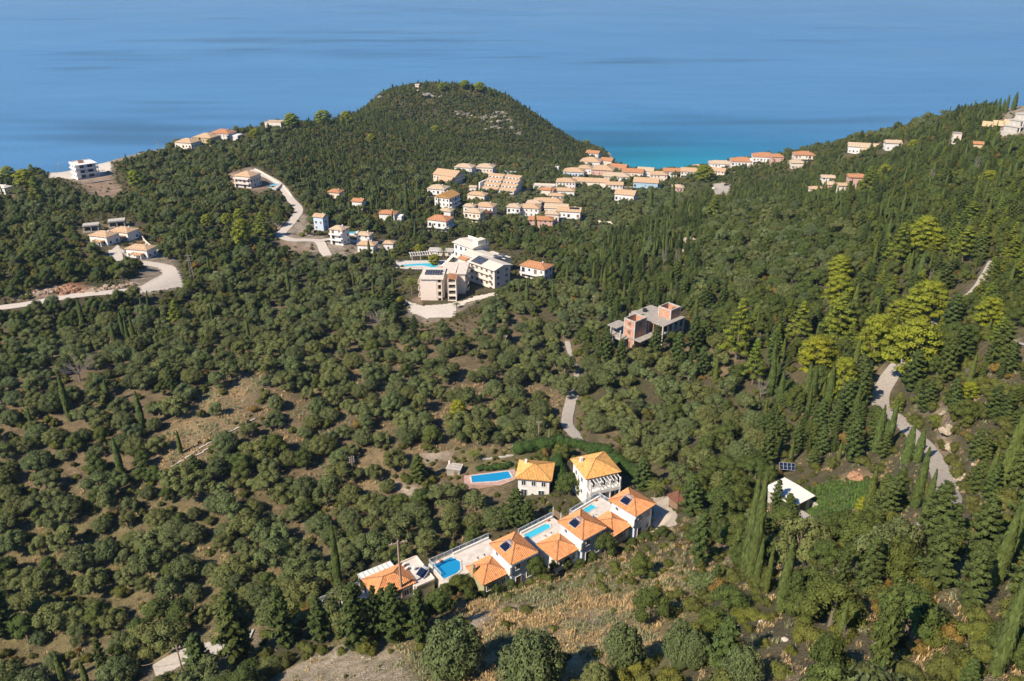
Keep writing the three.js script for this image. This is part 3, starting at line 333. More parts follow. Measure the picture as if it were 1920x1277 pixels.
// ---------------------------------------------------------------- sea
{
  const pos = [], col = [], uv = [], idx = [], N = 160, Mz = 190, c0 = [.080, .245, .49], c1 = [.012, .18, .38], c2 = [.010, .31, .42];
  const bay = [158.5,-912.4];
  for (let j = 0; j <= Mz; j++) for (let i = 0; i <= N; i++) {
    const t = j / Mz, z = -330 - 1500 * t - 42000 * t ** 5, wx = 1500 + 1500 * t + 30000 * t ** 5, x = (i / N * 2 - 1) * wx;
    pos.push(x, 0, z);
    const d = Math.hypot((x - bay[0] - 40) / 1.25, z - bay[1]); const a = Math.exp(-((d / 330) ** 2)) + .25 * noise(x / 120, z / 160) * Math.exp(-d / 400), b = Math.exp(-((d / 120) ** 2)) + .3 * noise(x / 40, z / 60) * Math.exp(-d / 120);
    const s = 1 + .10 * noise(x / 500, z / 260); for (let k = 0; k < 3; k++) { let v = c0[k] * s; v += (c1[k] - v) * clamp(a * .95); v += (c2[k] - v) * clamp(b * .8); col.push(v); }
    uv.push(x / 6000, z / 6000);
  }
  for (let j = 0; j < Mz; j++) for (let i = 0; i < N; i++) { const a = j * (N + 1) + i, b = a + 1, c = a + N + 1, d = c + 1; idx.push(a, b, c, b, d, c); }
  const g = new THREE.BufferGeometry(); g.setAttribute('position', new THREE.Float32BufferAttribute(pos, 3)); g.setAttribute('color', new THREE.Float32BufferAttribute(col, 3)); g.setAttribute('uv', new THREE.Float32BufferAttribute(uv, 2)); g.setIndex(idx); g.computeVertexNormals();
  // sea colour map: long patches darker than the water around them
  const streaks = tex(1024, (u, v) => { const a = tn2(u, v, 9, 26, 21) + .7 * tn2(u, v, 26, 80, 22), b = tn2(u, v, 4, 9, 23); const k = smooth((a * .8 + b * .8 - .16) / .5); return .97 - .2 * k + .06 * tn2(u, v, 34, 150, 24); });
  const rough = tex(512, (u, v) => .5 + .25 * tnoise(u, v, 9, 25) + .12 * tnoise(u, v, 33, 26), false);
  const wave = tex(512, (u, v) => .5 + .22 * tnoise(u, v, 24, 27) + .2 * tnoise(u, v, 55, 28) + .12 * tnoise(u, v, 120, 29), false, 30, 90);
  single('sea', g, new THREE.MeshPhysicalMaterial({ vertexColors: true, map: streaks, roughness: .42, roughnessMap: rough, ior: 1.33, bumpMap: wave, bumpScale: 2.6 }), null, null, null, 'structure');
}

// ---------------------------------------------------------------- building kit
function metreUV(g, s = 5) { // lays the texture in metres on each face by its main direction
  const n = g.index ? g.toNonIndexed() : g; if (!n.attributes.normal) n.computeVertexNormals();
  const p = n.attributes.position, q = n.attributes.normal, uv = new Float32Array(p.count * 2);
  for (let i = 0; i < p.count; i++) { const ax = Math.abs(q.getX(i)), ay = Math.abs(q.getY(i)), az = Math.abs(q.getZ(i)); const [u, v] = ay > ax && ay > az ? [p.getX(i), p.getZ(i)] : ax > az ? [p.getZ(i), p.getY(i)] : [p.getX(i), p.getY(i)]; uv[i * 2] = u / s; uv[i * 2 + 1] = v / s; }
  n.setAttribute('uv', new THREE.BufferAttribute(uv, 2)); return n;
}
const bx = (w, h, d, x = 0, y = 0, z = 0, ry = 0, rx = 0, rz = 0) => { const g = new THREE.BoxGeometry(w, h, d); const n = metreUV(g); if (rx) n.rotateX(rx); if (rz) n.rotateZ(rz); if (ry) n.rotateY(ry); n.translate(x, y, z); return n; };
const cyl = (r0, r1, h, x = 0, y = 0, z = 0, s = 8) => { const g = new THREE.CylinderGeometry(r0, r1, h, s).toNonIndexed(); g.translate(x, y, z); return g; };
const bar = (a, b, r, s = 6) => { const A = V(...a), B = V(...b), g = new THREE.CylinderGeometry(r, r, A.distanceTo(B), s).toNonIndexed(); g.applyQuaternion(new THREE.Quaternion().setFromUnitVectors(V(0, 1, 0), B.clone().sub(A).normalize())); const c = A.add(B).multiplyScalar(.5); g.translate(c.x, c.y, c.z); return g; };
const join = (l) => mergeGeometries(l.map((g) => { const n = g.index ? g.toNonIndexed() : g.clone(); for (const k of Object.keys(n.attributes)) if (!['position', 'normal', 'uv'].includes(k)) n.deleteAttribute(k); if (!n.attributes.uv) n.setAttribute('uv', new THREE.BufferAttribute(new Float32Array(n.attributes.position.count * 2), 2)); return n; }));
function facesGeo(faces, s = 2.4) { // flat polygons (fans); u runs level along the eave, v up the slope
  const pos = [], uv = [];
  for (const f of faces) { const p = f.map((q) => V(...q)); const n = p[1].clone().sub(p[0]).cross(p[2].clone().sub(p[0])).normalize(); let u = V(0, 1, 0).cross(n); if (u.length() < .05) u = V(1, 0, 0); u.normalize(); const w = n.clone().cross(u); for (let i = 1; i + 1 < p.length; i++) for (const q of [p[0], p[i], p[i + 1]]) { pos.push(q.x, q.y, q.z); uv.push(q.dot(u) / s, q.dot(w) / s); } }
  const g = new THREE.BufferGeometry(); g.setAttribute('position', new THREE.Float32BufferAttribute(pos, 3)); g.setAttribute('uv', new THREE.Float32BufferAttribute(uv, 2)); g.computeVertexNormals(); return g;
}
function roofFaces(type, w, d, rise, ov, y0 = 0) {
  const a = w / 2 + ov, b = d / 2 + ov, A = [-a, y0, b], B = [a, y0, b], C = [a, y0, -b], D = [-a, y0, -b], y = y0 + rise;
  if (type === 'gable') { const E = [-a, y, 0], F = [a, y, 0]; return [[A, B, F, E], [C, D, E, F]]; }
  if (a >= b) { const e = a - b, E = [-e, y, 0], F = [e + .001, y, 0]; return [[A, B, F, E], [B, C, F], [C, D, E, F], [D, A, E]]; }
  const e = b - a, E = [0, y, e], F = [0, y, -e]; return [[A, B, E], [B, C, F, E], [C, D, F], [D, A, E, F]];
}
function roofGeo(type, w, d, rise, ov = .4, t = .16) {
  if (type === 'flat') { const a = w + ov * .6, b = d + ov * .6; return join([bx(a, .22, b, 0, .11), bx(a, .3, .2, 0, .37, b / 2 - .1), bx(a, .3, .2, 0, .37, -b / 2 + .1), bx(.2, .3, b - .4, a / 2 - .1, .37), bx(.2, .3, b - .4, -a / 2 + .1, .37)]); }
  const top = roofFaces(type, w, d, rise, ov, t), a = w / 2 + ov, b = d / 2 + ov, q = (x, z, Y) => [x, Y, z];
  const rim = [[-a, b], [a, b], [a, -b], [-a, -b]]; const side = [];
  for (let i = 0; i < 4; i++) { const [x, z] = rim[i], [u, v] = rim[(i + 1) % 4]; side.push([q(x, z, 0), q(u, v, 0), q(u, v, t), q(x, z, t)]); }
  side.push([q(-a, -b, 0), q(a, -b, 0), q(a, b, 0), q(-a, b, 0)]);
  if (type === 'gable') side.push([[a, t, b], [a, t, -b], [a, t + rise, 0]], [[-a, t, -b], [-a, t, b], [-a, t + rise, 0]]);
  return facesGeo([...top, ...side]);
}
// roofs near enough to show their tiles: rows of barrel tiles, each its own tone
function barrelTiles(faces, rng, step = .34, len = .5) {
  const pos = [], col = [], nor = [];
  for (const f of faces) {
    const p = f.map((q) => V(...q)), n = p[1].clone().sub(p[0]).cross(p[2].clone().sub(p[0])).normalize(), u = p[1].clone().sub(p[0]), L = u.length(); u.normalize(); const w = n.clone().cross(u);
    const poly = p.map((q) => [q.clone().sub(p[0]).dot(u), q.clone().sub(p[0]).dot(w)]);
    for (let s = step / 2; s < L; s += step) {
      let lo = 1e9, hi = -1e9; for (let i = 0; i < poly.length; i++) { const [a, b] = poly[i], [c, d] = poly[(i + 1) % poly.length]; if ((a <= s) !== (c <= s)) { const v = b + (d - b) * (s - a) / (c - a); lo = Math.min(lo, v); hi = Math.max(hi, v); } }
      for (let v = lo - .05; v < hi - .08; v += len) {
        const e = Math.min(hi, v + len + .05), t = .84 + .26 * rng() + (rng() < .05 ? -.22 : 0), g = .92 + .16 * rng(), K = 4, ring = [];
        for (const [vv, rr, up] of [[v, .155, .06], [e, .13, .02]]) for (let k = 0; k <= K; k++) { const th = Math.PI * k / K; ring.push([p[0].clone().addScaledVector(u, s - Math.cos(th) * rr).addScaledVector(w, vv).addScaledVector(n, Math.sin(th) * rr * .8 + up), u.clone().multiplyScalar(-Math.cos(th)).addScaledVector(n, Math.sin(th) + .15).normalize()]); }
        for (let k = 0; k < K; k++) for (const i of [k, k + 1, k + K + 1, k + 1, k + K + 2, k + K + 1]) { pos.push(...ring[i][0].toArray()); nor.push(...ring[i][1].toArray()); col.push(t, t * g, t * g * g); }
      }
    }
  }
  const g = new THREE.BufferGeometry(); g.setAttribute('position', new THREE.Float32BufferAttribute(pos, 3)); g.setAttribute('normal', new THREE.Float32BufferAttribute(nor, 3)); g.setAttribute('color', new THREE.Float32BufferAttribute(col, 3)); return g;
}
const tiledMat = { orange: mat(.74, .34, .14, { vertexColors: true }), gold: mat(.76, .43, .14, { vertexColors: true }), rust: mat(.20, .085, .05, { vertexColors: true }) };
function tiledRoof(parent, type, w, d, rise, ov, y, kind, x = 0, z = 0, seed = 1) {
  const base = part('roof', roofGeo(type, w, d, rise, ov), { orange: M.tileOrange, gold: M.tileGold, rust: M.brownRoof }[kind], parent, [x, y, z]);
  const fs = roofFaces(type, w, d, rise, ov, .165);
  tag(part('roof_tiles', barrelTiles(fs, rngOf(seed)), tiledMat[kind], base), null, null, null, 'stuff');
  const edges = new Map(); for (const f of fs) for (let i = 0; i < f.length; i++) { const a = f[i], b = f[(i + 1) % f.length]; if (Math.max(a[1], b[1]) > .2) { const k = [a, b].map((q) => q.map((v) => v.toFixed(2)).join()).sort().join('|'); edges.set(k, [a, b]); } }
  for (const [a, b] of edges.values()) if (V(...a).distanceTo(V(...b)) > .3 && type !== 'gable' || Math.abs(a[1] - b[1]) < .1) part('ridge_cap', bar([a[0], a[1] + .06, a[2]], [b[0], b[1] + .06, b[2]], .13), { orange: M.tileRust, gold: M.tileGold, rust: M.brownRoof }[kind], base);
  return base;
}
const winFar = bx(.95, 1.2, .14), doorFar = bx(1.5, 2.1, .14), lintelFar = bx(1.15, .12, .2, 0, -.66);
// a window set in a wall of the near buildings: reveal frame, dark pane, shutters
function nearWindow(parent, x, y, z, w, h, turn = 0, shutters = false) {
  const f = part('window', join([bx(w + .2, .1, .14, 0, h / 2 + .05), bx(w + .3, .1, .2, 0, -h / 2 - .05, .03), bx(.1, h, .14, -w / 2 - .05), bx(.1, h, .14, w / 2 + .05), bx(.06, h, .1)]), M.shutterWhite, parent, [x, y, z]); f.rotation.y = turn;
  part('pane', bx(w, h, .05, 0, 0, .01), M.pane, f);
  if (shutters) for (const s of [-1, 1]) part('shutter', bx(w * .5, h, .06, s * (w * .75 + .12), 0, .03), M.shutter, f);
  return f;
}
const seen = (turn, nx, nz, x, z) => { const c = Math.cos(turn), s = Math.sin(turn); return (nx * c + nz * s) * -x + (-nx * s + nz * c) * -z > 0; };
function house(h, i) {
  const [x, z] = h.p, w = h.w, d = h.dd, turn = R(h.a), y = land(x, z), o = thing('house', h.l, 'house', [x, y - .2, z], turn, null), wm = M[h.wc], rm = M[h.rc], rise = Math.min(w, d) * (h.rt === 'gable' ? .2 : .19) + .2, st = Math.max(1, Math.round(h.h / 2.9));
  part('wall', bx(w, h.h + 2.2, d, 0, h.h / 2 - 1.1, 0), wm, o);
  if (h.rt === 'gable') for (const s of [1, -1]) part('gable_wall', facesGeo([[[s * (w / 2 - .01), 0, s * d / 2], [s * (w / 2 - .01), 0, -s * d / 2], [s * (w / 2 - .01), rise, 0]]]), wm, o, [0, h.h + .02, 0]);
  const rf = part('roof', roofGeo(h.rt, w, d, rise, .5), rm, o, [0, h.h, 0]);
  if (h.rt !== 'flat' && w > 5) part('chimney', bx(.6, 1.3, .6, w * .22, rise * .75, -d * .12), wm, rf);
  if (h.tier) { part('lower_wall', bx(w * .55, h.h * .7, d * .6, w * .2, h.h * .35 - .6, d * .62), wm, o); part('lower_roof', roofGeo(h.rt, w * .55, d * .6, rise * .8, .4), rm, o, [w * .2, h.h * .7 - .6, d * .62]); }
  if (h.annex) part('annex', bx(w * .4, h.h * .8, d * .7, w * .68, h.h * .4 - .4, -d * .05), M.white, o);
  if (h.porch) { const pr = part('porch_roof', roofGeo('flat', w * .5, 2.4, 0, .2), rm, o, [w * .1, 2.5, d / 2 + 1.2]); for (const s of [-.22, 0, .22]) part('pillar', bx(.3, 2.7, .3, w * s, -1.35, .9), wm, pr); }
  const rng = rngOf(900 + i);
  for (const [nx, nz, L, D] of [[0, 1, w, d], [-1, 0, d, w], [1, 0, d, w]]) {
    if (!seen(turn, nx, nz, x, z)) continue;
    const n = Math.max(1, Math.floor(L / 2.6)), t = Math.atan2(nx, nz);
    for (let s = 0; s < st; s++) for (let k = 0; k < n; k++) {
      const along = (k + .5) / n * L - L / 2, yy = s * 2.9 + 1.6; if (yy > h.h - .5 || rng() < .12) continue;
      const isDoor = nz && h.balc && (k % 2 === 0), px = nz ? along : nx * (D / 2 + .02), pz = nz ? D / 2 + .02 : -nx * along;
      const m = part(isDoor ? 'door' : 'window', isDoor ? doorFar : winFar, rng() < .3 ? M.shutter : M.pane, o, [px, isDoor ? yy - .35 : yy, pz]); m.rotation.y = t;
      if (!isDoor && h.rc !== 'roofWhite') part('sill', lintelFar, M.shutterWhite, m);
    }
    if (nz && h.balc && st > 1) for (let s = 1; s < st; s++) part('balcony', join([bx(L * .92, .18, 1.5, 0, s * 2.9 - .1, d / 2 + .75), bx(L * .92, .8, .1, 0, s * 2.9 + .35, d / 2 + 1.45), bx(.1, .8, 1.4, -L * .46, s * 2.9 + .35, d / 2 + .75), bx(.1, .8, 1.4, L * .46, s * 2.9 + .35, d / 2 + .75)]), wm, o);
    if (nx && h.balc === 2 && st > 1) part('balcony', join([bx(1.5, .18, d * .9, nx * (w / 2 + .75), 2.75, 0), bx(.1, .8, d * .9, nx * (w / 2 + 1.45), 3.25, 0)]), wm, o);
  }
  if (h.solar) { const t2 = thing('photovoltaic_array', 'dark solar panels in a row on the white house in the middle cluster', 'solar panel', [x, y + h.h + rise * .55, z], turn); for (let k = 0; k < 4; k++) part('panel', bx(1.5, .08, 1.6, w * .05 + k * 1.6, .45, d * .2, 0, .5), M.panel, t2); part('frame', bx(6.4, .05, .08, w * .05 + 2.4, .02, d * .2), M.steel, t2); }
  return o;
}
HOUSES.forEach(house);

// ---------------------------------------------------------------- the row of villas
const poolGeo = (poly, y) => { const s = new THREE.Shape(poly.map(([a, b]) => new THREE.Vector2(a, -b))); const g = new THREE.ShapeGeometry(s); g.rotateX(-Math.PI / 2); g.translate(0, y, 0); return g; };
const extrudePoly = (poly, y0, y1) => { const s = new THREE.Shape(poly.map(([a, b]) => new THREE.Vector2(a, -b))); const g = new THREE.ExtrudeGeometry(s, { depth: y1 - y0, bevelEnabled: false }); g.rotateX(-Math.PI / 2); g.translate(0, y0, 0); return metreUV(g); };
function grow(poly, k) { const cx = poly.reduce((a, p) => a + p[0], 0) / poly.length, cz = poly.reduce((a, p) => a + p[1], 0) / poly.length; return poly.map(([x, z]) => { const l = Math.hypot(x - cx, z - cz); return [cx + (x - cx) * (l + k) / l, cz + (z - cz) * (l + k) / l]; }); }
function pool(label, poly, [x, y, z], turn, deep, stepped = false) {
  const t = thing('swimming_pool', label, 'pool', [x, y, z], turn);
  const rimS = new THREE.Shape(grow(poly, .35).map(([a, b]) => new THREE.Vector2(a, -b))); rimS.holes.push(new THREE.Path(poly.map(([a, b]) => new THREE.Vector2(a, -b))));
  const g = new THREE.ExtrudeGeometry(rimS, { depth: .12, bevelEnabled: false }); g.rotateX(-Math.PI / 2); part('coping', metreUV(g), M.terrazzo, t);
  part('basin', poolGeo(poly, .008), deep ? M.poolDeep : M.poolTile, t); part('water', poolGeo(poly, .06), poolWater, t);
  if (stepped) part('steps', extrudePoly(poly.map(([a, b]) => [poly[0][0] + (a - poly[0][0]) * .3, b]), .012, .03), M.poolTile, t);
  return t;
}
function solarHeater(label, [x, y, z], turn, tilt) { // flat collector, frame and tank at its upper edge
  const t = thing('solar_water_heater', label, 'solar heater', [x, y, z], turn); const p = part('collector', bx(1.9, .09, 1.7), M.panel, t, [0, .35, .3]); p.rotation.x = tilt;
  part('collector_frame', join([bx(.07, .11, 1.76, -.98), bx(.07, .11, 1.76, .98), bx(1.96, .11, .07, 0, 0, .87), bx(1.96, .11, .07, 0, 0, -.87)]), M.panelLine, p);
  const k = new THREE.CylinderGeometry(.22, .22, 1.3, 14); k.rotateZ(Math.PI / 2); part('tank', k, M.steel, t, [0, .85, -.8]);
  part('stand', join([bar([-.7, -.2, -.8], [-.7, .9, -.75], .03), bar([.7, -.2, -.8], [.7, .9, -.75], .03), bar([-.7, -.2, 1.0], [-.7, .9, -.6], .03), bar([.7, -.2, 1.0], [.7, .9, -.6], .03)]), M.steel, t);
  return t;
}
function railing(parent, a, b, y, h = 1.05, m = M.railWhite) {
  const dx = b[0] - a[0], dz = b[1] - a[1], L = Math.hypot(dx, dz), n = Math.max(1, Math.round(L / 1.7)), r = part('railing', join([bar([a[0], y + h, a[1]], [b[0], y + h, b[1]], .05), bar([a[0], y + .12, a[1]], [b[0], y + .12, b[1]], .035)]), m, parent);
  for (let i = 0; i <= n; i++) part('post', bx(.1, h + .08, .1, a[0] + dx * i / n, y + h / 2, a[1] + dz * i / n), m, r);
  const k = Math.round(L / .16), l = []; for (let i = 1; i < k; i++) l.push(bx(.035, h - .15, .035, a[0] + dx * i / k, y + h / 2 + .05, a[1] + dz * i / k)); tag(part('bars', join(l), m, r), null, null, null, 'stuff');
  return r;
}
function lounger(label, p, turn, group) { const t = thing('sun_lounger', label, 'sun lounger', p, turn, group); part('seat', bx(.65, .1, 1.3, 0, .3, .2), M.canvas, t); const b = part('backrest', bx(.65, .08, .75), M.canvas, t, [0, .5, -.7]); b.rotation.x = .6; for (const [a, c] of [[-.27, .75], [.27, .75], [-.27, -.4], [.27, -.4]]) part('leg', bx(.06, .3, .06, a, .13, c), M.railWhite, t); return t; }
function pot(label, p, m = M.terracotta) { const t = thing('flower_pot', label, 'flower pot', p); part('pot', cyl(.26, .18, .45, 0, .225, 0, 12), m, t); return t; }
const world = (v, lx, ly, lz) => { const c = Math.cos(R(v.a)), s = Math.sin(R(v.a)); return [v.x + lx * c + lz * s, v.y + ly, v.z - lx * s + lz * c]; };
const VLABEL = { 3: 'two-storey white villa with orange tiled roofs, highest and rightmost of the row by the driveway', 2: 'middle white villa of the row with orange hip roofs between two pool terraces', 1: 'white villa with orange roofs and a small chimney, beside the deep blue pool' };
for (const v of VILLAS) {
  const t = thing('villa', VLABEL[v.k], 'villa', [v.x, v.y, v.z], R(v.a)), E = 6;
  part('wall', bx(5.2, E + 1.5, 6.2, 0, E / 2 - .75, 0), M.paleblue, t);
  tiledRoof(t, 'hip', 5.2, 6.2, 1.45, .5, E, 'orange', 0, 0, 31 + v.k);
  part('gutter', join([bar([-3.1, E + .02, 3.66], [3.1, E + .02, 3.66], .06), bar([3.16, E + .02, -3.6], [3.16, E + .02, 3.6], .06)]), M.railWhite, t);
  const wg = part('wing', bx(5.4, 4.6, 5, -5.3, .9, -.5), v.k === 2 ? M.white : M.olive, t);
  tiledRoof(t, 'hip', 5.3, 5, 1.25, .5, 3.2, 'orange', -5.35, -.5, 51 + v.k);
  part('plinth', bx(5.3, .5, 6.3, 0, -.1, 0), M.paleconcrete, t);
  part('parapet', join([bx(.5, .9, 6.2, -2.86, 3.6, 0), bx(.45, 1.6, .5, -2.83, 4.4, 3.0)]), M.white, t);
  nearWindow(t, -1.2, 4.5, 3.12, .9, 1.2); nearWindow(t, 1.3, 4.5, 3.12, .9, 1.2); nearWindow(t, 1.3, 1.6, 3.12, .9, 1.2); nearWindow(t, 2.62, 4.4, .8, 1, 1.2, Math.PI / 2); nearWindow(t, -2.62, 4.9, -1.6, .7, .8, -Math.PI / 2);
  const dr = part('door', bx(1.1, 2.1, .1), M.doorBrown, t, [-1.1, 1.15, 3.14]); part('handle', bx(.06, .12, .06, .4, 0, .07), M.steel, dr); part('door_frame', join([bx(.12, 2.2, .16, -.6), bx(.12, 2.2, .16, .6), bx(1.32, .12, .16, 0, 1.1)]), M.shutterWhite, dr);
  for (const lx of [-7, -5.2, -3.7]) nearWindow(t, lx, 1.7, 2.02, .8, 1.2);
  if (v.k === 1) { const c = part('chimney', bx(.6, 2.2, .6, -8.2, 3.9, -1.2), M.olive, t); part('chimney_pot', cyl(.22, .26, .5, -8.2, 5.25, -1.2, 10), M.stone, c); }
  // terrace on its retaining walls
  part('terrace', bx(v.k === 1 ? 13.6 : 8.8, 3.4, 6.4, v.k === 1 ? -6.4 : -3.9, .5, -6.2), M.terrazzo, t);
  part('planter_wall', bx(8.2, .5, .3, -3.9, 2.45, -8.9), M.white, t);
  const x0 = v.k === 1 ? -13 : -8.2;
  railing(t, [x0, -9.35], [.4, -9.35], 2.2); if (v.k !== 2) railing(t, [x0, -9.35], [x0, -5], 2.2); if (v.k === 3) railing(t, [.4, -9.35], [.4, -6], 2.2);
  solarHeater({ 3: 'solar water heater on the roof of the rightmost villa by the driveway', 2: 'solar water heater on the roof of the middle villa', 1: 'solar water heater on the roof of the villa beside the deep blue pool' }[v.k], world(v, -1.25, E + .72, -.35), R(v.a - 90), .38);
  const q = { 3: [[-6.6, -8.3], [-2.6, -8.3], [-2.6, -7], [-6.6, -7]], 2: [[-7.8, -8.2], [-2.2, -8.2], [-1.6, -7.6], [-2.2, -6.7], [-7.8, -6.7]], 1: [[-12.7, -8.5], [-8.6, -8.5], [-7.9, -6.5], [-9, -4.6], [-10, -4.1], [-12.9, -4.1]] }[v.k];
  pool({ 3: 'small turquoise pool on the white terrace of the rightmost villa', 2: 'long narrow turquoise pool on the white terrace of the middle villa', 1: 'large deep blue pool at the left end of the villa terraces' }[v.k], q, [v.x, v.y + 2.21, v.z], R(v.a), v.k === 1);
  if (v.k === 2) { const f = thing('trellis_fence', 'brown lattice fence in white posts at the end of the middle pool terrace', 'fence', world(v, .7, 2.2, -6.8), R(v.a)); for (const s of [-2.4, 0, 2.4]) part('post', bx(.14, 2.3, .14, 0, 1.15, s), M.railWhite, f); for (const s of [-1.2, 1.2]) { const l = []; for (let k = -7; k <= 7; k++) l.push(bx(.03, 1.6, .05, 0, 1.2, s + k * .15)); for (let k = 0; k < 11; k++) l.push(bx(.035, .05, 2.2, 0, .45 + k * .15, s)); tag(part('lattice', join(l), M.wood, f), null, null, null, 'stuff'); } }
  const lg = 'pale sun loungers on the villa terraces';
  for (let k = 0; k < (v.k === 3 ? 1 : 2); k++) lounger({ 3: 'pale sun lounger beside the small pool of the rightmost villa', 2: 'pale sun lounger beside the long pool of the middle villa', 1: 'pale sun lounger on the terrace right of the deep blue pool' }[v.k], world(v, -5.2 + k * 1.5, 2.2, -4.6), R(v.a + 8), v.k === 3 ? null : lg + (v.k === 2 ? ', middle villa' : ', villa beside the deep blue pool'));
  pot({ 3: 'clay flower pot in the terrace corner of the rightmost villa', 2: 'clay flower pot by the terrace railing of the middle villa', 1: 'clay flower pot by the railing behind the deep blue pool' }[v.k], world(v, v.k === 1 ? -11 : -1.2, 2.2, -8.6), M.terracotta);
}
{ // house at the left end of the row: hip roof, flat-roofed annex, panelled canopy
  const v = LEFTVILLA, t = thing('villa', 'left end villa with orange hip roof, flat pale annex roof and white panel canopy', 'villa', [v.x, v.y, v.z], R(v.a));
  part('wall', bx(7.2, 4.2, 5.2, -.6, 1.1, 0), M.white, t); tiledRoof(t, 'hip', 7.2, 5.2, 1.5, .5, 3.2, 'orange', -.6, 0, 77);
  const an = part('annex', bx(3.6, 4, 7.4, 4.9, 1, .3), M.olive, t); part('annex_roof', bx(3.7, .16, 7.5, 4.9, 3.06, .3), M.terrazzo, an);
  part('parapet', join([bx(3.8, .35, .2, 4.9, 3.3, 4.05), bx(.2, .35, 7.7, 6.75, 3.3, .3), bx(3.8, .35, .2, 4.9, 3.3, -3.45)]), M.cream, an);
  nearWindow(t, 1.6, 1.6, 2.62, .9, 1.2, 0, true); nearWindow(t, -2.2, 1.6, 2.62, .9, 1.2, 0, true); const dr = part('door', bx(1.2, 2.2, .1), M.doorBrown, t, [3.2, 1, 4.02]); part('handle', bx(.06, .1, .06, .4, 0, .06), M.steel, dr);
  part('pillar', bx(.4, 3.2, .4, 2.9, 1.6, 3.4), M.white, t);
  const cn = part('canopy', bx(6.8, .06, 1.9, -1.4, 3.3, -4.1, 0, -.06), M.metalWhite, t); for (let k = 0; k <= 7; k++) part('canopy_rib', bx(.1, .1, 1.95, -4.7 + k * .95, 3.36, -4.1, 0, -.06), M.railGrey, cn); for (const s of [-4.6, 1.8]) part('canopy_post', bx(.12, 3.3, .12, s, 1.6, -4.9), M.railWhite, cn);
  railing(t, [-13, -5.2], [-4.6, -5.2], .2); part('terrace', bx(9, 1.4, 4, -8.8, -.4, -3.4), M.terrazzo, t);
  solarHeater('large solar water heater on the flat annex roof of the left villa', world(v, 5.7, 3.35, 1.6), R(v.a - 70), .5);
  for (const [k, lz] of [[0, -2.2], [1, -1.0]]) { const a = thing('air_conditioner', ['white air conditioner box at the back of the flat annex roof', 'white air conditioner box nearer the solar heater on the annex roof'][k], 'air conditioner', world(v, 3.6, 3.15, lz), R(v.a + 20)); part('case', bx(.9, .65, .4, 0, .4), M.white, a); part('fan', new THREE.CylinderGeometry(.24, .24, .05, 14).rotateX(Math.PI / 2).translate(.15, .4, .2), M.black, a); part('feet', join([bx(.06, .1, .4, -.3, .05), bx(.06, .1, .4, .3, .05)]), M.steel, a); }
  const ds = thing('satellite_dish', 'white satellite dish on the flat annex roof beside the solar heater', 'satellite dish', world(v, 4.7, 3.15, -.4), R(v.a - 30)); const dg = new THREE.SphereGeometry(.6, 16, 6, 0, 6.3, 0, .8); dg.rotateX(1.1); part('dish', dg, M.white, ds, [0, .4, -.3]); part('mast', cyl(.04, .04, .9, 0, .4, 0), M.steel, ds); part('arm', bar([0, .5, 0], [0, .9, .5], .02), M.steel, ds);
}
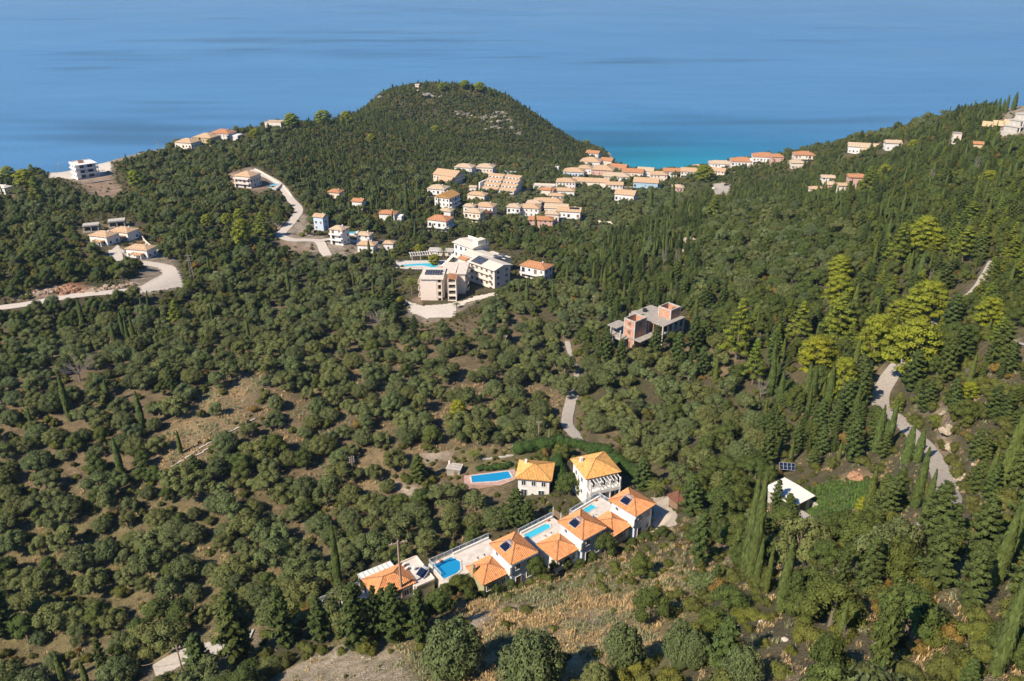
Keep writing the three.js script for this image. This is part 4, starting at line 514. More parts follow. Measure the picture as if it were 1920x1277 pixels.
// ---------------------------------------------------------------- two golden-roofed houses behind the row
{
  const y0 = landBase(4.6, -151) - .4, a = 18, t = thing('villa', 'golden-roofed white house with front terrace, left of the pair behind the villas', 'house', [5.4, y0, -152.2], R(-8));
  part('wall', bx(7.2, 6.4, 6.6, 0, 2.0, 0), M.white, t); tiledRoof(t, 'hip', 7.2, 6.6, 1.6, .55, 5.1, 'gold', 0, 0, 91);
  for (const s of [-2.3, 0, 2.3]) nearWindow(t, s, 3.9, 3.32, .9, 1.2); for (const s of [-2.2, 1.8]) nearWindow(t, s, 1.2, 3.32, 1.3, 1.8);
  const b = part('terrace', bx(6.8, .25, 2.6, .3, .1, 4.6), M.terracotta, t); part('terrace_wall', join([bx(6.8, 2, .2, .3, -.7, 5.9), bx(.2, 2, 2.6, 3.7, -.7, 4.6)]), M.white, b);
  railing(t, [-3, 5.85], [3.6, 5.85], .22, .8); nearWindow(t, 3.62, 3.6, 0, .9, 1.2, Math.PI / 2); part('chimney', bx(.55, 1.6, .55, -2.4, 6.2, -1.6), M.white, t);
  const q = [[-4.8, -1.5], [4.4, -1.9], [4.8, .9], [1, 1.7], [-4.9, 1.3]], [px, pz] = [-4.9,-157.6], py = land(px, pz) + .9; COURTS.push({ has: (a, b) => Math.hypot(a - px, b - pz) < 6.4 });
  pool('bright blue pool on a pinkish deck beside the left golden-roofed house', q, [px, py, pz], R(10), true);
  single('pool_deck', (() => { const g = extrudePoly(grow(q, 1.8), -2.2, .43); g.rotateY(R(10)); g.translate(px, py - .45, pz); return g; })(), mat(.62, .42, .36, { map: texConcrete }), null, null, null, 'structure');
  const y1 = landBase(18.6, -146.6) - .3, h = thing('villa', 'tall golden-roofed white house with timber-shaded balconies, right of the pair', 'house', [18.6, y1, -146.6], R(20));
  part('wall', bx(7.4, 8.8, 7.4, 0, 3.4, 0), M.white, h); tiledRoof(h, 'hip', 7.4, 7.4, 1.7, .55, 7.4, 'gold', 0, 0, 93); part('chimney', bx(.6, 1.7, .6, -2.8, 8.5, -1.5), M.white, h);
  for (const s of [-2.4, .2, 2.5]) { nearWindow(h, s, 5.6, 3.72, 1.1, 1.9); nearWindow(h, s, 1.9, 3.72, 1.1, 1.9); } for (const [s, yy] of [[-1.8, 5.4], [1.2, 5.4], [-1.8, 2.4], [1.2, 2.4]]) nearWindow(h, -3.72, yy, s, .8, 1.2, -Math.PI / 2);
  const bl = part('balcony', join([bx(7.4, .2, 1.8, 0, 4.1, 4.6), bx(7.4, .7, .1, 0, 4.5, 5.45), bx(.1, .7, 1.7, -3.65, 4.5, 4.6), bx(.1, .7, 1.7, 3.65, 4.5, 4.6)]), M.white, h);
  for (const s of [-3.5, -1.2, 1.2, 3.5]) part('pillar', bx(.28, 8.6, .28, s, 2.8, 5.35), M.white, h);
  for (let k = 0; k < 9; k++) part('pergola_beam', bx(.12, .16, 2.3, -3.4 + k * .85, 7.05, 4.7, 0, .1), M.white, h); part('stair_wall', bx(.25, 2.4, 3, 3.9, .4, 5.4), M.white, h);
}
{ // shed, hut, pump house
  const [sx, sz] = [51.6, -120.4], y = land(sx, sz); const t = thing('shed', 'shed under a bright white sheet roof beside the green meadow', 'shed', [sx, y, sz], R(33));
  part('wall', bx(5, 3.4, 6, 0, 1.1, 0), M.paleconcrete, t); part('roof', roofGeo('gable', 5.2, 6.2, .14, .4, .1), M.metalWhite, t, [0, 2.8, 0]); for (const s of [1, -1]) part('gable_wall', facesGeo([[[s * 2.4, 0, s * 3], [s * 2.4, 0, -s * 3], [s * 2.4, .13, 0]]]), M.paleconcrete, t, [0, 2.8, 0]); part('door', bx(1.6, 2.2, .1, .4, 1, 3.04), M.shutter, t); part('side_wall', bx(.3, 1.5, 7.5, 3.4, .4, .8), M.paleconcrete, t);
  const p = [56.5,-134.9], s = thing('photovoltaic_array', 'tilted blue solar panel array standing behind the white-roofed shed', 'solar panel', at(p[0], p[1], .8), R(-8)); s.scale.setScalar(.78); for (let k = 0; k < 4; k++) { const q = part('panel', bx(.95, .06, 1.9), M.panel, s, [-1.5 + k, .9, 0]); q.rotation.x = .75; part('panel_frame', join([bx(.04, .08, 1.9, -.48), bx(.04, .08, 1.9, .48), bx(.98, .08, .05, 0, 0, .94), bx(.98, .08, .05, 0, 0, -.94), bx(.95, .07, .03)]), M.panelLine, q); } part('stand', join([bar([-1.8, -1, .5], [-1.8, .6, .5], .05), bar([1.8, -1, .5], [1.8, .6, .5], .05), bar([-1.8, -1, -.6], [-1.8, 1.5, -.6], .05), bar([1.8, -1, -.6], [1.8, 1.5, -.6], .05)]), M.steel, s);
  const bq = [53,-134.2], b = thing('water_tank', 'pale grey box-shaped tank left of the solar panel array', 'water tank', at(bq[0], bq[1]), .3); part('tank', bx(1.5, .9, .9, 0, .5), M.paleconcrete, b); part('lid', bx(1.6, .1, 1, 0, 1), M.steel, b); part('base', bx(1.2, .2, .7, 0, .05), M.stone, b);
  const hq = [34.5,-133.5,2], k = thing('garden_hut', 'small hut with a dark reddish brown roof at the driveway edge', 'hut', at(hq[0], hq[1]), R(30)); part('wall', bx(2.6, 2.3, 2.6, 0, 1, 0), M.wood, k); tiledRoof(k, 'hip', 2.6, 2.6, .9, .4, 2, 'rust', 0, 0, 15); part('door', bx(.9, 1.9, .06, 0, .95, 1.32), M.doorBrown, k);
  const pq = [-14.3,-163.4,4.8], w = thing('pump_house', 'low white block with small roof openings in the olive grove clearing', 'pump house', at(pq[0], pq[1]), R(-12)); part('wall', bx(3.4, 2.6, 2.4, 0, .6, 0), M.stone, w); part('slab', bx(3.8, .2, 2.8, 0, 1.95, 0), M.paleconcrete, w); part('chimney', bx(.4, .9, .4, -1.6, 2.3, -1), M.white, w); for (let i = 0; i < 3; i++) for (let j = 0; j < 2; j++) part('hatch', bx(.7, .06, .4, -1 + i, 2.08, -.6 + j), M.stone, w); part('door', bx(.8, 1.6, .06, .6, .6, 1.23), M.shutter, w);
}

// ---------------------------------------------------------------- larger buildings
function windowRow(parent, n, x0, x1, y, z, turn = 0, w = 1.1, h = 1.3, m = M.pane) { for (let i = 0; i < n; i++) { const u = x0 + (x1 - x0) * (n > 1 ? i / (n - 1) : .5); const q = part('window', bx(w, h, .12), m, parent, turn ? [z, y, u] : [u, y, z]); q.rotation.y = turn; part('frame', join([bx(w + .2, .1, .16, 0, h / 2 + .05), bx(w + .2, .1, .2, 0, -h / 2 - .05), bx(.06, h, .15)]), M.shutterWhite, q); } }
function pvArray(label, p, turn, rows, cols, tilt) { const t = thing('photovoltaic_array', label, 'solar panel', p, turn); for (let r = 0; r < rows; r++) for (let c = 0; c < cols; c++) { const q = part('panel', bx(.96, .06, 1.56), M.panel, t, [(c - (cols - 1) / 2) * 1.02, .25 + (rows - 1 - r) * Math.sin(tilt) * 1.62 * (rows > 2 ? 1 : 0), (r - (rows - 1) / 2) * (rows > 2 ? 1.62 : 3)]); q.rotation.x = tilt; part('panel_frame', join([bx(.04, .07, 1.58, -.49), bx(.04, .07, 1.58, .49), bx(.96, .068, .04, 0, 0, -.26), bx(.96, .068, .04, 0, 0, .26)]), M.panelLine, q); } return t; }
{ // hotel: tower at the front
  const y = landBase(-32.5, -300) - .6, t = thing('hotel_tower', 'four-storey cream hotel block with solar panels on its roof, nearest the gravel yard', 'hotel', [-32.6, y, -305.6], R(-2)), h = 9.7;
  part('wall', bx(7.2, h + 2, 11, -1.2, h / 2 - 1, 0), M.beige, t); part('roof', bx(9.6, .3, 12.2, 0, h + .2, 0, 0, .05), M.roofWhite, t);
  part('side_wall', bx(.3, h + 2, 2.4, 3.9, h / 2 - 1, 4.2), M.beige, t); part('recess_wall', bx(2.4, h + 1, 8, 3.4, h / 2 - .6, -1.4), M.cream, t);
  for (let s = 0; s < 3; s++) { part('balcony', join([bx(1.5, .2, 2.4, 3.1, 1.2 + s * 2.9, 4.2), bx(1.5, .9, .12, 3.1, 1.7 + s * 2.9, 5.4)]), M.cream, t); part('balcony_door', bx(1.2, 2, .1, 3.1, 2.7 + s * 2.9, 2.65), M.pane, t); part('balcony', join([bx(1.1, .2, 9, -5.3, 1.2 + s * 2.9, 0), bx(.12, .9, 9, -5.85, 1.7 + s * 2.9, 0)]), M.cream, t); windowRow(t, 3, -3.5, 3.5, 2.6 + s * 2.9, -4.85, -Math.PI / 2); }
  part('drain_pipe', bar([1.9, -1, 5.55], [1.9, h, 5.55], .07), M.paleconcrete, t);
  pvArray('two rows of dark solar panels on the flat roof of the hotel tower', [-32.3, y + h + .5, -305.8], R(-2), 2, 7, .28);
  const b = thing('stair_tower', 'narrow hotel bay of stacked balconies under a bright orange tiled roof', 'hotel', [-24.4, y, -302.6], R(-2));
  part('wall', bx(3.3, h + 1.6, 5.5, 0, h / 2 - 1.6, -1.6), M.cream, b); part('roof', roofGeo('gable', 6, 3.4, .1, .2), M.tileOrange, b, [0, h - .2, -.3]).rotation.set(.16, Math.PI / 2, 0, 'YXZ'); for (const s of [-1, 1]) part('side_wall', bx(.3, h + 1.4, 2.4, s * 1.6, h / 2 - 1.1, 2.2), M.cream, b);
  for (let s = 0; s < 4; s++) { part('balcony', join([bx(2.9, .2, 2.2, 0, -.2 + s * 2.55, 2.2), bx(2.9, .8, .12, 0, .3 + s * 2.55, 3.25)]), M.cream, b); part('balcony_door', bx(2.2, 1.5, .1, 0, 1.3 + s * 2.55, 1.2), M.pane, b); }
  const c = thing('hotel_wing', 'pale flat-roofed hotel wing directly behind the orange-roofed balcony bay', 'hotel', [-24, y + .4, -313], R(-3));
  part('wall', bx(9.6, 10, 12, 0, 4, 0), M.cream, c); part('roof', bx(10.6, .3, 13.2, 0, 9.2, 0, 0, .03), M.roofWhite, c); part('roof_ridge', bx(.2, .3, 12.6, .8, 9.45, 0), M.cream, c); windowRow(c, 3, -4, 4, 7.5, 4.85, Math.PI / 2); windowRow(c, 3, -4, 4, 4.6, 4.85, Math.PI / 2); part('tile_roof', roofGeo('gable', 4, 3.4, .7, .3), M.tileOrange, c, [-5.6, 8, -2]); part('side_block', bx(3.6, 9, 3, -5.6, 3.6, -2), M.cream, c);
  for (let s = 0; s < 3; s++) part('balcony', join([bx(1.3, .2, 3, 5.4, 1.2 + s * 2.9, 3.5), bx(.12, .9, 3, 6, 1.7 + s * 2.9, 3.5)]), M.cream, c);
  const y2 = landBase(-9, -321), d = thing('hotel_wing', 'hotel wing with blue-grey solar panels on its sloping pale roof', 'hotel', [-9.6, y2, -320.4], R(-45));
  part('wall', bx(15.5, 10, 9.2, 0, 3.6, 0), M.beige, d); part('roof', roofGeo('gable', 16.4, 10.2, 1.3, .5, .25), M.roofWhite, d, [0, 8.3, 0]); for (const s of [1, -1]) part('gable_wall', facesGeo([[[s * 7.74, 0, s * 4.6], [s * 7.74, 0, -s * 4.6], [s * 7.74, 1.3, 0]]]), M.beige, d, [0, 8.4, 0]);
  for (const s of [1.6, 4.4, 7]) windowRow(d, 5, -6.4, 6, s, 4.65); for (const s of [1.6, 4.4, 7]) windowRow(d, 2, -2.5, 2.5, s, 7.8, Math.PI / 2); for (const s of [.4, 3.2, 5.9]) part('balcony', join([bx(13, .2, 1.4, -.6, s, 5.3), bx(13, .8, .12, -.6, s + .45, 5.95)]), M.cream, d);
  pvArray('wide array of blue-grey solar panels on the sloping roof of the hotel wing', (() => { const c2 = Math.cos(R(-45)), s2 = Math.sin(R(-45)), lx = -3.6, lz = 2.6; return [-9.6 + lx * c2 + lz * s2, y2 + 8.95, -320.4 - lx * s2 + lz * c2]; })(), R(-45), 3, 6, .27);
  const m = thing('hotel_wing', 'low middle hotel wing with pale roof linking the panelled wing and rear block', 'hotel', [-14, y2 - .5, -336.5], R(-45));
  part('wall', bx(15, 8, 9, 0, 3, 0), M.cream, m); part('roof', roofGeo('gable', 15.6, 9.6, .8, .4, .25), M.roofWhite, m, [0, 7, 0]); windowRow(m, 4, -5.5, 5.5, 5.2, 4.55); windowRow(m, 4, -5.5, 5.5, 2.4, 4.55); part('tile_canopy', roofGeo('gable', 5, 3, .7, .3), M.tileOrange, m, [-5, 5.6, 5.6]); part('canopy_wall', bx(4.6, 6, 2.6, -5, 2.5, 5.6), M.beige, m); part('rear_annex', bx(12, 6.4, 5, 4, 3, -6.5), M.cream, m); part('annex_roof', bx(12.4, .3, 5.4, 4, 6.3, -6.5), M.roofWhite, m);
  const y4 = landBase(-19, -348), f = thing('hotel_wing', 'rear three-storey hotel block with white window band and stepped parapet', 'hotel', [-19.2, y4, -348.4], R(-45));
  part('wall', bx(13, 12.4, 9, 0, 5, 0), M.white, f); part('roof', roofGeo('gable', 13.6, 9.8, .7, .4, .25), M.roofWhite, f, [0, 11.2, 0]); for (const s of [3, 6, 9.4]) windowRow(f, 4, -5, 5, s, 4.55, 0, 1.2, 1.6); part('parapet', bx(13.5, 1, .3, 0, 12, -4.8), M.white, f); part('tower', bx(3.4, 3, 5, 5, 12.6, -1), M.cream, f); part('balcony', join([bx(12.5, .2, 1.3, 0, 4.6, 5.1), bx(12.5, .8, .12, 0, 5.1, 5.7)]), M.cream, f); part('stair', bx(1.6, .3, 9, -6.6, 3.4, 8, 0, .5), M.cream, f);
  pvArray('small set of solar panels on the far right edge of the hotel roofs', [-5.5, y2 + 7.4, -333], R(-45), 2, 4, .2);
  COURTS.push({ has: (a, b) => Math.hypot(a + 39, (b + 352) * 1.2) < 12 });
  // pool, pergola
  const pq = [[-10, -1], [-4, -2.6], [3, -3.4], [7, -2], [6, 4], [1.5, 3.6], [-.5, 0], [-9.6, 1.2]], [hx, hz] = [-38.7,-346.7]; const py = landBase(hx, hz) + .25;
  pool('bright blue hotel pool with a dog-leg shape beside the trees', pq, [hx - 3, py, hz - 3], 0, false); single('pool_deck', extrudePoly([[-14, -7], [10, -8], [10, 6], [-2, 5], [-13, 2.5]].map(([a, b]) => [a + hx - 3, b + hz - 3]), py - 2.5, py - .05), M.terrazzo, null, null, null, 'structure');
  const [gx, gz] = [-43.4,-367], pg = thing('pergola', 'white beamed pergola behind the hotel pool', 'pergola', [gx, landBase(gx, gz) + .3, gz], R(14)); for (const a of [-6, -2, 2, 6]) for (const b of [-2.5, 2.5]) part('post', bx(.25, 2.6, .25, a, 1.3, b), M.white, pg); for (const b of [-2.5, 2.5]) part('beam', bx(14, .25, .25, 0, 2.7, b), M.white, pg); for (let k = 0; k < 12; k++) part('rafter', bx(.18, .2, 6.4, -6.6 + k * 1.2, 2.9, 0), M.white, pg);
  const [rx, rz] = [-35.6,-377.5]; const bar_ = thing('pool_bar', 'long low grey-roofed pool bar between pergola and hotel', 'pool bar', at(rx, rz), R(-8)); part('wall', bx(12, 2.8, 4, 0, 1, 0), M.cream, bar_); part('roof', bx(13, .25, 5, 0, 2.6, 0, 0, .08), M.paleconcrete, bar_); windowRow(bar_, 4, -4.5, 4.5, 1.3, 2.05);
}
{ // white apartment block with open floors
  const q = SITES.apartment, y = landBase(q.x, q.z) + .3, t = thing('apartment_building', 'unfinished white three-storey apartment block on the terrace above the sea', 'building', [q.x, y, q.z], R(q.a)); const W = 13, D = 13, F = 3.2;
  for (let s = 0; s <= 3; s++) part('slab', bx(W + (s < 3 ? 2 : 1.4), .3, D + (s < 3 ? 2 : 1.4), .3, s * F, .3), M.white, t);
  for (let s = 0; s < 3; s++) { part('wall', join([bx(W * .2, F - .3, .3, -W * .4, s * F + F / 2, D / 2 - .6), bx(W * .16, F - .3, .3, 0, s * F + F / 2, D / 2 - .6), bx(W * .16, F - .3, .3, W * .42, s * F + F / 2, D / 2 - .6), bx(.3, F - .3, D - 1, -W / 2 + .2, s * F + F / 2, 0), bx(.3, F - .3, D - 1, W / 2 - .2, s * F + F / 2, 0), bx(W, F - .3, .3, 0, s * F + F / 2, -D / 2 + .3)]), M.white, t); for (const x of [-2.6, 2.7]) { part('window', bx(3, 2.4, .1, x, s * F + 1.5, D / 2 - .75), M.pane, t); } part('balcony', join([bx(W + 1.6, .9, .12, .3, s * F + .6, D / 2 + 1.2), bx(.12, .9, 1.8, W / 2 + 1.1, s * F + .6, D / 2 + .3)]), s ? M.white : M.concrete, t); windowRow(t, 3, -4, 4, s * F + 1.7, -W / 2 + .02, -Math.PI / 2, 1.6, 1.1); part('column', bx(.35, F - .3, .35, W / 2 + .7, s * F + F / 2, D / 2 + .7), M.white, t); }
  part('stair_house', join([bx(3.4, 1.5, .3, -1, 3 * F + .9, 1.5), bx(3.4, 1.5, .3, -1, 3 * F + .9, -1.5), bx(.3, 1.5, 2.7, -2.6, 3 * F + .9, 0)]), M.brick, t); part('parapet', join([bx(W, .6, .25, .3, 3 * F + .45, -D / 2), bx(.25, .6, D, -W / 2, 3 * F + .45, 0)]), M.white, t); part('plinth', bx(W + 3, 2.6, D + 3, 0, -1.4, .5), M.paleconcrete, t);
  const w = thing('terrace_wall', 'pale retaining wall along the plot below the white apartment block', 'wall', [q.x + 8, y - 2, q.z + 12], R(q.a)); part('wall', bx(26, 2.2, .5, 3, 0, 3), M.stone, w); part('coping', bx(26.2, .2, .7, 3, 1.2, 3), M.paleconcrete, w);
}
for (const [k, l, nm] of [['frameA', 'left bare concrete house frame behind the three bungalows', 0], ['frameB', 'right bare concrete house frame behind the three bungalows', 1]]) {
  const [x, z, w] = SITES[k].p, y = land(x, z), t = thing('bare_house', l, 'unfinished house', [x, y, z], R(SITES[k].a)), W = w * .85, D = W * .75; part('slab', bx(W + .6, .35, D + .6, 0, 3.3, 0), M.paleconcrete, t); part('floor_slab', bx(W + 1, .5, D + 1, 0, .1, 0), M.concrete, t); for (const a of [-1, 0, 1]) for (const b of [-1, 1]) part('column', bx(.4, 3, .4, a * (W / 2 - .2), 1.7, b * (D / 2 - .2)), M.paleconcrete, t); part('wall', bx(W, 3, .25, 0, 1.7, -D / 2 + .4), M.concrete, t); part('wall', bx(.25, 3, D * .6, -W / 2 + .2, 1.7, -D * .12), M.concrete, t); part('parapet', bx(W + .6, .3, .2, 0, 3.6, D / 2 + .2), M.paleconcrete, t);
}
{ // terraced hotel in the village: two stacks of tiled roofs stepping down the slope
  const [x, z, w] = SITES.terraced.p, y = landBase(x, z), t = thing('terraced_hotel', 'large village hotel whose sand-coloured roofs step down in two stacks of four', 'hotel', [x, y, z], R(SITES.terraced.a)), U = w * .42;
  for (let c = 0; c < 2; c++) for (let r = 0; r < 4; r++) { const h = 9.6 - r * 2.1, px = (c - .5) * (U + 1.6) + r * .8, pz = -7.5 + r * 4.9 + c * -1.5; part('wall', bx(U, h + 3, 4.6, px, h / 2 - 1.5, pz), M.white, t); const g = part('roof', bx(U + 1.2, .25, 4.4, px, h + .55, pz + .2, 0, .24), M.tileSand, t); for (let k = 0; k < 4; k++) part('window', bx(1.6, 1.3, .1, px - U / 2 + (k + .5) * U / 4, h - 1, pz + 2.33), M.pane, t); part('balcony', join([bx(U, .2, 1.4, px, h - 2, pz + 3), bx(U, .6, .1, px, h - 1.7, pz + 3.6)]), M.cream, t); }
  part('side_wall', bx(1.2, 9, 17, -U - 1.6, 2.5, 0), M.white, t); part('rear_block', bx(7, 8, 6, -U * .3, 3.5, -13), M.cream, t); part('rear_roof', roofGeo('hip', 7, 6, 1.4, .4), M.tileSand, t, [-U * .3, 7.5, -13]);
  const [px, pz] = [-9.2,-676.2]; pool('small pale blue pool behind the terraced village hotel', [[-7, -3], [7, -3], [7, 3], [-4, 3], [-7, 1]], [px, landBase(px, pz) + 2.2, pz], R(-20), false); const pd = single('pool_deck', bx(24, 3.4, 12, 0, 0, 0), M.terrazzo, null, null, null, 'structure'); pd.position.set(px, landBase(px, pz) + .45, pz); pd.rotation.y = R(-20);
}
{ // concrete building on the right skyline
  const [x, z] = [280,-442.5], y = landBase(x, z), t = thing('concrete_building', 'stepped bare concrete building cut by the right edge of the frame', 'unfinished building', [x, y, z], R(28)); const F = 3.1;
  for (const [k, x0, x1, d] of [[0, -6, 9, 9], [1, -3.5, 9, 8], [2, 0, 9, 7]]) { part('slab', bx(x1 - x0 + .8, .35, d + .8, (x0 + x1) / 2, k * F + F, 0), M.paleconcrete, t); part('wall', bx(x1 - x0, F, d - 1.5, (x0 + x1) / 2, k * F + F / 2, -.6), M.paleconcrete, t); const n = Math.round((x1 - x0) / 3); for (let i = 0; i <= n; i++) part('column', bx(.4, F, .4, x0 + (x1 - x0) * i / n, k * F + F / 2, d / 2), M.white, t); for (let i = 0; i < n; i++) part('window', bx(1.7, 1.9, .1, x0 + (x1 - x0) * (i + .5) / n, k * F + 1.5, d / 2 - 1.33), M.pane, t); part('parapet', bx(x1 - x0 + .6, .5, .2, (x0 + x1) / 2, k * F + F + .4, d / 2 + .2), M.white, t); }
  part('base', bx(17, 4, 11, 1.5, -1.9, 0), M.paleconcrete, t);
  const [wx, wz] = [289.1,-471.5], w = thing('retaining_wall', 'pale stepped retaining wall left of the bare concrete building', 'wall', at(wx, wz), R(-40)); for (let k = 0; k < 4; k++) part('step', bx(6, 3, .6, -8 + k * 5.4, 1 + k * 1.1, 0), M.ochre, w);
}
{ // unfinished brick and concrete building in the middle
  const cx = 45.5, cz = -233, y = landBase(42, -234) + .8, t = thing('brick_building', 'half-built brick and concrete building with open floors, in the middle of the woods', 'unfinished building', [cx, y, cz], R(42));
  const col = (x, z, y0, y1) => part('column', bx(.42, y1 - y0, .42, x, (y0 + y1) / 2, z), M.paleconcrete, t), slab = (x0, x1, z0, z1, yy) => part('slab', bx(x1 - x0, .3, z1 - z0, (x0 + x1) / 2, yy, (z0 + z1) / 2), M.concrete, t);
  const beam = (a, b, yy) => part('beam', bx(Math.abs(b[0] - a[0]) + .3, .38, Math.abs(b[1] - a[1]) + .3, (a[0] + b[0]) / 2, yy, (a[1] + b[1]) / 2), M.paleconcrete, t);
  // a bay of brickwork between columns, with or without an opening; axis x or z
  const bay = (ax, f, a, b, y0, y1, op) => { const L = b - a, w = .22, P = (u, v, l, h) => ax === 'x' ? bx(l, h, w, u, v, f) : bx(w, h, l, f, v, u), h = y1 - y0, mid = (a + b) / 2; const g = op ? join([P(a + (L - op) / 4, y0 + h / 2, (L - op) / 2, h), P(b - (L - op) / 4, y0 + h / 2, (L - op) / 2, h), P(mid, y0 + h * .16, op, h * .32), P(mid, y1 - h * .1, op, h * .2)]) : P(mid, y0 + h / 2, L, h); part('brick_bay', g, M.brick, t); if (op) part('window', P(mid, y0 + h * .56, op, h * .46), M.shutter, t); };  // window: dark sheet filling each open hole, standing for the shade inside
  const L0 = -1, L1 = 3.4, L2 = 6.6, L3 = 9.1; // floor levels
  slab(-9.4, 7, -8.6, 3.2, L1); slab(-1, 10.3, -9, 5.4, L2 + .4); slab(-1, 10, -1, 5.2, L1); slab(-8.6, -3.6, -4, .4, L2);
  for (const [x, z] of [[-9, -4], [-3.6, -4], [-9, .2], [-3.6, .2]]) col(x, z, L0 - 3, L3 + .4);
  for (const z of [-4, .2]) { beam([-9, z], [-3.6, z], L3 + .2); beam([-9, z], [-3.6, z], L2); beam([-9, z], [-3.6, z], L1); } for (const x of [-9, -3.6]) { beam([x, -4], [x, .2], L3 + .2); beam([x, -4], [x, .2], L2); }
  for (const [y0, y1] of [[L0 - 2, L1 - .2], [L1 + .2, L2 - .2], [L2 + .2, L3]]) { bay('x', .2, -8.8, -3.8, y0, y1, y1 > 9 ? 1.4 : 0); bay('z', -9, -3.8, 0, y0, y1, 1.3); bay('z', -3.6, -3.8, 0, y0, y1); } bay('x', -4, -8.8, -3.8, L2 + .2, L3);
  for (const x of [-.8, 1.9, 4.6, 7.3, 10]) col(x, 5.1, L0 - 3, L2 + .3); part('parapet', bx(10.6, .5, .2, 4.6, L1 + .4, 5.1), M.paleconcrete, t); for (const z of [-8.6, -4.6, -.6]) { col(7, z, L0 - 2, L2 + .3); col(-1, z, L0 - 2, L2 + .3); } bay('x', -1.2, -.8, 6.8, L0 - 1, L2); bay('x', 2.2, -.8, 9.6, L0 - 2, L1 - .2, 1.5); bay('x', 1.2, -.8, 9.6, L1 + .2, L2);
  for (const [x, z] of [[-12, -7], [-12, -3], [-9, -8.4]]) col(x, z, L0 - 3, L2 - .4); slab(-12.3, -9, -8.6, -2, L1 - .4); slab(-12, -6.5, -8.6, -4.6, L2 - .2); beam([-12, -8.4], [-12, -2.2], L1 - .2);
  // raised box at the right end
  for (const [x, z] of [[5, -1.4], [9.8, -1.4], [5, 3.4], [9.8, 3.4]]) col(x, z, x > 6 && z > 0 ? L0 - 2 : L2 + .5, L3 + 1.4); for (const z of [-1.4, 3.4]) { beam([5, z], [9.8, z], L3 + 1.2); bay('x', z, 5.2, 9.6, L2 + .6, L3 + 1, z > 0 ? 0 : 0); } for (const x of [5, 9.8]) { beam([x, -1.4], [x, 3.4], L3 + 1.2); bay('z', x, -1.2, 3.2, L2 + .6, L3 + 1, x > 6 ? 1.2 : 0); }
  const k = thing('water_tank', 'round black water tank on the concrete roof of the half-built building', 'water tank', (() => { const c = Math.cos(R(42)), s = Math.sin(R(42)), lx = 4.2, lz = -6.6; return [cx + lx * c + lz * s, y + L2 + .55, cz - lx * s + lz * c]; })()); part('tank', cyl(.75, .75, .95, 0, .48, 0, 16), M.black, k); part('lid', cyl(.3, .75, .12, 0, 1.02, 0, 16), M.black, k);
  part('roof_block', join([bx(1.6, .4, 4, 1, L2 + .75, -7)]), M.concrete, t);
}
{ // pools of the left slope
  const [x, z] = [-152.1,-488.4], y = landBase(x, z) + .5; single('pool_deck', bx(11, 3, 15, 0, -1.55, 0), M.terrazzo, null, null, null, 'structure').position.set(x, y, z); pool('upper turquoise pool on the terrace right of the pillared villa', [[-3, -5.5], [3.5, -5.5], [3.5, -1.6], [-3, -1.6]], [x, y, z], 0); pool('lower turquoise pool on the terrace right of the pillared villa', [[-3.5, .2], [3, .2], [3, 4.4], [-3.5, 4.4]], [x, y, z], 0);
  const [u, v] = [-86.4,-404.2], w = landBase(u, v) + .5; single('pool_deck', bx(8, 2.4, 8, 0, -1.25, 0), M.white, null, null, null, 'structure').position.set(u, w, v); pool('small pool between the white three-storey villa and the low white villa', [[-2.5, -2.5], [2.5, -2.5], [2.5, 2.5], [-2.5, 2.5]], [u, w, v], 0);
}

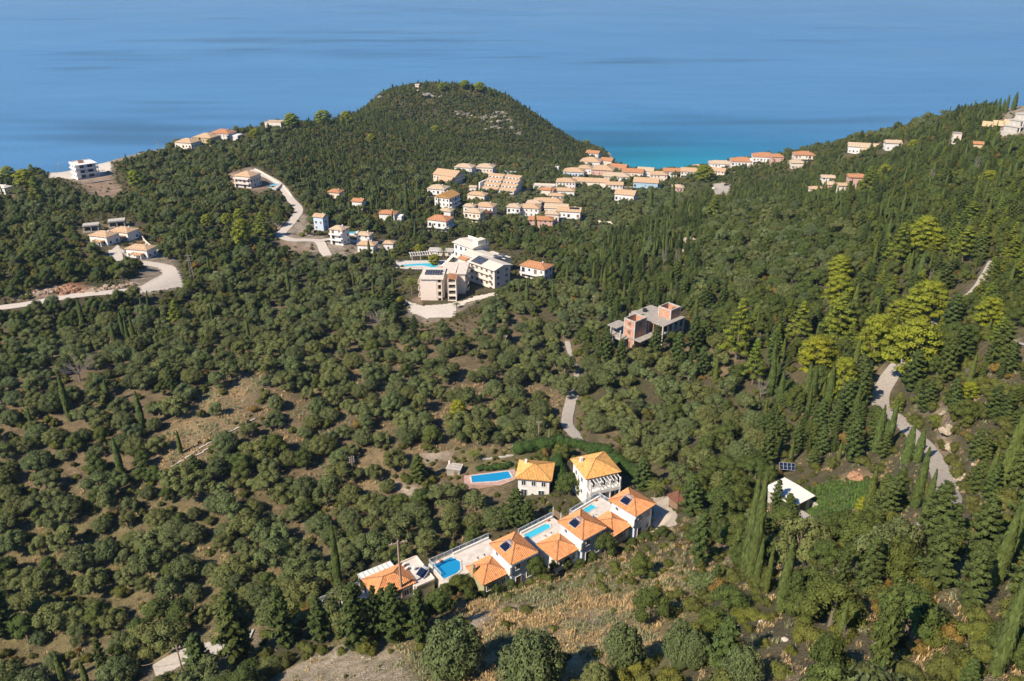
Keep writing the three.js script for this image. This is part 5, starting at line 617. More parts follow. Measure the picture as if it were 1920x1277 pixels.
// ---------------------------------------------------------------- plants: leaf clumps spread through the crown, on limbs
class Leaves {
  constructor(rng) { this.p = []; this.n = []; this.c = []; this.rng = rng; }
  tuft(x, y, z, nx, ny, nz, ax, ay, az, w, h, t, c) { // a small folded spray: centre, facing, lie of its length
    const N = V(nx, ny, nz).normalize(), A = V(ax, ay, az).addScaledVector(N, -V(ax, ay, az).dot(N)); if (A.lengthSq() < 1e-4) A.set(N.y, N.z, N.x).cross(N); A.normalize(); const B = N.clone().cross(A), P = V(x, y, z), r = this.rng;
    const q = [P.clone().addScaledVector(A, -h * .5), P.clone().addScaledVector(B, w * .5).addScaledVector(A, h * (r() - .5) * .3), P.clone().addScaledVector(A, h * .5).addScaledVector(N, h * .12), P.clone().addScaledVector(B, -w * .5).addScaledVector(A, h * (r() - .5) * .3).addScaledVector(N, -w * .12)];
    for (const i of [0, 2, 1, 0, 3, 2]) { this.p.push(q[i].x, q[i].y, q[i].z); this.n.push(N.x, N.y, N.z); this.c.push(c[0] * t, c[1] * t, c[2] * t); }
  }
  ball(cx, cy, cz, rx, ry, n, size, c, o = {}) {
    const r = this.rng, lt = .88 + .26 * r(); n = Math.round(n * 2.1); size *= .64;
    for (let i = 0; i < n; i++) {
      let u = r() * 2 - 1, th = r() * 6.283; if (u < -.35 && r() < .7) u = -u; const s = Math.sqrt(1 - u * u), dx = s * Math.cos(th), dz = s * Math.sin(th), k = .84 + .26 * r();
      const jn = o.rough ?? .5; this.tuft(cx + dx * rx * k, cy + u * ry * k, cz + dz * rx * k, dx + (r() - .5) * jn * 2, u + (o.lift ?? .15) + (r() - .5) * jn * 2, dz + (r() - .5) * jn * 2, r() - .5 + dx * (o.out ?? 0), (r() - .5) + (o.up ?? 0), r() - .5 + dz * (o.out ?? 0), size * (.6 + .6 * r()), size * (.9 + .8 * r()) * (o.long ?? 1), lt * (.7 + .6 * r()), c);
    }
  }
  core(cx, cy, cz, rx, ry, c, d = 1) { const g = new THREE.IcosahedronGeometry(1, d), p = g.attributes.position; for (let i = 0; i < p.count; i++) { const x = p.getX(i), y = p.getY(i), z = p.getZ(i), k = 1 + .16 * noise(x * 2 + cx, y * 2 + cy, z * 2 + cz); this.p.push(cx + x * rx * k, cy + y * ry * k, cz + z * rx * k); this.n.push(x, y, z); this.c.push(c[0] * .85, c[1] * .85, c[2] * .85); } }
  geo() { const g = new THREE.BufferGeometry(); g.setAttribute('position', new THREE.Float32BufferAttribute(this.p, 3)); g.setAttribute('normal', new THREE.Float32BufferAttribute(this.n, 3)); g.setAttribute('color', new THREE.Float32BufferAttribute(this.c, 3)); return g; }
}
function limbs(list, c) { const l = list.map(([a, b, r0, r1]) => { const A = V(...a), B = V(...b), g = new THREE.CylinderGeometry(r1, r0, A.distanceTo(B), 6).toNonIndexed(); g.applyQuaternion(new THREE.Quaternion().setFromUnitVectors(V(0, 1, 0), B.clone().sub(A).normalize())); const m = A.add(B).multiplyScalar(.5); g.translate(m.x, m.y, m.z); g.deleteAttribute('uv'); return g; }); const g = mergeGeometries(l), n = g.attributes.position.count, k = new Float32Array(n * 3); for (let i = 0; i < n; i++) { const t = .8 + .4 * hash(i, 3); k[i * 3] = c[0] * t; k[i * 3 + 1] = c[1] * t; k[i * 3 + 2] = c[2] * t; } g.setAttribute('color', new THREE.BufferAttribute(k, 3)); return g; }
const WOODC = [.17, .14, .10], GREYC = [.30, .26, .23];
const KINDS = {}; // name -> list of { crown, trunk, h, r } in real size, base at 0
function define(kind, n, seed, make) { KINDS[kind] = []; for (let i = 0; i < n; i++) { const r = rngOf(seed + i * 17), L = new Leaves(r), trunk = make(L, r, i); KINDS[kind].push({ crown: L.geo(), trunk: trunk ? limbs(trunk, kind === 'bare' ? GREYC : WOODC) : null }); } }
define('olive', 6, 100, (L, r, i) => { // broad grey-green crown of separate tufty heads over a forked trunk
  const R0 = 2.3 + .3 * (i % 3), sk = .8 + .4 * r(), T = [[[0, -.6, 0], [.1, 1.2, 0], .34, .26]], n = 13 + (i % 3), c = [.124, .150, .052];
  for (let k = 0; k < n; k++) { const a = k * 2.4 + r(), q = Math.sqrt((k + .4) / n) * (.8 + .4 * r()), x = Math.cos(a) * R0 * q * sk, z = Math.sin(a) * R0 * q / sk, y = 2.4 + (1 - q * q) * 1.5 + (r() - .5) * 1.5, s = .62 + .75 * r() * r() + .1; L.core(x, y - .1, z, s * .7, s * .55, c, 1); L.ball(x, y, z, s * 1.05, s * .88, 74, .36, c, { up: .25, out: .5, long: 1.3 }); if (k % 3 === 0) T.push([[.1, 1.2, 0], [x * .8, y - .2, z * .8], .16, .06]); }
  for (let k = 0; k < 6; k++) { const a = r() * 6.28; L.ball(Math.cos(a) * R0 * .8, 1.7 + r() * .5, Math.sin(a) * R0 * .8, .8, .55, 36, .36, c, { long: 1.3 }); }
  return T;
});
define('dome', 4, 250, (L, r, i) => { // dense round crown down to the ground, finely leaved
  const c = [.118, .142, .052], n = 34, T = [[[0, -.6, 0], [.1, 1.5, 0], .26, .2]]; L.core(0, 1.9, 0, 2.1, 1.75, c, 3); for (let k = 0; k < n; k++) { const u = 1 - 1.25 * (k + .5) / n, a = k * 2.4 + r() * .5, q = Math.sqrt(Math.max(0, 1 - u * u)), s = .55 + .4 * r(), K = .92 + .22 * r(), x = Math.cos(a) * q * 2.1 * K, z = Math.sin(a) * q * 2.1 * K, y = 1.95 + u * 1.65 * K; L.ball(x, y, z, s, s * .9, 66, .27, c, { up: .35, out: .5, long: 1.35 }); if (k % 7 === 0) T.push([[.1, 1.2, 0], [x * .7, y, z * .7], .1, .04]); } return T;
});
KINDS.olive.splice(1, 1, KINDS.dome[0]); KINDS.olive.splice(4, 1, KINDS.dome[2]);
define('broom', 5, 300, (L, r, i) => { // low round evergreen shrub
  const n = 5 + (i % 3), c = [.100, .118, .026]; for (let k = 0; k < n; k++) { const a = k * 2.4, q = Math.sqrt(k / n) * 1.05, s = .55 + .4 * r(); const x = Math.cos(a) * q, z = Math.sin(a) * q, y = .55 + .5 * (1 - q) + r() * .35; L.core(x, y, z, s * .75, s * .65, c, 1); L.ball(x, y, z, s, s * .85, 48, .26, c, { up: .3 }); } return null;
});
define('wild', 5, 500, (L, r, i) => { // tall evergreen oak or mastic with clustered heads
  const n = 12 + (i % 3) * 2, c = [.080, .106, .024], T = [[[0, -.6, 0], [0, 2, 0], .26, .2]]; for (let k = 0; k < n; k++) { const a = k * 2.4 + r(), q = Math.sqrt((k + .3) / n), x = Math.cos(a) * 2.1 * q, z = Math.sin(a) * 2.1 * q, y = 1.5 + (1 - q * q) * 2.7 + r() * .6, s = .75 + .5 * r(); L.core(x, y, z, s * .72, s * .62, c, 1); L.ball(x, y, z, s, s * .85, 66, .32, c, { up: .2, out: .3 }); if (k % 4 === 0) T.push([[0, 2, 0], [x * .8, y, z * .8], .12, .05]); } return T;
});
define('slim', 3, 700, (L, r, i) => { // column cypress, 10 m
  const c = [.088, .118, .030], Hh = 10; for (let k = 0; k < 900; k++) { const y = .5 + Math.pow(r(), 1.15) * (Hh - .5), t = y / Hh, rad = .82 * Math.pow(Math.sin(Math.PI * Math.min(.999, .1 + t * .9)), .62) * (1 - t * .45) * (.78 + .3 * r()), a = r() * 6.283; L.tuft(Math.cos(a) * rad, y, Math.sin(a) * rad, Math.cos(a) + (r() - .5) * .9, .25 + (r() - .5) * .7, Math.sin(a) + (r() - .5) * .9, (r() - .5) * .5, 1, (r() - .5) * .5, .22 + .16 * r(), .55 + .4 * r(), .72 + .55 * r(), c); }
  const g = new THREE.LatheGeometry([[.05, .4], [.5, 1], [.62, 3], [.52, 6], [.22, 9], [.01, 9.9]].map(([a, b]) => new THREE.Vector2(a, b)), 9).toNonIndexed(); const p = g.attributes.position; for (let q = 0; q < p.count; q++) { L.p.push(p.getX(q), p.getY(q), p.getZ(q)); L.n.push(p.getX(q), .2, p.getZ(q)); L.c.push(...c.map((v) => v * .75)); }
  return [[[0, -.8, 0], [0, 1.5, 0], .2, .16]];
});
define('conifer', 5, 900, (L, r, i) => { // spreading cypress: feathery upswept branches, 10 m
  const c = [.074, .102, .026], Hh = 10, R0 = 2.1 + .3 * (i % 3), T = [[[0, -.8, 0], [0, 8.4, 0], .24, .05]];
  const br = 58; for (let k = 0; k < br; k++) { const t = (k + r() * .8) / br, y = 1.1 + t * (Hh - 1.3), a = k * 2.4 + r() * .5, len = R0 * Math.pow(1 - t, .72) * (.72 + .45 * r()) * Math.min(1, .55 + t * 3) + .15, m = Math.round(15 + len * 15);
    for (let q = 0; q < m; q++) { const s = .15 + .85 * Math.sqrt(r()), w = .42 * (1.15 - s * .6), x = Math.cos(a) * len * s + (r() - .5) * w * 2, z = Math.sin(a) * len * s + (r() - .5) * w * 2, yy = y + s * s * len * .42 + (r() - .5) * w; L.tuft(x, yy, z, Math.cos(a) * .6 + (r() - .5) * 1.1, .75 + (r() - .5) * .8, Math.sin(a) * .6 + (r() - .5) * 1.1, Math.cos(a), .75, Math.sin(a), .24 + .14 * r(), .5 + .35 * r(), (.66 + .4 * s) * (.8 + .4 * r()), c); } if (k % 5 === 0) T.push([[0, y, 0], [Math.cos(a) * len * .7, y + len * .2, Math.sin(a) * len * .7], .06, .02]); }
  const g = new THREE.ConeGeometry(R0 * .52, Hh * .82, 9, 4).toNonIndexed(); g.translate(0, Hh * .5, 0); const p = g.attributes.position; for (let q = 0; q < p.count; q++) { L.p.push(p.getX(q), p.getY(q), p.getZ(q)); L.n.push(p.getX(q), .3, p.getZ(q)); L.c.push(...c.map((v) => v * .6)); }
  return T;
});
define('pine', 4, 1100, (L, r, i) => { // rounded pine: thick yellow-green shelves of needles, 8 m
  const c0 = [.235, .262, .020], T = [[[0, -.8, 0], [.1, 5.5, 0], .26, .1]], n = 46; for (let k = 0; k < n; k++) { const t = (k + .5) / n, y = 1.7 + t * 5.9, prof = Math.pow(Math.sin(Math.PI * (.16 + .8 * t)), .75), a = k * 2.4 + r() * .6, q = 2.7 * prof * (.5 + .5 * Math.sqrt(r())), x = Math.cos(a) * q, z = Math.sin(a) * q, s = .65 + .4 * r(), mx = .32 * r(), c = c0.map((v, q2) => v * (1 - mx) + [.085, .12, .03][q2] * mx); L.core(x, y - .08, z, s * .8, s * .36, c, 1); L.ball(x, y, z, s * 1.15, s * .52, 46, .30, c, { lift: .5, up: .55, rough: .6 }); if (k % 5 === 0) T.push([[0, Math.max(1, y - 1), 0], [x, y - .1, z], .09, .03]); } return T;
});
define('conepine', 3, 1300, (L, r, i) => { // younger pine: pointed, layered, 9 m
  const c0 = [.165, .20, .022], T = [[[0, -.8, 0], [0, 8, 0], .2, .04]], n = 44; for (let k = 0; k < n; k++) { const t = (k + .5) / n, y = 1.5 + t * 7.2, a = k * 2.4 + r() * .6, q = 2.25 * Math.pow(1 - t, .75) * (.55 + .5 * r()), x = Math.cos(a) * q, z = Math.sin(a) * q, s = (.42 + .35 * r()) * (1.15 - t * .55), mx = .5 * r(), c = c0.map((v, q2) => v * (1 - mx) + [.075, .11, .03][q2] * mx); L.core(x, y - .06, z, s * .8, s * .34, c, 1); L.ball(x, y, z, s * 1.15, s * .5, 44, .28, c, { lift: .4, up: .6, rough: .6, out: .4 }); } return T;
});
define('bare', 3, 1500, (L, r) => { const T = [[[0, -.5, 0], [.1, 1.6, .1], .13, .09]]; for (let k = 0; k < 20; k++) { const a = k * 2.4, e = [Math.cos(a) * (.8 + r() * 1.3), 2 + r() * 2.6, Math.sin(a) * (.8 + r() * 1.3)]; T.push([[.1, 1 + r(), .1], e, .035, .014]); for (let q = 0; q < 9; q++) T.push([[e[0] * .7, e[1] * .8, e[2] * .7], [e[0] * (1 + r() * .5) + (r() - .5), e[1] + r() * .8, e[2] * (1 + r() * .5) + (r() - .5)], .014, .006]); } return T; });
define('grass', 4, 1700, (L, r) => { const c = [.60, .505, .30]; for (let k = 0; k < 30; k++) { const a = r() * 6.283, q = Math.sqrt(r()) * .5, h = .45 + .65 * r(), lx = (r() - .5) * .5, lz = (r() - .5) * .5; L.tuft(Math.cos(a) * q, h / 2, Math.sin(a) * q, Math.cos(a * 3.1), .5, Math.sin(a * 3.1), lx, 1, lz, .045, h, .75 + .5 * r(), c); } return null; });
define('palm', 1, 1900, (L, r) => { const c = [.16, .19, .04]; for (let k = 0; k < 40; k++) { const a = k * 2.4, e = .95 - (k / 40) * 1.35, len = 2.1 + r() * .5; for (let q = 0; q < 22; q++) { const s = (q + 1) / 22, x = Math.cos(a) * len * s * Math.cos(e * .6), z = Math.sin(a) * len * s * Math.cos(e * .6), y = 3 + Math.sin(e) * len * s - s * s * 1.15; for (const d of [-1, 1]) L.tuft(x - Math.sin(a) * d * .16, y - .06, z + Math.cos(a) * d * .16, d * -Math.sin(a) * .4, 1, d * Math.cos(a) * .4, -Math.sin(a) * d + Math.cos(a) * .6, -.4, Math.cos(a) * d + Math.sin(a) * .6, .09, .46 * (1.15 - s * .7), .75 + .5 * r(), c); } } return [[[0, -.6, 0], [0, 3, 0], .26, .22]]; });
const leafMat = (t) => new THREE.MeshPhysicalMaterial({ vertexColors: true, color: rgb(...t), roughness: .8, specularIntensity: .35, transmission: .1, thickness: 0, side: THREE.DoubleSide });
const TONES = [[1, 1, 1], [.82, .86, .80], [1.16, 1.12, 1.0], [1.05, .98, .82], [.94, 1.02, 1.02]].map(leafMat);
const woodMat = new THREE.MeshStandardMaterial({ vertexColors: true, roughness: .95 });
const REAL = { olive: [4.6, 6.2], broom: [1.7, 2.9], wild: [5.2, 5.6], slim: [10, 1.7], conifer: [10, 4.9], pine: [8, 7], conepine: [9, 5], dome: [4.2, 5.4], bare: [4.6, 4], grass: [.8, 1], palm: [4.4, 4.6] };
let plantSeed = 1;
// one plant as a thing of its own: trunk and crown, at a real height and spread
function plant(kind, name, label, cat, x, z, h, w, group, tone, vi) {
  const r = rngOf(7000 + plantSeed++ * 31), list = KINDS[kind], v = list[vi ?? Math.floor(r() * list.length)], o = thing(name, label, cat, at(x, z, -.05), r() * 6.283, group);
  const ex = .9 + .22 * r(); o.scale.set(w * ex / REAL[kind][1], h / REAL[kind][0], w / ex / REAL[kind][1]);
  if (v.trunk) part('trunk', v.trunk, woodMat, o); if (v.crown.attributes.position.count) part('crown', v.crown, TONES[tone ?? Math.floor(r() * TONES.length)], o);
  return o;
}
// many of one kind that nobody would count
function mass(name, kind, spots, label, cat) {
  if (!spots.length) return; const list = KINDS[kind], g = thing(name, label, cat, [0, 0, 0]); g.userData.kind = 'stuff'; const m4 = new THREE.Matrix4(), q = new THREE.Quaternion(), e = new THREE.Euler(), c = new THREE.Color();
  const by = list.map(() => []); spots.forEach((s, i) => by[i % list.length].push(s));
  list.forEach((v, k) => { if (!by[k].length) return; for (const [geo, nm, mt] of [[v.crown, 'foliage', TONES[0]], [v.trunk, 'trunk', woodMat]]) { if (!geo || !geo.attributes.position.count) continue; const im = new THREE.InstancedMesh(geo, mt, by[k].length); im.name = nm; by[k].forEach((s, i) => { e.set((s.t || 0), s.a, (s.u || 0)); q.setFromEuler(e); m4.compose(V(s.x, s.y, s.z), q, V(s.w * s.e, s.h, s.w / s.e)); im.setMatrixAt(i, m4); im.setColorAt(i, c.setRGB(...s.c)); }); im.castShadow = im.receiveShadow = true; g.add(im); } });
  return g;
}
const P = (a) => new Area(a);
// ---- ground kept free of trees: plots, roads in view, yards
const LOWTREES = new Area([[73.1,-144.4],[77.4,-146.8],[74.7,-136.4],[73.6,-123.6],[72.3,-113.3],[65.4,-98.8],[53.2,-80.5],[59.3,-97.3],[67.1,-125]]);
const CLEAR = [
  [[-32.5,-114.3],[-24.7,-106],[-15.5,-102.1],[-9.6,-108.8],[0,-109.2],[9.9,-114.6],[17.6,-116.9],[26,-119.8],[34,-122.3],[36.6,-135.9],[32.6,-146],[21.8,-146.9],[15.1,-146.4],[8.2,-139.5],[-3.4,-133.8],[-6.7,-130.4],[-15.9,-127.6],[-33.6,-124.2]],
  [[89.5,-172.4],[92.2,-163.4],[81.6,-140.1],[76.7,-122.1],[73.7,-114.4],[72.4,-114.3],[73.1,-124.5],[74.3,-136.5],[78,-148.2]], [[13.9,-209.8],[21.8,-208.4],[19.7,-169.2],[21,-156.7],[13.9,-164.1],[11.8,-185.9]],
  [[-205.9,-281.1],[-185.3,-280.9],[-163.2,-295.1],[-158.8,-309.1],[-163.1,-345.7],[-148.3,-335.7],[-132.5,-298.5],[-146.8,-287.4],[-170,-274.8],[-189.8,-267.2]], [[-245.2,-428.6],[-204.6,-415.2],[-166.4,-353.9],[-152.9,-331.2],[-168.5,-323.7],[-185.9,-337.9],[-209.1,-359.4]], [[-548.6,-904.1],[-506.8,-993.2],[-278.1,-554.8],[-229.2,-474.4],[-250.6,-469.5],[-280.6,-502.4],[-307.4,-520.5]],
  [[-191.1,-523.8],[-174.5,-545.9],[-145.9,-499.8],[-125.9,-459.3],[-111.3,-424.2],[-109.7,-393.4],[-100.5,-395.5],[-69.7,-411.4],[-65.7,-384],[-86.8,-355.5],[-97,-367],[-117.3,-367.2],[-123,-391.5],[-119.5,-415.9],[-129,-441.3],[-141.6,-459.3],[-156.5,-461.9],[-168.9,-470.6]],
  [[-58.3,-374],[-44.1,-387.3],[-29.8,-430.5],[1.4,-387.7],[20.4,-354.8],[18.9,-327.2],[0,-315.4],[-5.5,-299.3],[-12.2,-275.3],[-17.5,-259.8],[-32.5,-254.8],[-42,-276],[-56,-351]], [[35.2,-254.9],[44.8,-251],[60.5,-252.1],[60,-241.6],[51.6,-224.5],[38.9,-223.1],[32.1,-228.9]], [[52.7,-132.2],[57.3,-136.1],[60.1,-134.6],[62.3,-127.3],[67.6,-122.1],[61.4,-108.4],[53.5,-100.6],[50.9,-114.6],[49.7,-125.1]], [[52,-117.5],[53.2,-105.1],[48.7,-95.3],[50.1,-110]],
  [[-25.5,-176.6],[0,-172.4],[12.6,-153.8],[13,-138.9],[0,-142.2],[-11.5,-150.4],[-22.8,-164.7]], [[13.4,-165.8],[25.6,-158.1],[25,-144.1],[13.3,-146.5]], [[168,-652.6],[181.2,-640.6],[153.4,-537.6],[143,-550.6]], [[-551.7,-898.7],[-503.8,-986.7],[-465.4,-1069.2],[-269.3,-618.9],[-289.3,-571],[-313.6,-525.3]], [[-33.4,-164.4],[-29,-164.8],[-22,-159.2],[-19.4,-150.7],[-24,-151.9],[-28.2,-156.4]],
  [[785.5,-1360.4],[925.9,-1452.6],[258.9,-385.2],[262.4,-429.3]], [[-76.2,-398.3],[-60.3,-405.5],[-58,-387.6],[-73.5,-381.8]], [[107.5,-156.5],[107,-146.3],[99.9,-134.6],[99,-142.4]], [[-64.5,-113.8],[-52.3,-110.4],[-48.7,-100.8],[-60.1,-103.6]], [[-89.1,-170.4],[-72.8,-193.7],[-69.6,-190.1],[-85.3,-165.8]],
  [[-189.2,-292],[-167,-303.2],[-155.9,-310.1],[-149.6,-294],[-173.3,-281.6],[-183.4,-277.3]],
].map(P);
const Z = (o, ...poly) => ({ ...o, a: poly.map(P) });
// stretches of growth, first match counts: o olives, t trees per grid cell with the mix of kinds, s shrubs, g dry grass
const ZONES = [
  Z({ n: 'hilltop', o: 0, t: 0, s: .13, g: 1 }, [[-11.2,-100.3],[-2.8,-105.9],[11.8,-103.2],[22.3,-95.6],[20.7,-74.3],[11.9,-66.5],[10,-57.3],[-18.2,-72.3],[-38.3,-83],[-39.9,-92.5],[-27.8,-94.3],[-16.5,-89.7]]),
  Z({ n: 'bank', o: 0, t: 0, s: .95, g: .8 }, [[-11.7,-100.5],[0,-108.7],[11,-115.9],[19.6,-120.8],[34,-122.3],[28.3,-86.3],[25.4,-92.8],[22.3,-95.6],[11.8,-103.2],[-2.8,-105.9]]),
  Z({ n: 'lowerslope', o: 0, t: .12, mix: { wild: .7, conifer: .3 }, s: .55, g: .22 }, [[22.3,-95.6],[28.9,-88.5],[34.1,-62.7],[25.7,-44.4],[10,-57.3],[11.9,-66.5],[20.7,-74.3]]),
  Z({ n: 'open', o: .2, t: 0, s: .05, g: .5 }, [[-92.8,-192.2],[-92.3,-203.7],[-87.1,-214.4],[-80.9,-220.9],[-74.2,-209.3],[-75.1,-186.1],[-81.5,-174.7],[-87.1,-166.8],[-94.3,-173.1],[-95.4,-181.6]]),
  Z({ n: 'grove', o: .74, t: .02, mix: { wild: 1 }, s: .10, g: .4 }, [[-71.4,-236.1],[-37.6,-250.6],[8.2,-274.9],[19,-253.3],[16.4,-211.1],[12.2,-167.8],[0,-170.8],[-22.5,-174.8],[-39.8,-147.8],[-50.1,-165.4],[-70.7,-186.3],[-74.2,-209.3]]),
  Z({ n: 'grove', o: .95, t: .16, mix: { wild: 1 }, s: .32, g: .2 }, [[-89.1,-165],[-70.7,-186.3],[-48.8,-165.4],[-39.8,-147.8],[-16.3,-151.1],[10.8,-144.8],[4.7,-139.2],[-14.2,-127.2],[-33.6,-124.2],[-40.4,-112.7],[-39.5,-91.2],[-48.6,-86.8],[-107.1,-102.7],[-148.2,-167.7]]),
  Z({ n: 'grove', o: .95, t: .10, mix: { wild: .9, slim: .1 }, s: .22 }, [[-185.2,-224.7],[-150.6,-247.6],[-127.1,-272],[-86.7,-295.1],[-57.6,-302.5],[-37.6,-250.6],[-71.4,-236.1],[-80.9,-220.9],[-92.8,-192.2],[-95.4,-181.6],[-94.3,-173.1],[-148.2,-167.7]]),
  Z({ n: 'grove', o: .9, t: .10, mix: { wild: 1 }, s: .2 }, [[21.6,-225.2],[40.1,-219.6],[55.1,-198.7],[68.1,-182.8],[53.4,-139.9],[35.7,-151.4],[26,-160.9],[18.4,-169.6]]),
  Z({ n: 'grove', o: .85, t: .06, mix: { wild: .8, slim: .2 }, s: .2 }, [[-45,-275.8],[-12.9,-293.3],[9.5,-326.8],[36.2,-310.8],[33,-244.5],[19,-253.3],[8.2,-274.9],[-30.3,-251.8]]),
  Z({ n: 'villagegrove', o: .78, t: .05, mix: { wild: .6, slim: .4 }, s: .1 }, [[-70.9,-382.7],[-43.3,-438.8],[13.3,-474.4],[65.1,-418.8],[92.2,-489.2],[125.9,-533.9],[169.1,-666.6],[109.3,-662.1],[53.5,-647.8],[17.1,-623.1],[-32.3,-460.5],[-69.7,-411.4]]),
  Z({ n: 'villagegrove', o: .75, t: .10, mix: { wild: .6, slim: .4 }, s: .15 }, [[-104,-363.8],[-60.4,-385],[-48.7,-302.2],[-86.7,-295.1],[-110,-314.7]]),
  Z({ n: 'ravine', o: .1, t: .8, mix: { conifer: .55, slim: .25, wild: .2 }, s: .3 }, [[59.9,-424],[129,-531.2],[86.7,-337.2],[64.9,-268.5],[38.9,-294.9],[30.7,-326.6]]),
  Z({ n: 'brickwood', o: .1, t: .75, mix: { conifer: .75, slim: .1, wild: .15 }, s: .3 }, [[28.4,-298.5],[66.4,-266.8],[60.7,-217.1],[52.4,-200.1],[27.1,-221.3],[23.3,-247.2]]),
  Z({ n: 'midslope', o: .35, t: .5, mix: { wild: .9, conifer: .1 }, s: .55 }, [[110.5,-465.5],[155.5,-476.9],[147.8,-339.5],[127.7,-270.7],[102.5,-233.4],[87.7,-227.4],[68.7,-230.2],[68,-265.3],[86.7,-337.2]]),
  Z({ n: 'pinewood', o: 0, t: .75, mix: { conifer: .38, conepine: .14, slim: .12, wild: .36 }, s: .45 }, [[65.7,-231.6],[87.7,-227.4],[102.5,-233.4],[129,-265.5],[161.8,-245.2],[163.2,-213.3],[99.1,-118.8],[92.2,-159.1],[89.5,-172.4],[67.9,-166.3],[68.1,-182.8]]),
  Z({ n: 'cypresswood', o: 0, t: .95, mix: { conifer: .68, slim: .30, wild: .02 }, s: .3, g: .25 }, [[68.1,-182.8],[89.5,-172.4],[75.7,-138.6],[69.9,-109.5],[49.9,-74.4],[53.2,-98.5],[68.2,-123.3],[54.3,-139.1]]),
  Z({ n: 'rightbank', o: 0, t: .62, mix: { conifer: .75, slim: .2, wild: .05 }, s: .85, g: .35 }, [[92.2,-159.1],[99.1,-118.8],[61.8,-66.9],[54.7,-76.8],[73.2,-109.8],[80.3,-136.3]]),
  Z({ n: 'cypresswood', o: 0, t: .85, mix: { conifer: .74, slim: .24, wild: .02 }, s: .4, g: .25 }, [[54.2,-82.3],[54.7,-76.8],[61.8,-66.9],[44.4,-43.3],[41.7,-48],[46.3,-62.2],[47.2,-73.7]]),
  Z({ n: 'gully', o: .12, t: .6, mix: { wild: .8, conifer: .2 }, s: .55, g: .3 }, [[41.2,-154.8],[54.3,-139.1],[49.3,-123.9],[50.1,-110],[49.9,-74.4],[47.2,-73.7],[42.2,-69.2],[34.1,-62.7],[28.9,-88.5],[34,-122.3]]),
  Z({ n: 'slopefoot', o: 0, t: .15, mix: { wild: .75, conifer: .25 }, s: .7, g: .6 }, [[34.1,-62.7],[42.2,-69.2],[47.2,-73.7],[46.3,-62.2],[41.7,-48],[44.4,-43.3],[41.6,-39.5],[25.7,-44.4]]),
  Z({ n: 'headland', o: 0, t: .55, mix: { conifer: .38, slim: .24, wild: .33, conepine: .05 }, s: .9 }, [[-181.9,-677.7],[-287.3,-1360.4],[-256.1,-1635.2],[-65.6,-1677],[44.9,-1360.4],[99.9,-988.3],[62.5,-763.8],[21.8,-803.8],[-53.5,-717.3],[-109.3,-616.7],[-146,-533.8]]),
  Z({ n: 'headland', o: .15, t: .36, mix: { conifer: .3, slim: .3, wild: .4 }, s: .55 }, [[-211.4,-655.3],[-181.9,-677.7],[-146,-533.8],[-109.3,-616.7],[-53.5,-717.3],[-54,-606.2],[-50.5,-449.8],[-77.6,-406.8],[-97.2,-406],[-131.1,-487.5],[-173.2,-554]]),
  Z({ n: 'rightridge', o: 0, t: .72, mix: { conifer: .24, slim: .14, wild: .56, conepine: .06 }, s: .6 }, [[160.8,-712.8],[243.8,-692.6],[272.2,-632],[298.9,-560.7],[824.3,-1389.9],[1251.7,-1767],[163.2,-213.3],[161.8,-245.2],[129,-265.5],[127.7,-270.7],[147.8,-339.5],[155.5,-476.9],[110.5,-465.5]]),
  Z({ n: 'leftscrub', o: .12, t: .22, mix: { wild: 1 }, s: .9 }, [[-321.4,-426.5],[-248.5,-429.1],[-176.7,-349.4],[-161.6,-336.5],[-155.7,-302.2],[-197.8,-281.4],[-216,-271.4]]),
  Z({ n: 'leftscrub', o: .22, t: .25, mix: { wild: .95, slim: .05 }, s: .85 }, [[-287.4,-558.3],[-261.5,-615.1],[-211.4,-655.3],[-173.2,-554],[-180.7,-497.3],[-129.4,-431.1],[-118.6,-360.7],[-104,-363.8],[-110,-314.7],[-148.7,-333.6],[-168.5,-353],[-209.7,-423.2]]),
];
const zoneAt = (x, z) => { const wx = x + noise(x / 9, z / 9, 6) * 4, wz = z + noise(x / 9, z / 9, 12) * 4; for (const q of ZONES) for (const a of q.a) if (a.has(wx, wz)) return q; return { n: 'scrub', o: .25, t: .3, mix: { wild: .75, conifer: .15, slim: .1 }, s: .6 }; };
const padNear = (x, z, m) => PADS.some((p) => { const dx = x - p.x, dz = z - p.z; if (Math.abs(dx) > p.r + m || Math.abs(dz) > p.r + m + 5) return false; const u = Math.abs(dx * p.c - dz * p.s) - p.hw, v = Math.abs(dx * p.s + dz * p.c) - p.hd; const front = dz > 0 ? m + Math.min(3, -z / 150) : m; return Math.hypot(Math.max(u, 0), Math.max(v, 0)) < front - 1; });
const roadNear = (x, z, m) => { const r = roadAt(x, z); return r && r.e < m; };
const taken = []; const takenBin = new Map();
const claim = (x, z, r) => { const k = Math.floor(x / 8) + ',' + Math.floor(z / 8); if (!takenBin.has(k)) takenBin.set(k, []); takenBin.get(k).push([x, z, r]); };
const free = (x, z, r) => { const i = Math.floor(x / 8), j = Math.floor(z / 8); for (let u = -1; u <= 1; u++) for (let v = -1; v <= 1; v++) { const l = takenBin.get((i + u) + ',' + (j + v)); if (l) for (const [a, b, q] of l) if (Math.hypot(a - x, b - z) < (q + r)) return false; } return true; };

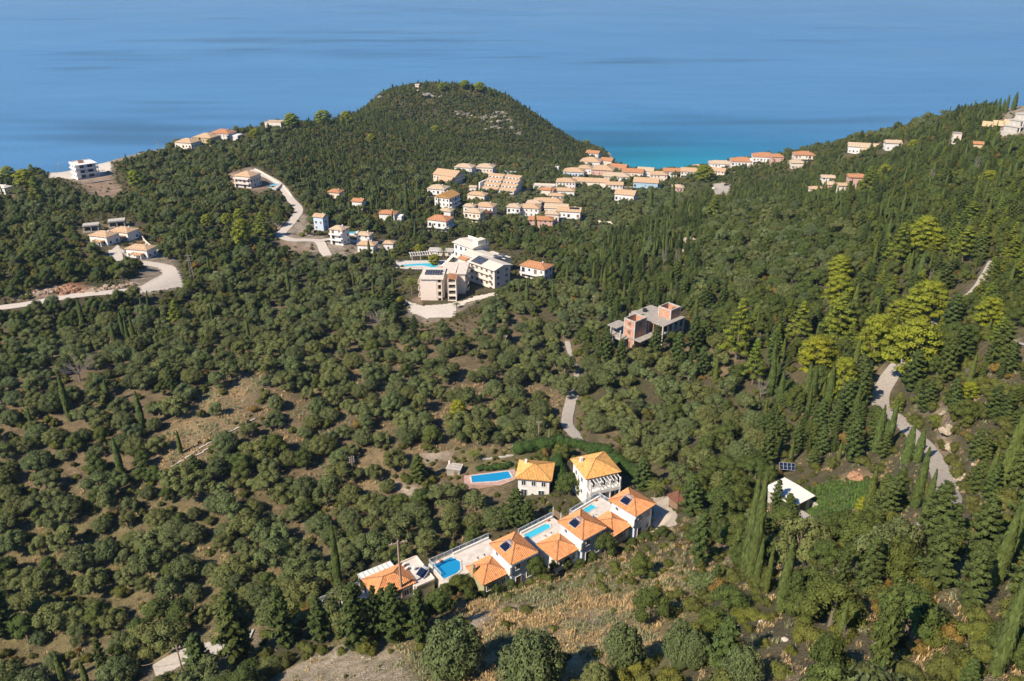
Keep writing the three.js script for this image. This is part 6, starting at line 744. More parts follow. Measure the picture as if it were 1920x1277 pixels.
// ---------------------------------------------------------------- trees that stand out, one by one
const tree = (kind, name, cat, label, [x, z, h, w], group, tone, vi) => { claim(x, z, w * .42); return plant(kind, name, label, cat, x, z, h, w, group, tone, vi); };
const PINE = (l, q, k = 'pine', tone = 0) => tree(k, 'pine_tree', 'pine tree', l, [q[0], q[1], q[2] * 1.06, q[3] * 1.14], null, tone);
PINE('largest bright yellow-green pine with a round dome, just above the road bend', [89.8,-157.6,14.7,11.5]); PINE('round yellow-green pine left of the largest one, behind a slim cypress', [89.1,-173.3,14.1,7.7]);
PINE('broad yellow-green pine above the two round ones, beside the upper lane', [106.7,-186.3,11.2,10.3]); PINE('small yellow-green pine leaning on the left of the broad upper pine', [105.1,-195.8,6.9,6.4]);
PINE('dull olive-green pine with a flat round top left of the road bend', [79.8,-183.7,10.6,11], 'pine', 3); PINE('narrow yellow pine in front of the flat-topped dull one', [75.4,-157.9,13,5.9]);
PINE('yellow pointed pine above the flat-topped dull one', [90,-197.3,15.3,9.2], 'conepine', 2); PINE('slender layered pine left of the yellow pointed pine', [84.2,-208.7,12.9,6.6], 'conepine', 2); PINE('layered pine on a bare tall trunk, leftmost of the yellow pines', [66.7,-209.2,19.1,7.9], 'conepine', 2);
PINE('bright green narrow pine below the leftmost layered pine', [66.1,-190.4,13.6,5.6], 'conepine', 4); PINE('rugged yellow pine high behind the pointed yellow pine', [99.7,-222.9,11.5,9.5]); PINE('rounded yellow pine at the right edge above the grey trees', [108.2,-163.3,8.4,6.3]);
PINE('tiny bright pine on the outer side of the road bend', [81.1,-143.4,4.6,2.5], 'conepine', 2); PINE('small yellow-green pine on the rocky slope right of the road', [86.6,-130.4,3.7,3.5]);
PINE('tall green pine at left of the upper right pine trio', [125.2,-242.2,14.4,7.3], 'conepine', 0); PINE('big full pine in the middle of the upper right trio', [132.9,-243.2,12.5,10.8]); PINE('smaller pine at right of the upper right trio', [135.8,-241.5,8.2,6.9]);
PINE('paired green pine right of the upper trio', [134,-221.5,10.8,7.9], 'conepine', 2); PINE('wide pine directly above the rugged yellow pine', [109.2,-246.4,9.4,8.2]); PINE('dark green pine high on the right slope below the orange chapel', [156.5,-260.1,10.1,8.4], 'conepine', 1);
PINE('full green pine beside the tall pink house', [179.6,-391.4,14.1,9.2], 'conepine', 0); PINE('green pine standing over the head of the ravine', [110.3,-417.9,13.7,8.8], 'conepine', 0); PINE('round green pine left of the car park by the seaside houses', [162.4,-657.1,15.3,16.2], 'pine', 1);
PINE('small yellow pine in the slope wood above the pink cluster', [209.5,-439,7.8,8.4]); PINE('round yellowish pine right of the slope wood', [203,-362.3,6,6.2]); PINE('round pine near the top of the coastal rise', [263.7,-521,6.9,8.4]); PINE('pale green pine under the orange chapel', [199.5,-324.8,6,7.6]);
PINE('tall yellow-green pine alone in the left scrub', [-127.1,-385.3,13.4,8.2], 'conepine', 2); PINE('broad yellow-green pine left of the tall one in the scrub', [-131.9,-368.2,14.6,10]); PINE('small round pine at left of the scrub pines', [-159.1,-396.7,7.5,5.9]); PINE('low pine between the small round and broad scrub pines', [-150.9,-402.9,7,6.2]); PINE('small pine right above the broad scrub pine', [-147,-411.1,7.4,5.8]);
PINE('bright green pine right of the earth plot below the white block', [-247.5,-511.6,10.9,10.6], 'pine', 4); PINE('narrow light green pine left of the white apartment block', [-286.7,-465.4,14.9,7.7], 'conepine', 2); PINE('bushy pine above the narrow light green one', [-316.3,-504.8,12.5,13.2]); PINE('small pine at the far left coast', [-344.2,-532.8,9.9,9.5]); PINE('pointed pine on the coast left of the white block', [-334.7,-544.6,10,7.1], 'conepine', 2);
PINE('little pine by the coast road right of the white block', [-493.3,-955.7,14.5,11]); PINE('round pine on the seaward side of the coast road', [-479.9,-989.9,10.9,16.7], 'pine', 4); PINE('low pine directly behind the white block', [-509.3,-952.7,8.6,16.8], 'pine', 4); PINE('wide low pine at the back left of the white block', [-522.7,-940.9,8.5,16.6], 'pine', 4); PINE('small pine left of the first ridge house', [-456.7,-1047.4,11.4,13.4], 'pine', 4);
PINE('bright pine right of the third ridge house', [-389.5,-1148.2,16.8,18.4]); PINE('second bright pine right of the third ridge house', [-217.7,-676.8,8.9,10.9]); PINE('dark green pine on the skyline right of the half-hidden ridge house', [-199,-723.3,12.6,14.5], 'pine', 4); PINE('broad dark pine on the skyline above the left wood', [-178.8,-761.3,13.3,17.2], 'pine', 4);
PINE('yellow-green pine alone among olives under the hairpin road', [-123.4,-264.8,10.6,6.3], 'conepine', 2);
PINE('pine high on the left shoulder of the headland', [-264.5,-1349,17.5,19.6]); PINE('small pine near the top left of the headland', [-251.7,-1557.2,11.9,15.3]); PINE('first pine right of the headland summit', [-82.6,-972,9.7,11.4], 'pine', 4); PINE('pair of joined pines on the headland summit ridge', [-56.5,-983.9,9.8,14.1], 'pine', 4); PINE('biggest pine on the headland skyline', [-38.4,-979.7,11,16], 'pine', 4); PINE('last pine of the headland summit ridge', [-26.9,-977.7,9.2,9.6], 'conepine', 0); PINE('lone pine on the right shoulder of the headland', [34.6,-1343.3,13.9,13.3], 'conepine', 0);
PINE('large pine clump in the wood left of the headland', [-162.1,-786.4,13.2,14.1]); PINE('yellowish pine on the left flank of the headland', [-126.5,-715.5,9.4,9.1]); PINE('yellow-green pine in the middle of the headland', [-80.9,-846.8,7.7,10.7]); PINE('pine at the seaward tip of the headland', [99.6,-1058.2,9.8,10.7]);
const CYP = (l, q, g, tone) => tree('slim', 'column_cypress', 'cypress', l, q, g, tone);
CYP('tallest slim cypress of the tight clump right of the villas', [34.6,-91.1,19,1.9], null, 0); CYP('second slim cypress merging into the tall clump from the right', [34.3,-87.8,18.8,1.8], null, 0); CYP('shorter slim cypress on the right flank of the tall clump', [33.4,-83.1,9,1.1], null, 0); CYP('thin cypress between the tall clump and the leaning slim one', [33.6,-79.9,8.2,0.9], null, 3); CYP('full slim cypress right of the tall clump, tapering to a point', [32.5,-72.2,11.3,1.6], null, 0);
CYP('single short cypress beside a bleached dead stem on the lower right slope', [33.1,-59.1,5.5,0.8], null, 2); CYP('slim cypress standing left of the road end', [53.5,-82.5,8.5,1.3], null, 0); CYP('slim cypress overlapping the lower road', [55.8,-83.2,6.7,1], null, 2); CYP('very tall leaning column cypress near the lower right corner', [38.2,-45.1,11.5,1.4], null, 0); CYP('cypress tip rising from the bottom edge beside the layered conifer', [29.8,-46.1,4.3,0.7], null, 4);
CYP('slim cypress among conifers left of the tall corner cypress', [53,-69.6,7.4,1.1], null, 2); CYP('tall slim cypress on the upper right bank', [64.4,-85.1,13.5,1.8], null, 2); CYP('slim cypress before the upper part of the road bend', [70.7,-129.2,10.5,1.8], null, 4); CYP('second slim cypress before the road bend', [71.5,-126.7,11.7,1.6], null, 4); CYP('slim cypress halfway down the road edge', [70,-117.3,8.4,1.9], null, 4); CYP('slim cypress below the one halfway down the road', [70.7,-115.2,6.8,1.9], null, 4);
CYP('small slim cypress in the wood above the shed', [62.4,-146.5,6.8,2.1], null, 1); CYP('tall dark column cypress in the middle of the cypress wood', [72.5,-157.2,13.5,2.2], null, 1); CYP('thin column cypress left of the tall dark one', [73.9,-169.2,10.1,1.8], null, 1); CYP('column cypress beside the leaning dead trunk', [68.1,-174.3,11,2], null, 1); CYP('broad column cypress at the left edge of the cypress wood', [68.2,-182,11.3,2.5], null, 1);
CYP('thin dark cypress before the largest pine', [91.2,-158.3,7.3,1.2], null, 1); CYP('second thin dark cypress before the largest pine, right', [93.9,-160,7,1.3], null, 1); CYP('dark cypress between the two round yellow pines', [94.2,-179.1,10.9,2.4], null, 1);
for (const q of [[326.1,-525.7,11.4,3.5], [323.1,-528.3,11.4,2.4], [324.3,-539,10,3.2], [321.2,-541.1,7.6,2.5], [314,-540,8,2.1], [313.7,-535.9,7.2,2.5], [325,-535,8.2,2.5]]) CYP('dark cypress spire in the row on the right skyline', q, 'cypress spires on the right skyline', 1);
CYP('small cypress on the coastal rise above the sea', [284.1,-557.9,5.9,2.2], null, 1); CYP('thin cypress beside the small white coastal house', [281.8,-555.9,6.6,2.2], null, 1);
CYP('tall lone column cypress on the left of the olive grove', [-123.8,-189.7,15.5,2.1], null, 0); CYP('smaller cypress right of the tall lone one', [-116.6,-198.1,7.7,1.7], null, 1); CYP('little slim cypress in the dry clearing', [-87.3,-174.8,6.9,1.3], null, 2); CYP('dark cypress just under the left road', [-156.9,-262.4,10.9,2.1], null, 1);
for (const q of [[-136,-249.8,11,1.7], [-129.8,-240.5,11.4,1.6], [-129.1,-242.9,11.5,1.6], [-137.9,-246.3,6.9,1.5]]) CYP('slim cypress in the small stand among olives below the hairpin', q, 'slim cypress stand below the hairpin', 1);
CYP('tall slim cypress left of the left end villa', [-33.8,-118.3,16.8,1.8], null, 1); CYP('slim cypress at the bottom left edge', [-85.6,-108.2,8.5,1.5], null, 0); CYP('second slim cypress at the bottom left edge', [-80.2,-106.6,6.6,1.3], null, 0);
CYP('dark cypress right of the long balcony house in the village', [-64.7,-470,20.5,3.6], null, 1); CYP('cypress in front of the village house at the hill foot', [-36.2,-662.8,8.1,3.2], null, 1); CYP('tall dark cypress under the bright blue house', [91.2,-505.5,16.4,3.9], null, 1); CYP('tallest dark cypress right of the bright blue house', [100.8,-483.5,19.7,4], null, 1); CYP('cypress before the hotel side house', [5.9,-339.1,7.7,2.2], null, 1);
CYP('thin cypress at the left edge of the olive grove', [-133.7,-187.8,6.1,1.3], null, 1);
const CON = (l, q, tone, g) => tree('conifer', 'conifer_tree', 'conifer', l, q, g, tone);
CON('dense dark conifer below the left end villa, leftmost of its row', [-24.5,-92.3,14,5.3], 1); CON('dark conifer second in the row below the left end villa', [-21.7,-93.8,12,2.9], 1); CON('dark conifer with bare stems below the utility pole', [-18.4,-92.2,12.2,4.6], 1); CON('dark conifer right below the flat annex of the left villa', [-14.2,-90.3,10.7,4.5], 1);
CON('large olive-toned conifer over the bottom left road', [-47.7,-100.7,16.5,8.6], 3); CON('dark conifer right of the large olive-toned one', [-39.6,-101.5,14.2,5.8], 1); CON('conifer in front of the left railing', [-32.7,-99.8,10.4,4.7], 1); CON('conifer in the road gap at the bottom left', [-53.8,-98.6,10.4,5.6], 4); CON('brownish thin conifer at the bottom left', [-75.9,-106.3,11.5,3.2], 3); CON('dark conifer cut by the left edge', [-105.4,-121.4,15.7,7.7], 1);
CON('conifer before the left golden-roofed house', [0.9,-136.2,10,5.3], 1); CON('second conifer before the left golden-roofed house', [3.4,-133.1,8.8,3.8], 1); CON('conifer right of the tall golden-roofed house', [29,-144.5,9,4.5], 4); CON('slender conifer at the left wall of the tall golden-roofed house', [15.3,-145.9,6.6,2.4], 1); CON('small conifer at the right wall of the tall golden-roofed house', [20.4,-147.5,4.9,2.2], 1);
CON('grey-green conifer with a bare trunk right of the driveway', [30.8,-101.5,11.9,4.1], 4); CON('conifer above the bare-trunked one by the driveway', [35.4,-126.9,10.2,4.7], 4); CON('conifer left of the slim cypress clump', [42,-127.1,8.1,4], 1); CON('small conifer touching the slim cypress clump', [45.1,-126.1,6.5,2.7], 1); CON('conifer in front of the white-roofed shed, left', [48.8,-118.5,6.9,2.6], 1); CON('conifer in front of the white-roofed shed, right', [50.3,-116.2,5.4,3.3], 1);
CON('tall pale green conifer with drooping dead branches at the bottom right', [31.2,-48.8,10.9,2.7], 2); CON('shaggy conifer in the middle of the lower right slope', [40.7,-69.7,8.8,3.3], 0); CON('thin conifer left of the shaggy one', [40,-74,6.4,1.8], 0); CON('conifer right of the full slim cypress', [33.2,-70.7,6.8,2.9], 1); CON('dense conifer on the right bank under the road', [51.7,-68.9,9,4], 0); CON('conifer left of the tall leaning corner cypress', [45.2,-59.5,8,3.3], 0); CON('pale conifer tip at the bottom edge near the corner', [35.7,-44.3,3.1,1.7], 4);
CON('dark conifer before the half-built brick building, centre', [45.1,-222.3,10.3,5], 1); CON('dark conifer before the half-built brick building, left', [33.8,-218.9,10.3,4.3], 1); CON('conifer at the left end of the half-built brick building', [30.6,-227.7,11,5.9], 1); CON('tall conifer right of the half-built brick building', [56.3,-218.9,12.9,5.6], 1); CON('conifer left of the dry grass clearing track', [-79.2,-163.8,8,4], 1); CON('dark conifer above the dry clearing', [-99.4,-202.2,10.9,4.1], 1); CON('dark layered conifer before the narrow cream slope house', [174.2,-399.8,8.9,5.5], 1); CON('feathery conifer tree against the sea by the coastal rise', [283.6,-646.4,9.4,4.3], 1);
const BUSH = (l, q, tone, kind = 'dome') => tree(kind, 'olive_bush', 'bush', l, q, null, tone, undefined);
BUSH('large round olive bush at the bottom, left of the dry grass', [-7.9,-78.2,9.4,7.9], 4); BUSH('wide olive bush cut by the bottom edge in the middle', [2.3,-70.2,8.2,7.8], 4); BUSH('dense round bush at the right of the dry grass', [19.7,-84.2,6.7,5.6], 1, 'wild'); BUSH('olive bush at the lower right of the dry grass', [13.4,-69.2,7.7,4.5], 4); BUSH('grey olive bush right of the lower bush', [18.9,-64.8,7,3.6], 4); BUSH('low bush at the bottom edge right of the middle bush', [9.8,-64.7,4.2,3.9], 2);
BUSH('pale green bush above the dense round one', [21.7,-103.3,5.2,4.7], 2, 'wild'); BUSH('dark bush right before the middle villa', [17.5,-116.4,6,4.2], 1, 'wild'); BUSH('round grey bush left of the boulders on the right', [20.1,-63.4,5.7,2.7], 4); BUSH('olive bush at the bottom right of the grass slope', [22.1,-54.6,5,3.5], 4); BUSH('big grey evergreen bush at the bottom beside the conifer', [27.3,-50,6,4], 1, 'wild'); BUSH('bush before the villa beside the deep pool', [4.7,-112.5,5.2,4.5], 1, 'wild'); BUSH('reddish-green hedge bush before the deep blue pool', [-9.7,-112.3,3,5.1], 3, 'wild');
BUSH('yellowing tree at the corner of the green meadow', [56.8,-102.3,3.8,3.9], 2, 'pine'); BUSH('small yellowing shrub left of the yellowing meadow tree', [55.3,-103.3,2.3,2.3], 2, 'pine');
BUSH('yellow shrub left of the gravel yard', [-45.6,-295.5,3.3,3.5], 2, 'pine'); BUSH('yellow tree behind the hotel pool', [-47.4,-379.6,5.1,4.3], 2, 'pine'); BUSH('yellow-green garden tree beside the hotel pool', [-36.9,-352,5.8,6.6], 2, 'pine'); BUSH('round orange-brown bush on the left grove edge', [-85.8,-285.9,3.6,5.1], 3, 'olive'); BUSH('orange tinged olive in the middle of the grove', [-15.3,-193.9,5.9,6.1], 3, 'pine');
for (const q of [[-2.9,-111.2,2.5,2.3], [0,-109.7,2.7,2.5], [-5.8,-109.8,2.2,2.5], [8.1,-116.3,2.8,2.6], [10.5,-116.9,2.5,2.4], [13.1,-116.4,2.5,2.6], [15.3,-116.4,2.8,2.4], [20.3,-118.7,2.5,2.6], [23,-119.4,2.3,2.4], [25.7,-120,2.3,2.5], [28.6,-120.3,2.5,2.9], [-7.6,-108.2,2.2,2.7], [-12,-109.6,2.5,2.9], [-14.2,-106.6,2.2,2.5]]) tree('wild', 'evergreen_shrub', 'shrub', 'dark evergreen shrub along the front walls of the villa row', q, 'shrubs along the villa fronts', 1);
for (const [l, q] of [['olive tree leaning over the left edge of the lane', [16.3,-209.6,7.3,7.5]], ['olive tree hiding the lane from its right side', [21.8,-209.8,7.3,7.5]], ['olive tree over the hidden upper part of the lane', [17.6,-225.6,6.9,7.3]]]) tree('olive', 'olive_tree', 'olive tree', l, q, null, 0);
BUSH('small olive bush in front of the half-built brick building', [51.8,-228.4,4.9,5.5], 1, 'wild');
const PALM = (l, q) => tree('palm', 'palm_tree', 'palm tree', l, q, null, 0);
PALM('palm with arching fronds at the back of the driveway', [30.9,-139.4,4.7,4.8]); PALM('large palm against the left wall of the hotel tower', [-41.9,-307,8.6,7.6]); PALM('tall brownish palm behind the hotel pool bar', [-33.4,-364.1,8.7,3.9]); PALM('brownish palm at the left end of the hotel pool', [-56,-354.2,6.9,3.8]); PALM('young palm on the right edge of the gravel yard', [-22.1,-289,2.8,3.4]); PALM('stubby palm in the garden of the left golden-roofed house', [-9.8,-168,3.5,3.8]);
const BARE = (l, q) => tree('bare', 'bare_tree', 'bare tree', l, q, null, 0);
BARE('leafless purplish tree on the left of the grove', [-131.5,-211,7.2,8.1]); BARE('leafless grey tree below the gravel yard', [-49.7,-267.1,5.6,8.7]); BARE('leaning bleached dead trunk in the cypress wood', [65.4,-180.6,7.3,2.8]); BARE('bleached dead stem beside the single short cypress', [32.8,-57.8,2.4,0.5]); BARE('reddish dead conifer beside the road bend', [74.7,-152.9,7.6,2.6]); BARE('grey thorn bush in the dry grass', [11.8,-87,2.1,2]); BARE('bare grey tree on the right rocky slope', [90,-137,3.6,2.3]); BARE('bare dead tree on the upper right slope', [210.6,-355.7,9.7,2.4]); BARE('bleached bare stem in the ravine, left one', [66.5,-326.2,10.8,2.1]); BARE('bleached bare stem in the ravine, right one', [70.4,-316.7,11.5,2.1]); BARE('bleached bare stem at the ravine head', [66.4,-362.9,8.1,1.8]); BARE('dead pale tree on the upper grey slope', [199,-369.1,7.6,2.3]); BARE('dead pale trunk in the wood right of the yellow pines', [122.1,-214.9,4.3,1.2]); BARE('dead tree before the half-built brick building', [42.9,-232.1,4.6,3.1]);
// clipped hedges round the golden-roofed houses
function hedge(label, pts, h, w, seed) { const r = rngOf(seed), L = new Leaves(r), c = [.05, .095, .02], cv = new THREE.CatmullRomCurve3(pts.map(([x, z]) => V(x, 0, z))), len = cv.getLength(), [bx0, bz0] = pts[0], y0 = land(bx0, bz0), n = Math.ceil(len / 1.1); for (let i = 0; i <= n; i++) { const p = cv.getPointAt(i / n), y = land(p.x, p.z) - y0 + h * .5, k = .75 + .5 * r(); L.core(p.x - bx0, y, p.z - bz0, w * .5 * k, h * .55 * k, c, 1); L.ball(p.x - bx0 + (r() - .5) * .8, y, p.z - bz0 + (r() - .5) * .8, w * .58 * k, h * .6 * k, 110, .4, c, { rough: .9, up: .4 }); } const o = thing('hedge', label, 'hedge', [bx0, y0, bz0]); part('foliage', L.geo(), TONES[0], o); part('stems', limbs(Array.from({ length: n }, (_, i) => { const p = cv.getPointAt(i / n), y = land(p.x, p.z) - y0; return [[p.x - bx0, y - .3, p.z - bz0], [p.x - bx0, y + h * .6, p.z - bz0], .05, .03]; }), WOODC), woodMat, o); for (let i = 0; i <= 6; i++) { const p = cv.getPointAt(i / 6); claim(p.x, p.z, w * .6); } }
hedge('dark green clipped hedge behind the left golden-roofed house', [[2,-169.7], [6.2,-170.7], [9.6,-171.3]], 2.6, 3.4, 41); hedge('bright green hedge running from the lane to the tall golden-roofed house', [[10.4,-172.6], [15.1,-171.3], [19.5,-167.4], [23.7,-163.1]], 2.4, 2.6, 42); hedge('green hedge in the shadow right of the tall golden-roofed house', [[24.7,-158.9], [27.5,-153.4], [29.9,-149]], 2.4, 3, 43); hedge('green hedge filling the gap between the two golden-roofed houses', [[11.1,-161.4], [11.5,-156.6], [11.5,-152.2]], 2.4, 2.6, 44); hedge('low flowering hedge above the left pool deck', [[-8.6,-163.2], [-4.6,-163.1], [-1.1,-163.4]], 1.3, 1.6, 45);

// ---------------------------------------------------------------- groves, woods and scrub
const spots = { olive: [], wild: [], slim: [], conifer: [], conepine: [], broom: [], grass: [], pine: [] };
const blocked = (x, z, m) => roadNear(x, z, 1.1 + m * .4) || padNear(x, z, 2 + m * .4) || CLEAR.some((c) => c.has(x, z));
function scatter(step, seed, fn) {
  const r = rngOf(seed);
  for (let z = 20; z > -1120; z -= step) for (let x = -520 - 40; x < 620; x += step) {
    const px = x + (r() - .5) * step * .85, pz = z + (r() - .5) * step * .85, q = [r(), r(), r(), r()];
    if (Math.abs(px) > 60 - pz * .78) continue; const y = landBase(px, pz); if (y < 1.2) continue;
    if (!inFrame(px, y + 3, pz, 1.16)) continue; fn(px, pz, q, r);
  }
}
const dist = (x, z) => Math.hypot(x, land(x, z) - 205, z);
const vary = (q, base, k) => base.map((v) => v * (1 + (q - .5) * k));
scatter(5.3, 21, (x, z, q) => { const Zn = zoneAt(x, z); if (q[0] > Zn.o) return; const s = .66 + .66 * q[1]; if (blocked(x, z, 2.4) || !free(x, z, 1.9)) return; if (z < -420 && hiddenByLand(x, landBase(x, z) + 5, z)) return; const vg = Zn.n === 'villagegrove' ? .82 : 1; spots.olive.push({ x, z, h: s * vg * (.86 + .3 * q[2]), w: s * vg, n: Zn.n }); claim(x, z, 1.95 * s); });
scatter(3.7, 22, (x, z, q, r) => { const Zn = zoneAt(x, z); if (!Zn.t || q[0] > Zn.t) return; let k = 'wild', a = q[1]; for (const [kk, v] of Object.entries(Zn.mix)) { if (a < v) { k = kk; break; } a -= v; } const far = clamp((-z - 300) / 400); let hh = { wild: .7 + .55 * q[2], slim: .42 + .7 * q[2], conifer: .40 + .68 * q[2] * q[2], conepine: .6 + .4 * q[2] }[k] * (1 - far * .36); let ww = hh * ({ wild: 1, slim: 1.05, conifer: 1.02, conepine: 1 }[k]) * (.85 + .3 * q[3]); if (LOWTREES.has(x, z)) { hh *= .6; ww *= .75; } const rad = { wild: 1.7, slim: .6, conifer: 1.4, conepine: 1.5 }[k] * ww; if (blocked(x, z, rad) || !free(x, z, rad * .62)) return; if (z < -420 && hiddenByLand(x, landBase(x, z) + 6, z)) return; spots[k].push({ x, z, h: hh, w: ww, n: Zn.n }); claim(x, z, rad * .62); });
scatter(2.35, 23, (x, z, q) => { const far = -z > 330; if (far && q[3] > .62) return; const Zn = zoneAt(x, z); let dens = Zn.s * (1 + .7 * fbm(x / 18, z / 18, 2, 31)); const inClear = CLEAR.some((c) => c.has(x, z)); if (inClear) dens = Zn.g === 1 || SOILS.some((c) => ['lime', 'cut', 'earth', 'gravel', 'green', 'red'].includes(c.k) && c.a.has(x, z)) ? .12 : .9; if (q[0] > dens) return; const near = Zn.n === 'hilltop' || Zn.n === 'bank'; const s = (near ? .26 + .55 * q[1] * q[1] : inClear ? .26 + .34 * q[1] : .5 + .75 * q[1]) * (far ? 1.25 : 1); if (roadNear(x, z, .5) || padNear(x, z, .9) || COURTS.some((c) => c.has(x, z)) || (!near && !free(x, z, .35))) return; if (z < -420 && hiddenByLand(x, landBase(x, z) + 2, z)) return; spots.broom.push({ x, z, h: s * (.7 + .6 * q[2]), w: s, n: Zn.n }); });
scatter(.38, 24, (x, z, q) => { if (z < -230) return; const Zn = zoneAt(x, z); let gg = .55, lm = 1, green = false; for (const q of SOILS) { if (!q.a.has(x, z)) continue; if (q.k === 'gold') gg = 1.8; if (q.k === 'green') { gg = 1.6; green = true; } if (q.k === 'lime') lm = .12; if (q.k === 'dry' && gg < .8) gg = .8; } if (!Zn.g && !green) return; if (q[0] > (green ? 1 : Zn.g) * gg * lm * clamp(.55 + 1.4 * fbm(x / 6, z / 6, 3, 41), .04, 1)) return; if (roadNear(x, z, .5) || padNear(x, z, 1.2)) return; const s = .26 + .75 * q[1] * q[1]; spots.grass.push({ x, z, h: s * (.7 + .6 * q[2]), w: s, n: Zn.n, green, gold: noise(x / 9, z / 9, 51) + (q[3] - .5) * .5 }); });
for (const [k, n] of Object.entries(spots)) console.log(k, n.length);
const lean = rngOf(5);
for (const [k, l] of Object.entries(spots)) for (const s of l) {
  s.e = .84 + .36 * lean(); s.y = land(s.x, s.z) - .06; s.a = lean() * 6.283; s.t = (lean() - .5) * .2; s.u = (lean() - .5) * .2; const b = .76 + .46 * lean(), w = lean(), pch = noise(s.x / 26, s.z / 26, 61);
  s.c = s.green ? [b * .26, b * .52, b * .2] : k === 'grass' ? (s.gold > 0 ? [b * 1.05, b * .95, b * .85] : [b * .62, b * .78, b * .72]) : k === 'broom' ? [b * (1 + .5 * Math.max(0, pch) + (w > .93 ? .7 : 0)), b * (1 + .22 * pch), b * (.95 + .35 * (w - .5))] : [b * (.97 + .16 * (w - .4) + pch * .12), b * (1 + pch * .06), b * (1 - .25 * (w - .5))];
}
// the trees that show largest are things of their own; the rest of each wood is one mass
const LIST = { olive: 290, wild: 170, conifer: 190, slim: 110, conepine: 40 };
const WORDS = {
  olive: ['olive_tree', 'olive tree', 'round grey-green olive tree'], wild: ['evergreen_tree', 'evergreen tree', 'bushy dark evergreen tree'], conifer: ['cypress_tree', 'conifer', 'feathery dark green spreading cypress'], slim: ['column_cypress', 'cypress', 'slim dark column cypress'], conepine: ['pine_tree', 'pine tree', 'pointed young green pine'],
};
const PLACES = [['below the left end villa', [-38.6,-106.5]], ['behind the left end villa', [-31.1,-134.4]], ['in the bottom left grove', [-86.3,-122]], ['left of the tall slim cypress', [-58.5,-142.7]], ['at the left edge of the grove', [-117.8,-156.6]], ['below the dry clearing', [-81.1,-154.1]], ['between the villa row and the pump house', [-15.6,-142.7]], ['left of the pump house', [-45,-174.2]], ['above the pump house', [-23.9,-189.1]], ['in the dry clearing', [-81.8,-193.5]], ['right of the dry clearing', [-58.6,-204.1]], ['around the tall lone cypress', [-128.9,-205.9]], ['left of the lane', [3.2,-204.7]], ['right of the lane', [30.8,-197.5]], ['above the golden-roofed houses', [33.8,-161.5]], ['below the gravel yard', [-23.9,-242.9]], ['in the middle of the grove', [-44.6,-225]], ['under the hairpin road', [-127.1,-272]], ['under the winding left road', [-85,-325.2]], ['right of the hotel', [23.2,-319.7]], ['in the ravine', [69.9,-349.1]], ['around the brick building', [44.6,-227.6]], ['on the grey slope right of the ravine', [94.9,-279]], ['left of the yellow pines', [70.5,-212.1]], ['among the yellow pines', [90.6,-201]], ['above the yellow pines', [144.4,-275.6]], ['in the wood above the shed', [67.2,-151.1]], ['left of the road bend', [73.1,-144.4]], ['between the meadow and the lower road', [64.8,-107.4]], ['on the rocky bank right of the road', [84.7,-124]], ['on the upper right edge', [121.8,-180.8]], ['under the road on the right', [55.7,-74.7]], ['below the green meadow', [44.8,-86.7]], ['around the slim cypress clump', [41.7,-118]], ['right of the dry grass', [28.2,-83.4]], ['at the lower right', [39.9,-56.5]], ['in the bottom right corner', [30.1,-50.2]], ['beside the driveway', [36.8,-134.3]], ['among the village houses', [32.2,-513.1]], ['on the right ridge', [230,-525.7]], ['on the headland', [-64.8,-883.6]], ['in the left scrub', [-168.7,-392.9]], ['at the far left', [-212.7,-330.8]]];
const whereIs = (x, z) => { let b = null, m = 1e9; for (const [t, p] of PLACES) { const d = Math.hypot(p[0] - x, p[1] - z) / (60 + Math.hypot(p[0], p[1])); if (d < m) { m = d; b = t; } } return b; };
const HUE = ['', 'dark ', 'pale ', 'brownish ', 'bluish '], LEAFWORD = { olive: 'olive tree', wild: 'bushy evergreen', conifer: 'spreading cypress', slim: 'column cypress', conepine: 'pointed pine' };
for (const [k, most] of Object.entries(LIST)) {
  const all = spots[k].map((s) => ({ s, d: dist(s.x, s.z) / s.w, v: inFrame(s.x, s.y + 2 * s.h, s.z, 1) })).sort((a, b) => (b.v - a.v) || a.d - b.d), own = all.slice(0, most).filter((q) => q.v), ownSet = new Set(own.map((q) => q.s)); const [nm, cat] = WORDS[k], pick = rngOf(k.length * 77);
  const mid = own.map((q) => q.s.w).sort((a, b) => a - b); const lo = mid[Math.floor(mid.length * .3)], hi = mid[Math.floor(mid.length * .7)];
  for (const { s } of own) { const tone = Math.floor(pick() * TONES.length), l = (s.w < lo ? 'small ' : s.w > hi ? 'large ' : 'middling ') + HUE[tone] + LEAFWORD[k] + ' ' + whereIs(s.x, s.z); const o = plant(k, nm, l, cat, s.x, s.z, s.h * REAL[k][0], s.w * REAL[k][1], l, tone); o.rotation.y = s.a; }
  mass({ olive: 'olive_woodland', wild: 'evergreen_woodland', conifer: 'cypress_woodland', slim: 'column_cypress_woodland', conepine: 'pine_woodland' }[k], k, spots[k].filter((s) => !ownSet.has(s)), 'far ' + cat + 's of the hills that read as one wood', 'woodland');
}
mass('shrubbery', 'broom', spots.broom, 'low evergreen scrub covering the hills', 'scrub'); mass('grass', 'grass', spots.grass, 'tall dry golden and greenish grass on the open slope', 'grass');
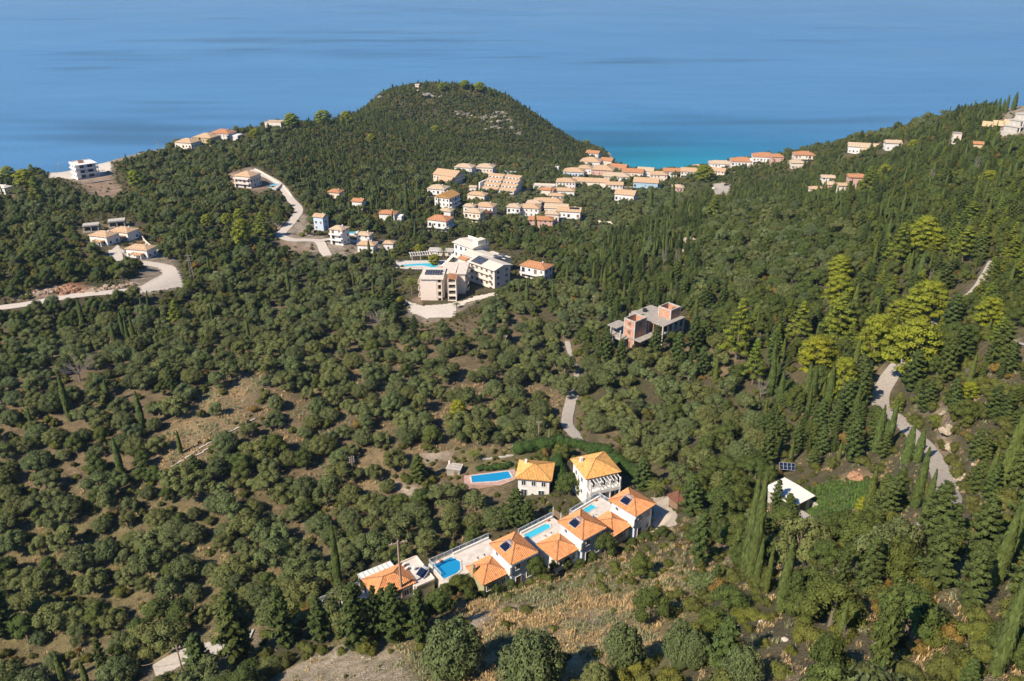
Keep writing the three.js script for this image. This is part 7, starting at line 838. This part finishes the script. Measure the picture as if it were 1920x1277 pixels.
{ // loose limestone on the bare ground
  const r = rngOf(77), g = []; for (let k = 0; k < 3; k++) { const q = new THREE.IcosahedronGeometry(1, 1), p = q.attributes.position; for (let i = 0; i < p.count; i++) { const x = p.getX(i), y = p.getY(i), z = p.getZ(i), s = 1 + .35 * noise(x * 1.4 + k * 5, y * 1.4, z * 1.4); p.setXYZ(i, x * s, y * s * .7, z * s); } q.computeVertexNormals(); g.push(q); }
  const A = SOILS.filter((s) => ['lime', 'cut', 'rock', 'red'].includes(s.k)), st = []; for (const s of A) { const b = s.a.b, area = (b[2] - b[0]) * (b[3] - b[1]), far = s.k === 'rock', n = Math.min(420, Math.round(area * (far ? .035 : .1))); for (let i = 0; i < n; i++) { const x = b[0] + r() * (b[2] - b[0]), z = b[1] + r() * (b[3] - b[1]); if (!s.a.has(x, z) || roadNear(x, z, .2) || padNear(x, z, 1.3)) continue; const k = (far ? 1.3 : .12) * (.5 + 1.6 * r() * r()); st.push([x, z, k, s.k]); } }
  const t = thing('rubble', 'loose pale limestone on the bare and cut ground', 'rubble', [0, 0, 0]); t.userData.kind = 'stuff'; const m = mat(.36, .33, .28, { map: null }), m4 = new THREE.Matrix4(), q = new THREE.Quaternion(); g.forEach((geo, k) => { const l = st.filter((_, i) => i % 3 === k), im = new THREE.InstancedMesh(geo, m, l.length); im.name = 'stones'; l.forEach(([x, z, s, kk], i) => { q.setFromEuler(new THREE.Euler(r(), r() * 6, r())); m4.compose(V(x, land(x, z) + s * .1, z), q, V(s * (1 + r()), s, s * (1 + r()))); im.setMatrixAt(i, m4); const b = .75 + .5 * r(); im.setColorAt(i, new THREE.Color(b, b * (kk === 'red' ? .7 : .97), b * (kk === 'red' ? .5 : .92))); }); t.add(im); });
}

// ---------------------------------------------------------------- poles, wires, walls, cars
function pole(label, [x, z], h, arms = 1, lean = 0) { const t = thing('utility_pole', label, 'utility pole', at(x, z, -.3), .35); part('pole', cyl(h > 12 ? .17 : .1, h > 12 ? .25 : .17, h, 0, h / 2, 0, 10), M.poleWood, t); for (let k = 0; k < arms; k++) { const c = part('crossarm', bx(h > 8 ? 3.4 : 1.4, h > 12 ? .3 : .14, .16, 0, h - .5 - k * .7, 0), M.poleWood, t); for (const s of [-1, 0, 1]) part('insulator', cyl(.06, .08, .22, s * (h > 8 ? 1.1 : .55), h - .3 - k * .7, 0, 8), M.shutterWhite, c); part('brace', join([bar([-.6, h - .5 - k * .7, .02], [0, h - 1.2 - k * .7, .02], .03), bar([.6, h - .5 - k * .7, .02], [0, h - 1.2 - k * .7, .02], .03)]), M.steel, c); } t.rotation.z = lean; return t; }
pole('tall wooden utility pole with crossarm standing before the left end villa', [-20.3,-111.1], 14.4); pole('wooden pole with short arms in the dry patch left of the pump house', [-40.3,-165.9], 7.6, 3); pole('thin wooden pole in the grove left of the golden-roofed houses', [7,-174.8], 7); pole('second thinner pole beside the one left of the golden-roofed houses', [9.5,-172], 5.4, 0); pole('pole with crossarm in the grove below the gravel yard', [-2.2,-244.3], 7.5); pole('wooden pole left of the half-built brick building', [31.8,-282.2], 6.5); pole('pole on the coast road near the first ridge house', [-279.7,-627.4], 8); pole('leaning pole on the terrace left of the white apartment block', [-324.8,-561], 7); pole('pole at the dark trees under the left grove road', [-125.5,-314.6], 7); pole('pole in the car park by the seaside houses', [183.8,-629.3], 7);
{ const a = at(-77.6,-109.1, 0), b = at(-60,-103.9, 0); pole('pole at the bottom left with a wire to the next', [a[0], a[2]], 6.5); pole('pole at the bottom left beside the grey road', [b[0], b[2]], 6.5); const m = [(a[0] + b[0]) / 2, Math.min(a[1], b[1]) + 5.1, (a[2] + b[2]) / 2]; single('overhead_wire', new THREE.TubeGeometry(new THREE.CatmullRomCurve3([V(a[0], a[1] + 5.9, a[2]), V(...m), V(b[0], b[1] + 5.9, b[2])]), 24, .035, 5), M.poleWood, 'sagging wire between the two poles at the bottom left', 'wire'); }
{ const [x, z] = [-136.9,-315.4], t = thing('pylon', 'lattice metal mast with cross bars in the dark trees right of the hairpin', 'pylon', at(x, z), .3), l = []; for (const [a, b] of [[-1, -1], [1, -1], [1, 1], [-1, 1]]) part('leg', bar([a * .7, -.5, b * .7], [a * .25, 11, b * .25], .07), M.stone, t); for (let k = 0; k < 8; k++) { const w = .7 - k * .055, y = k * 1.4; part('brace', join([bar([-w, y, w], [w, y + 1.4, w], .035), bar([w, y, -w], [-w, y + 1.4, -w], .035)]), M.stone, t); } for (const y of [8.6, 10.6]) part('crossarm', bx(3, .16, .3, 0, y, 0), M.stone, t); }
function lowWall(label, pts, h, w, m, cat = 'wall') { const r = []; for (let i = 0; i + 1 < pts.length; i++) { const [a, b] = [pts[i], pts[i + 1]], L = Math.hypot(b[0] - a[0], b[1] - a[1]), n = Math.max(1, Math.round(L / 2)); for (let k = 0; k < n; k++) { const x = a[0] + (b[0] - a[0]) * (k + .5) / n, z = a[1] + (b[1] - a[1]) * (k + .5) / n; r.push([x, z, L / n, Math.atan2(-(b[1] - a[1]), b[0] - a[0])]); } } const o = thing('low_wall', label, cat, at(r[0][0], r[0][1])); for (const [x, z, L, a] of r) { const g = bx(L + .05, h + .6, w, 0, h / 2 - .3, 0); const p = part('segment', g, m, o, [x - o.position.x, land(x, z) - o.position.y, z - o.position.z]); p.rotation.y = a; } return o; }
lowWall('upper pale concrete strip of the track across the dry clearing', [[-87.7,-169.1], [-84.1,-174.7], [-80.3,-179.7], [-76.2,-184.8], [-72.2,-190.4]], .22, .5, M.paleconcrete, 'kerb'); lowWall('lower pale concrete strip of the track across the dry clearing', [[-87.6,-167.6], [-83,-173.3], [-80.1,-177.3]], .2, .5, M.paleconcrete, 'kerb');
lowWall('pale garden kerb above the left pool deck', [[-7.5,-168.1], [-3.4,-168.4], [0.3,-168.5]], .3, .5, M.paleconcrete); lowWall('white wall segment among olives under the village', [[51.3,-472.1], [57.7,-464.7], [64.6,-460.3]], 1.6, .5, M.cream); lowWall('white boundary wall left of the tallest village cypress', [[101.7,-553.5], [108,-540.2], [116.4,-537.8]], 1.6, .5, M.white); lowWall('stone parapet along the outer edge of the right road', [[79,-139.2], [77.7,-131.4], [76.8,-124.8]], .5, .4, M.stone); lowWall('retaining wall under the bungalows and hairpin road', [[-191,-381.8], [-173.4,-358.6], [-163.7,-347.4]], 1.4, .4, M.cream); lowWall('white wall on the outer side of the winding left road', [[-173.1,-527.1], [-156,-506], [-145,-492.6], [-133.8,-469.7]], .8, .4, M.cream); lowWall('pale low wall below the winding road among dark trees', [[-125.1,-309.7], [-120.7,-313.2], [-116.8,-316.2]], .8, .5, M.paleconcrete);
function car(label, [x, z], turn, m) { const t = thing('parked_car', label, 'car', at(x, z, .15), turn), s = new THREE.Shape(); s.moveTo(-2.05, .35); s.lineTo(-2.1, .85); s.lineTo(-1.5, .98); s.lineTo(-.95, 1.45); s.lineTo(.85, 1.45); s.lineTo(1.45, .95); s.lineTo(2.08, .8); s.lineTo(2.05, .35); const g = new THREE.ExtrudeGeometry(s, { depth: 1.6, bevelEnabled: true, bevelSize: .06, bevelThickness: .06, bevelSegments: 2 }); g.translate(0, 0, -.8); part('body', g, m, t); part('windscreen', bx(.06, .6, 1.4, 1.18, 1.22, 0, 0, 0, .86), M.pane, t); for (const q of [-.88, .88]) part('side_window', bx(1.7, .36, .04, -.05, 1.2, q), M.pane, t); for (const [a, b] of [[-1.3, .78], [1.3, .78], [-1.3, -.78], [1.3, -.78]]) { const w = new THREE.CylinderGeometry(.32, .32, .22, 14); w.rotateX(Math.PI / 2); part('wheel', w, M.black, t, [a, .32, b]); } }
car('white car parked at the left of the small car park', [164.4,-628.5], .4, mat(.75, .75, .74, { roughness: .3 })); car('dark car at the back of the small car park', [176,-637], .2, mat(.05, .05, .06, { roughness: .3 })); car('silver car on the road by the brown awning', [-19.3,-501.8], .5, mat(.5, .5, .5, { roughness: .3 })); car('dark blue car on the coast road beside the white block', [-503.3,-961.8], .3, mat(.03, .05, .1, { roughness: .3 }));
{ const [x, z] = [-18.2,-491.4], t = thing('awning', 'brown awning roof in front of the cream village house', 'awning', at(x, z), R(25)); part('cover', bx(12, .15, 5, 0, 2.8, 0, 0, .12), M.brownRoof, t); for (const s of [-5.5, 0, 5.5]) part('post', bx(.15, 2.8, .15, s, 1.4, 2.2), M.wood, t); }
for (const [l, q] of [['white round water tank near the headland foot, left one', [41.6,-754.3]], ['white round water tank near the headland foot, right one', [44.1,-752.2]]]) { const t = thing('water_tank', l, 'water tank', at(...q)); part('tank', cyl(1.4, 1.4, 3, 0, 1.5, 0, 16), M.white, t); const d = new THREE.SphereGeometry(1.4, 16, 6, 0, 6.3, 0, 1.57); part('dome', d.scale(1, .5, 1), M.white, t, [0, 3, 0]); }
for (const [l, q, s] of [['largest white boulder on the scrub slope right of the dry grass', [27.3,-72.4], .75], ['white boulder above the largest one on the scrub slope', [30.1,-71.3], .5], ['white boulder below right of the largest one', [29.3,-62.7], .55], ['white rock by the stump on the right edge of the dry grass', [24.4,-93.2], .6]]) { const g = new THREE.IcosahedronGeometry(1, 2), p = g.attributes.position; for (let i = 0; i < p.count; i++) { const k = 1 + .3 * noise(p.getX(i) * 1.5 + s * 9, p.getY(i) * 1.5, p.getZ(i) * 1.5); p.setXYZ(i, p.getX(i) * k * 1.3, p.getY(i) * k * .75, p.getZ(i) * k); } const n = mergeVertices(g); n.computeVertexNormals(); const m = single('boulder', n, mat(.5, .46, .4), l, 'boulder'); m.position.set(...at(q[0], q[1], s * .3)); m.scale.setScalar(s * .62); }
for (const [a, b, l] of [[[-33,-100.3], [-32.6,-109.8], 0]]) { const o = thing('roadside_fence', 'white metal railing beside the left end villa, half hidden by conifers', 'railing', at(-36.8,-110.8, 0)); const q = [-34,-115.5]; const dx = q[0] - o.position.x, dz = q[1] - o.position.z; railing(o, [0, 0], [dx, dz], .2, 1.1); }
const OUT_R = [[83.9,-135.7], [82.5,-129.5], [81,-124], [78.8,-118.5], [76.4,-114.9], [75.2,-110.7], [72.7,-107.2], [74.3,-107.4], [78.9,-111.4], [75.6,-106.7], [85.4,-140.7], [70,-101.4]];
const OUT_L = [[-179.1,-290.9], [-177.6,-292.6], [-174.4,-291.1], [-171.1,-289.7], [-175.1,-288.4], [-168.3,-290.4], [-165.2,-291.3], [-162.6,-294], [-159.5,-296.4], [-156.5,-299.1], [-182.8,-288], [-186.8,-285.8], [-190.8,-283.6]];
const OUT_H = [[-33.3,-913.4], [-21.4,-922.2], [-9.1,-914.2], [-1.2,-901.7], [7.2,-893], [-23.7,-890.9], [-59.6,-918.3], [-12.9,-880.2], [-103.7,-960.4], [-151.3,-961.3]];
// outcrops of bedrock in the cuttings and on the headland
function outcrop(label, group, [x, z], w, h, m, seed) { const r = rngOf(seed), t = thing('rock_outcrop', label, 'rock', at(x, z, 0), r() * 6.283, group), n = 6; for (let k = 0; k < n; k++) { const g = new THREE.IcosahedronGeometry(1, 3), p = g.attributes.position, s = .2 + .36 * r(), o = k * 7 + seed; for (let i = 0; i < p.count; i++) { const a = p.getX(i), b = p.getY(i), c = p.getZ(i), q = 1 + .45 * noise(a * 1.3 + o, b * 2, c * 1.3) + .3 * noise(a * 3.5 + o, b * 5, c * 3.5); p.setXYZ(i, Math.round(a * q * 3.5) / 3.5 * .5 * w * s + a * q * w * s * .5, (Math.round(b * q * 3) / 3 * .6 + b * q * .4) * h * s, c * q * w * s * .8); } g.computeVertexNormals(); part('rock', metreUV(g), m, t, [(r() - .5) * w * 1.5, h * (r() - .5) * .15, (r() - .5) * w * 1.5]); } return t; }
const ROCKM = { lime: mat(.52, .44, .33, { map: texConcrete }), grey: mat(.33, .30, .25, { map: texConcrete }), orange: mat(.48, .28, .165, { map: texConcrete }), pale: mat(.50, .385, .285, { map: texConcrete }) };
[15, 20, 24, 26, 20, 22, 26, 16, 18, 16, 14, 14].forEach((w, i) => { const q = OUT_R[i]; outcrop('pale rugged limestone outcrop in the cut bank right of the road', 'limestone outcrops right of the road', q, w / 15, w / 24, ROCKM.lime, 300 + i); });
OUT_L.forEach((q, i) => outcrop('broken ' + (i < 5 ? 'orange' : 'pale') + ' rock face in the cutting above the far left road', (i < 5 ? 'orange' : 'pale') + ' rock faces of the left cutting', q, 2.6, 1.9, i < 5 ? ROCKM.orange : ROCKM.pale, 340 + i));
OUT_H.forEach((q, i) => outcrop('grey limestone ledge breaking through the trees on the headland', 'limestone ledges on the headland', q, 6 + (i % 3) * 3, 3.6, ROCKM.grey, 370 + i));
[[98.5,-397.7], [89.3,-367.2], [82.8,-344.4], [104.1,-398.3], [102.6,-377.9], [101.3,-269.4], [102.1,-278.5]].forEach((q, i) => outcrop('pale broken rock showing on the slope right of the ravine', 'pale rock right of the ravine', q, 5, 3, ROCKM.lime, 410 + i));
outcrop('orange earth bank face at the back of the green meadow', null, [64.9,-122.5], 1.6, 1.5, ROCKM.orange, 390);
renderer.render(scene, camera);
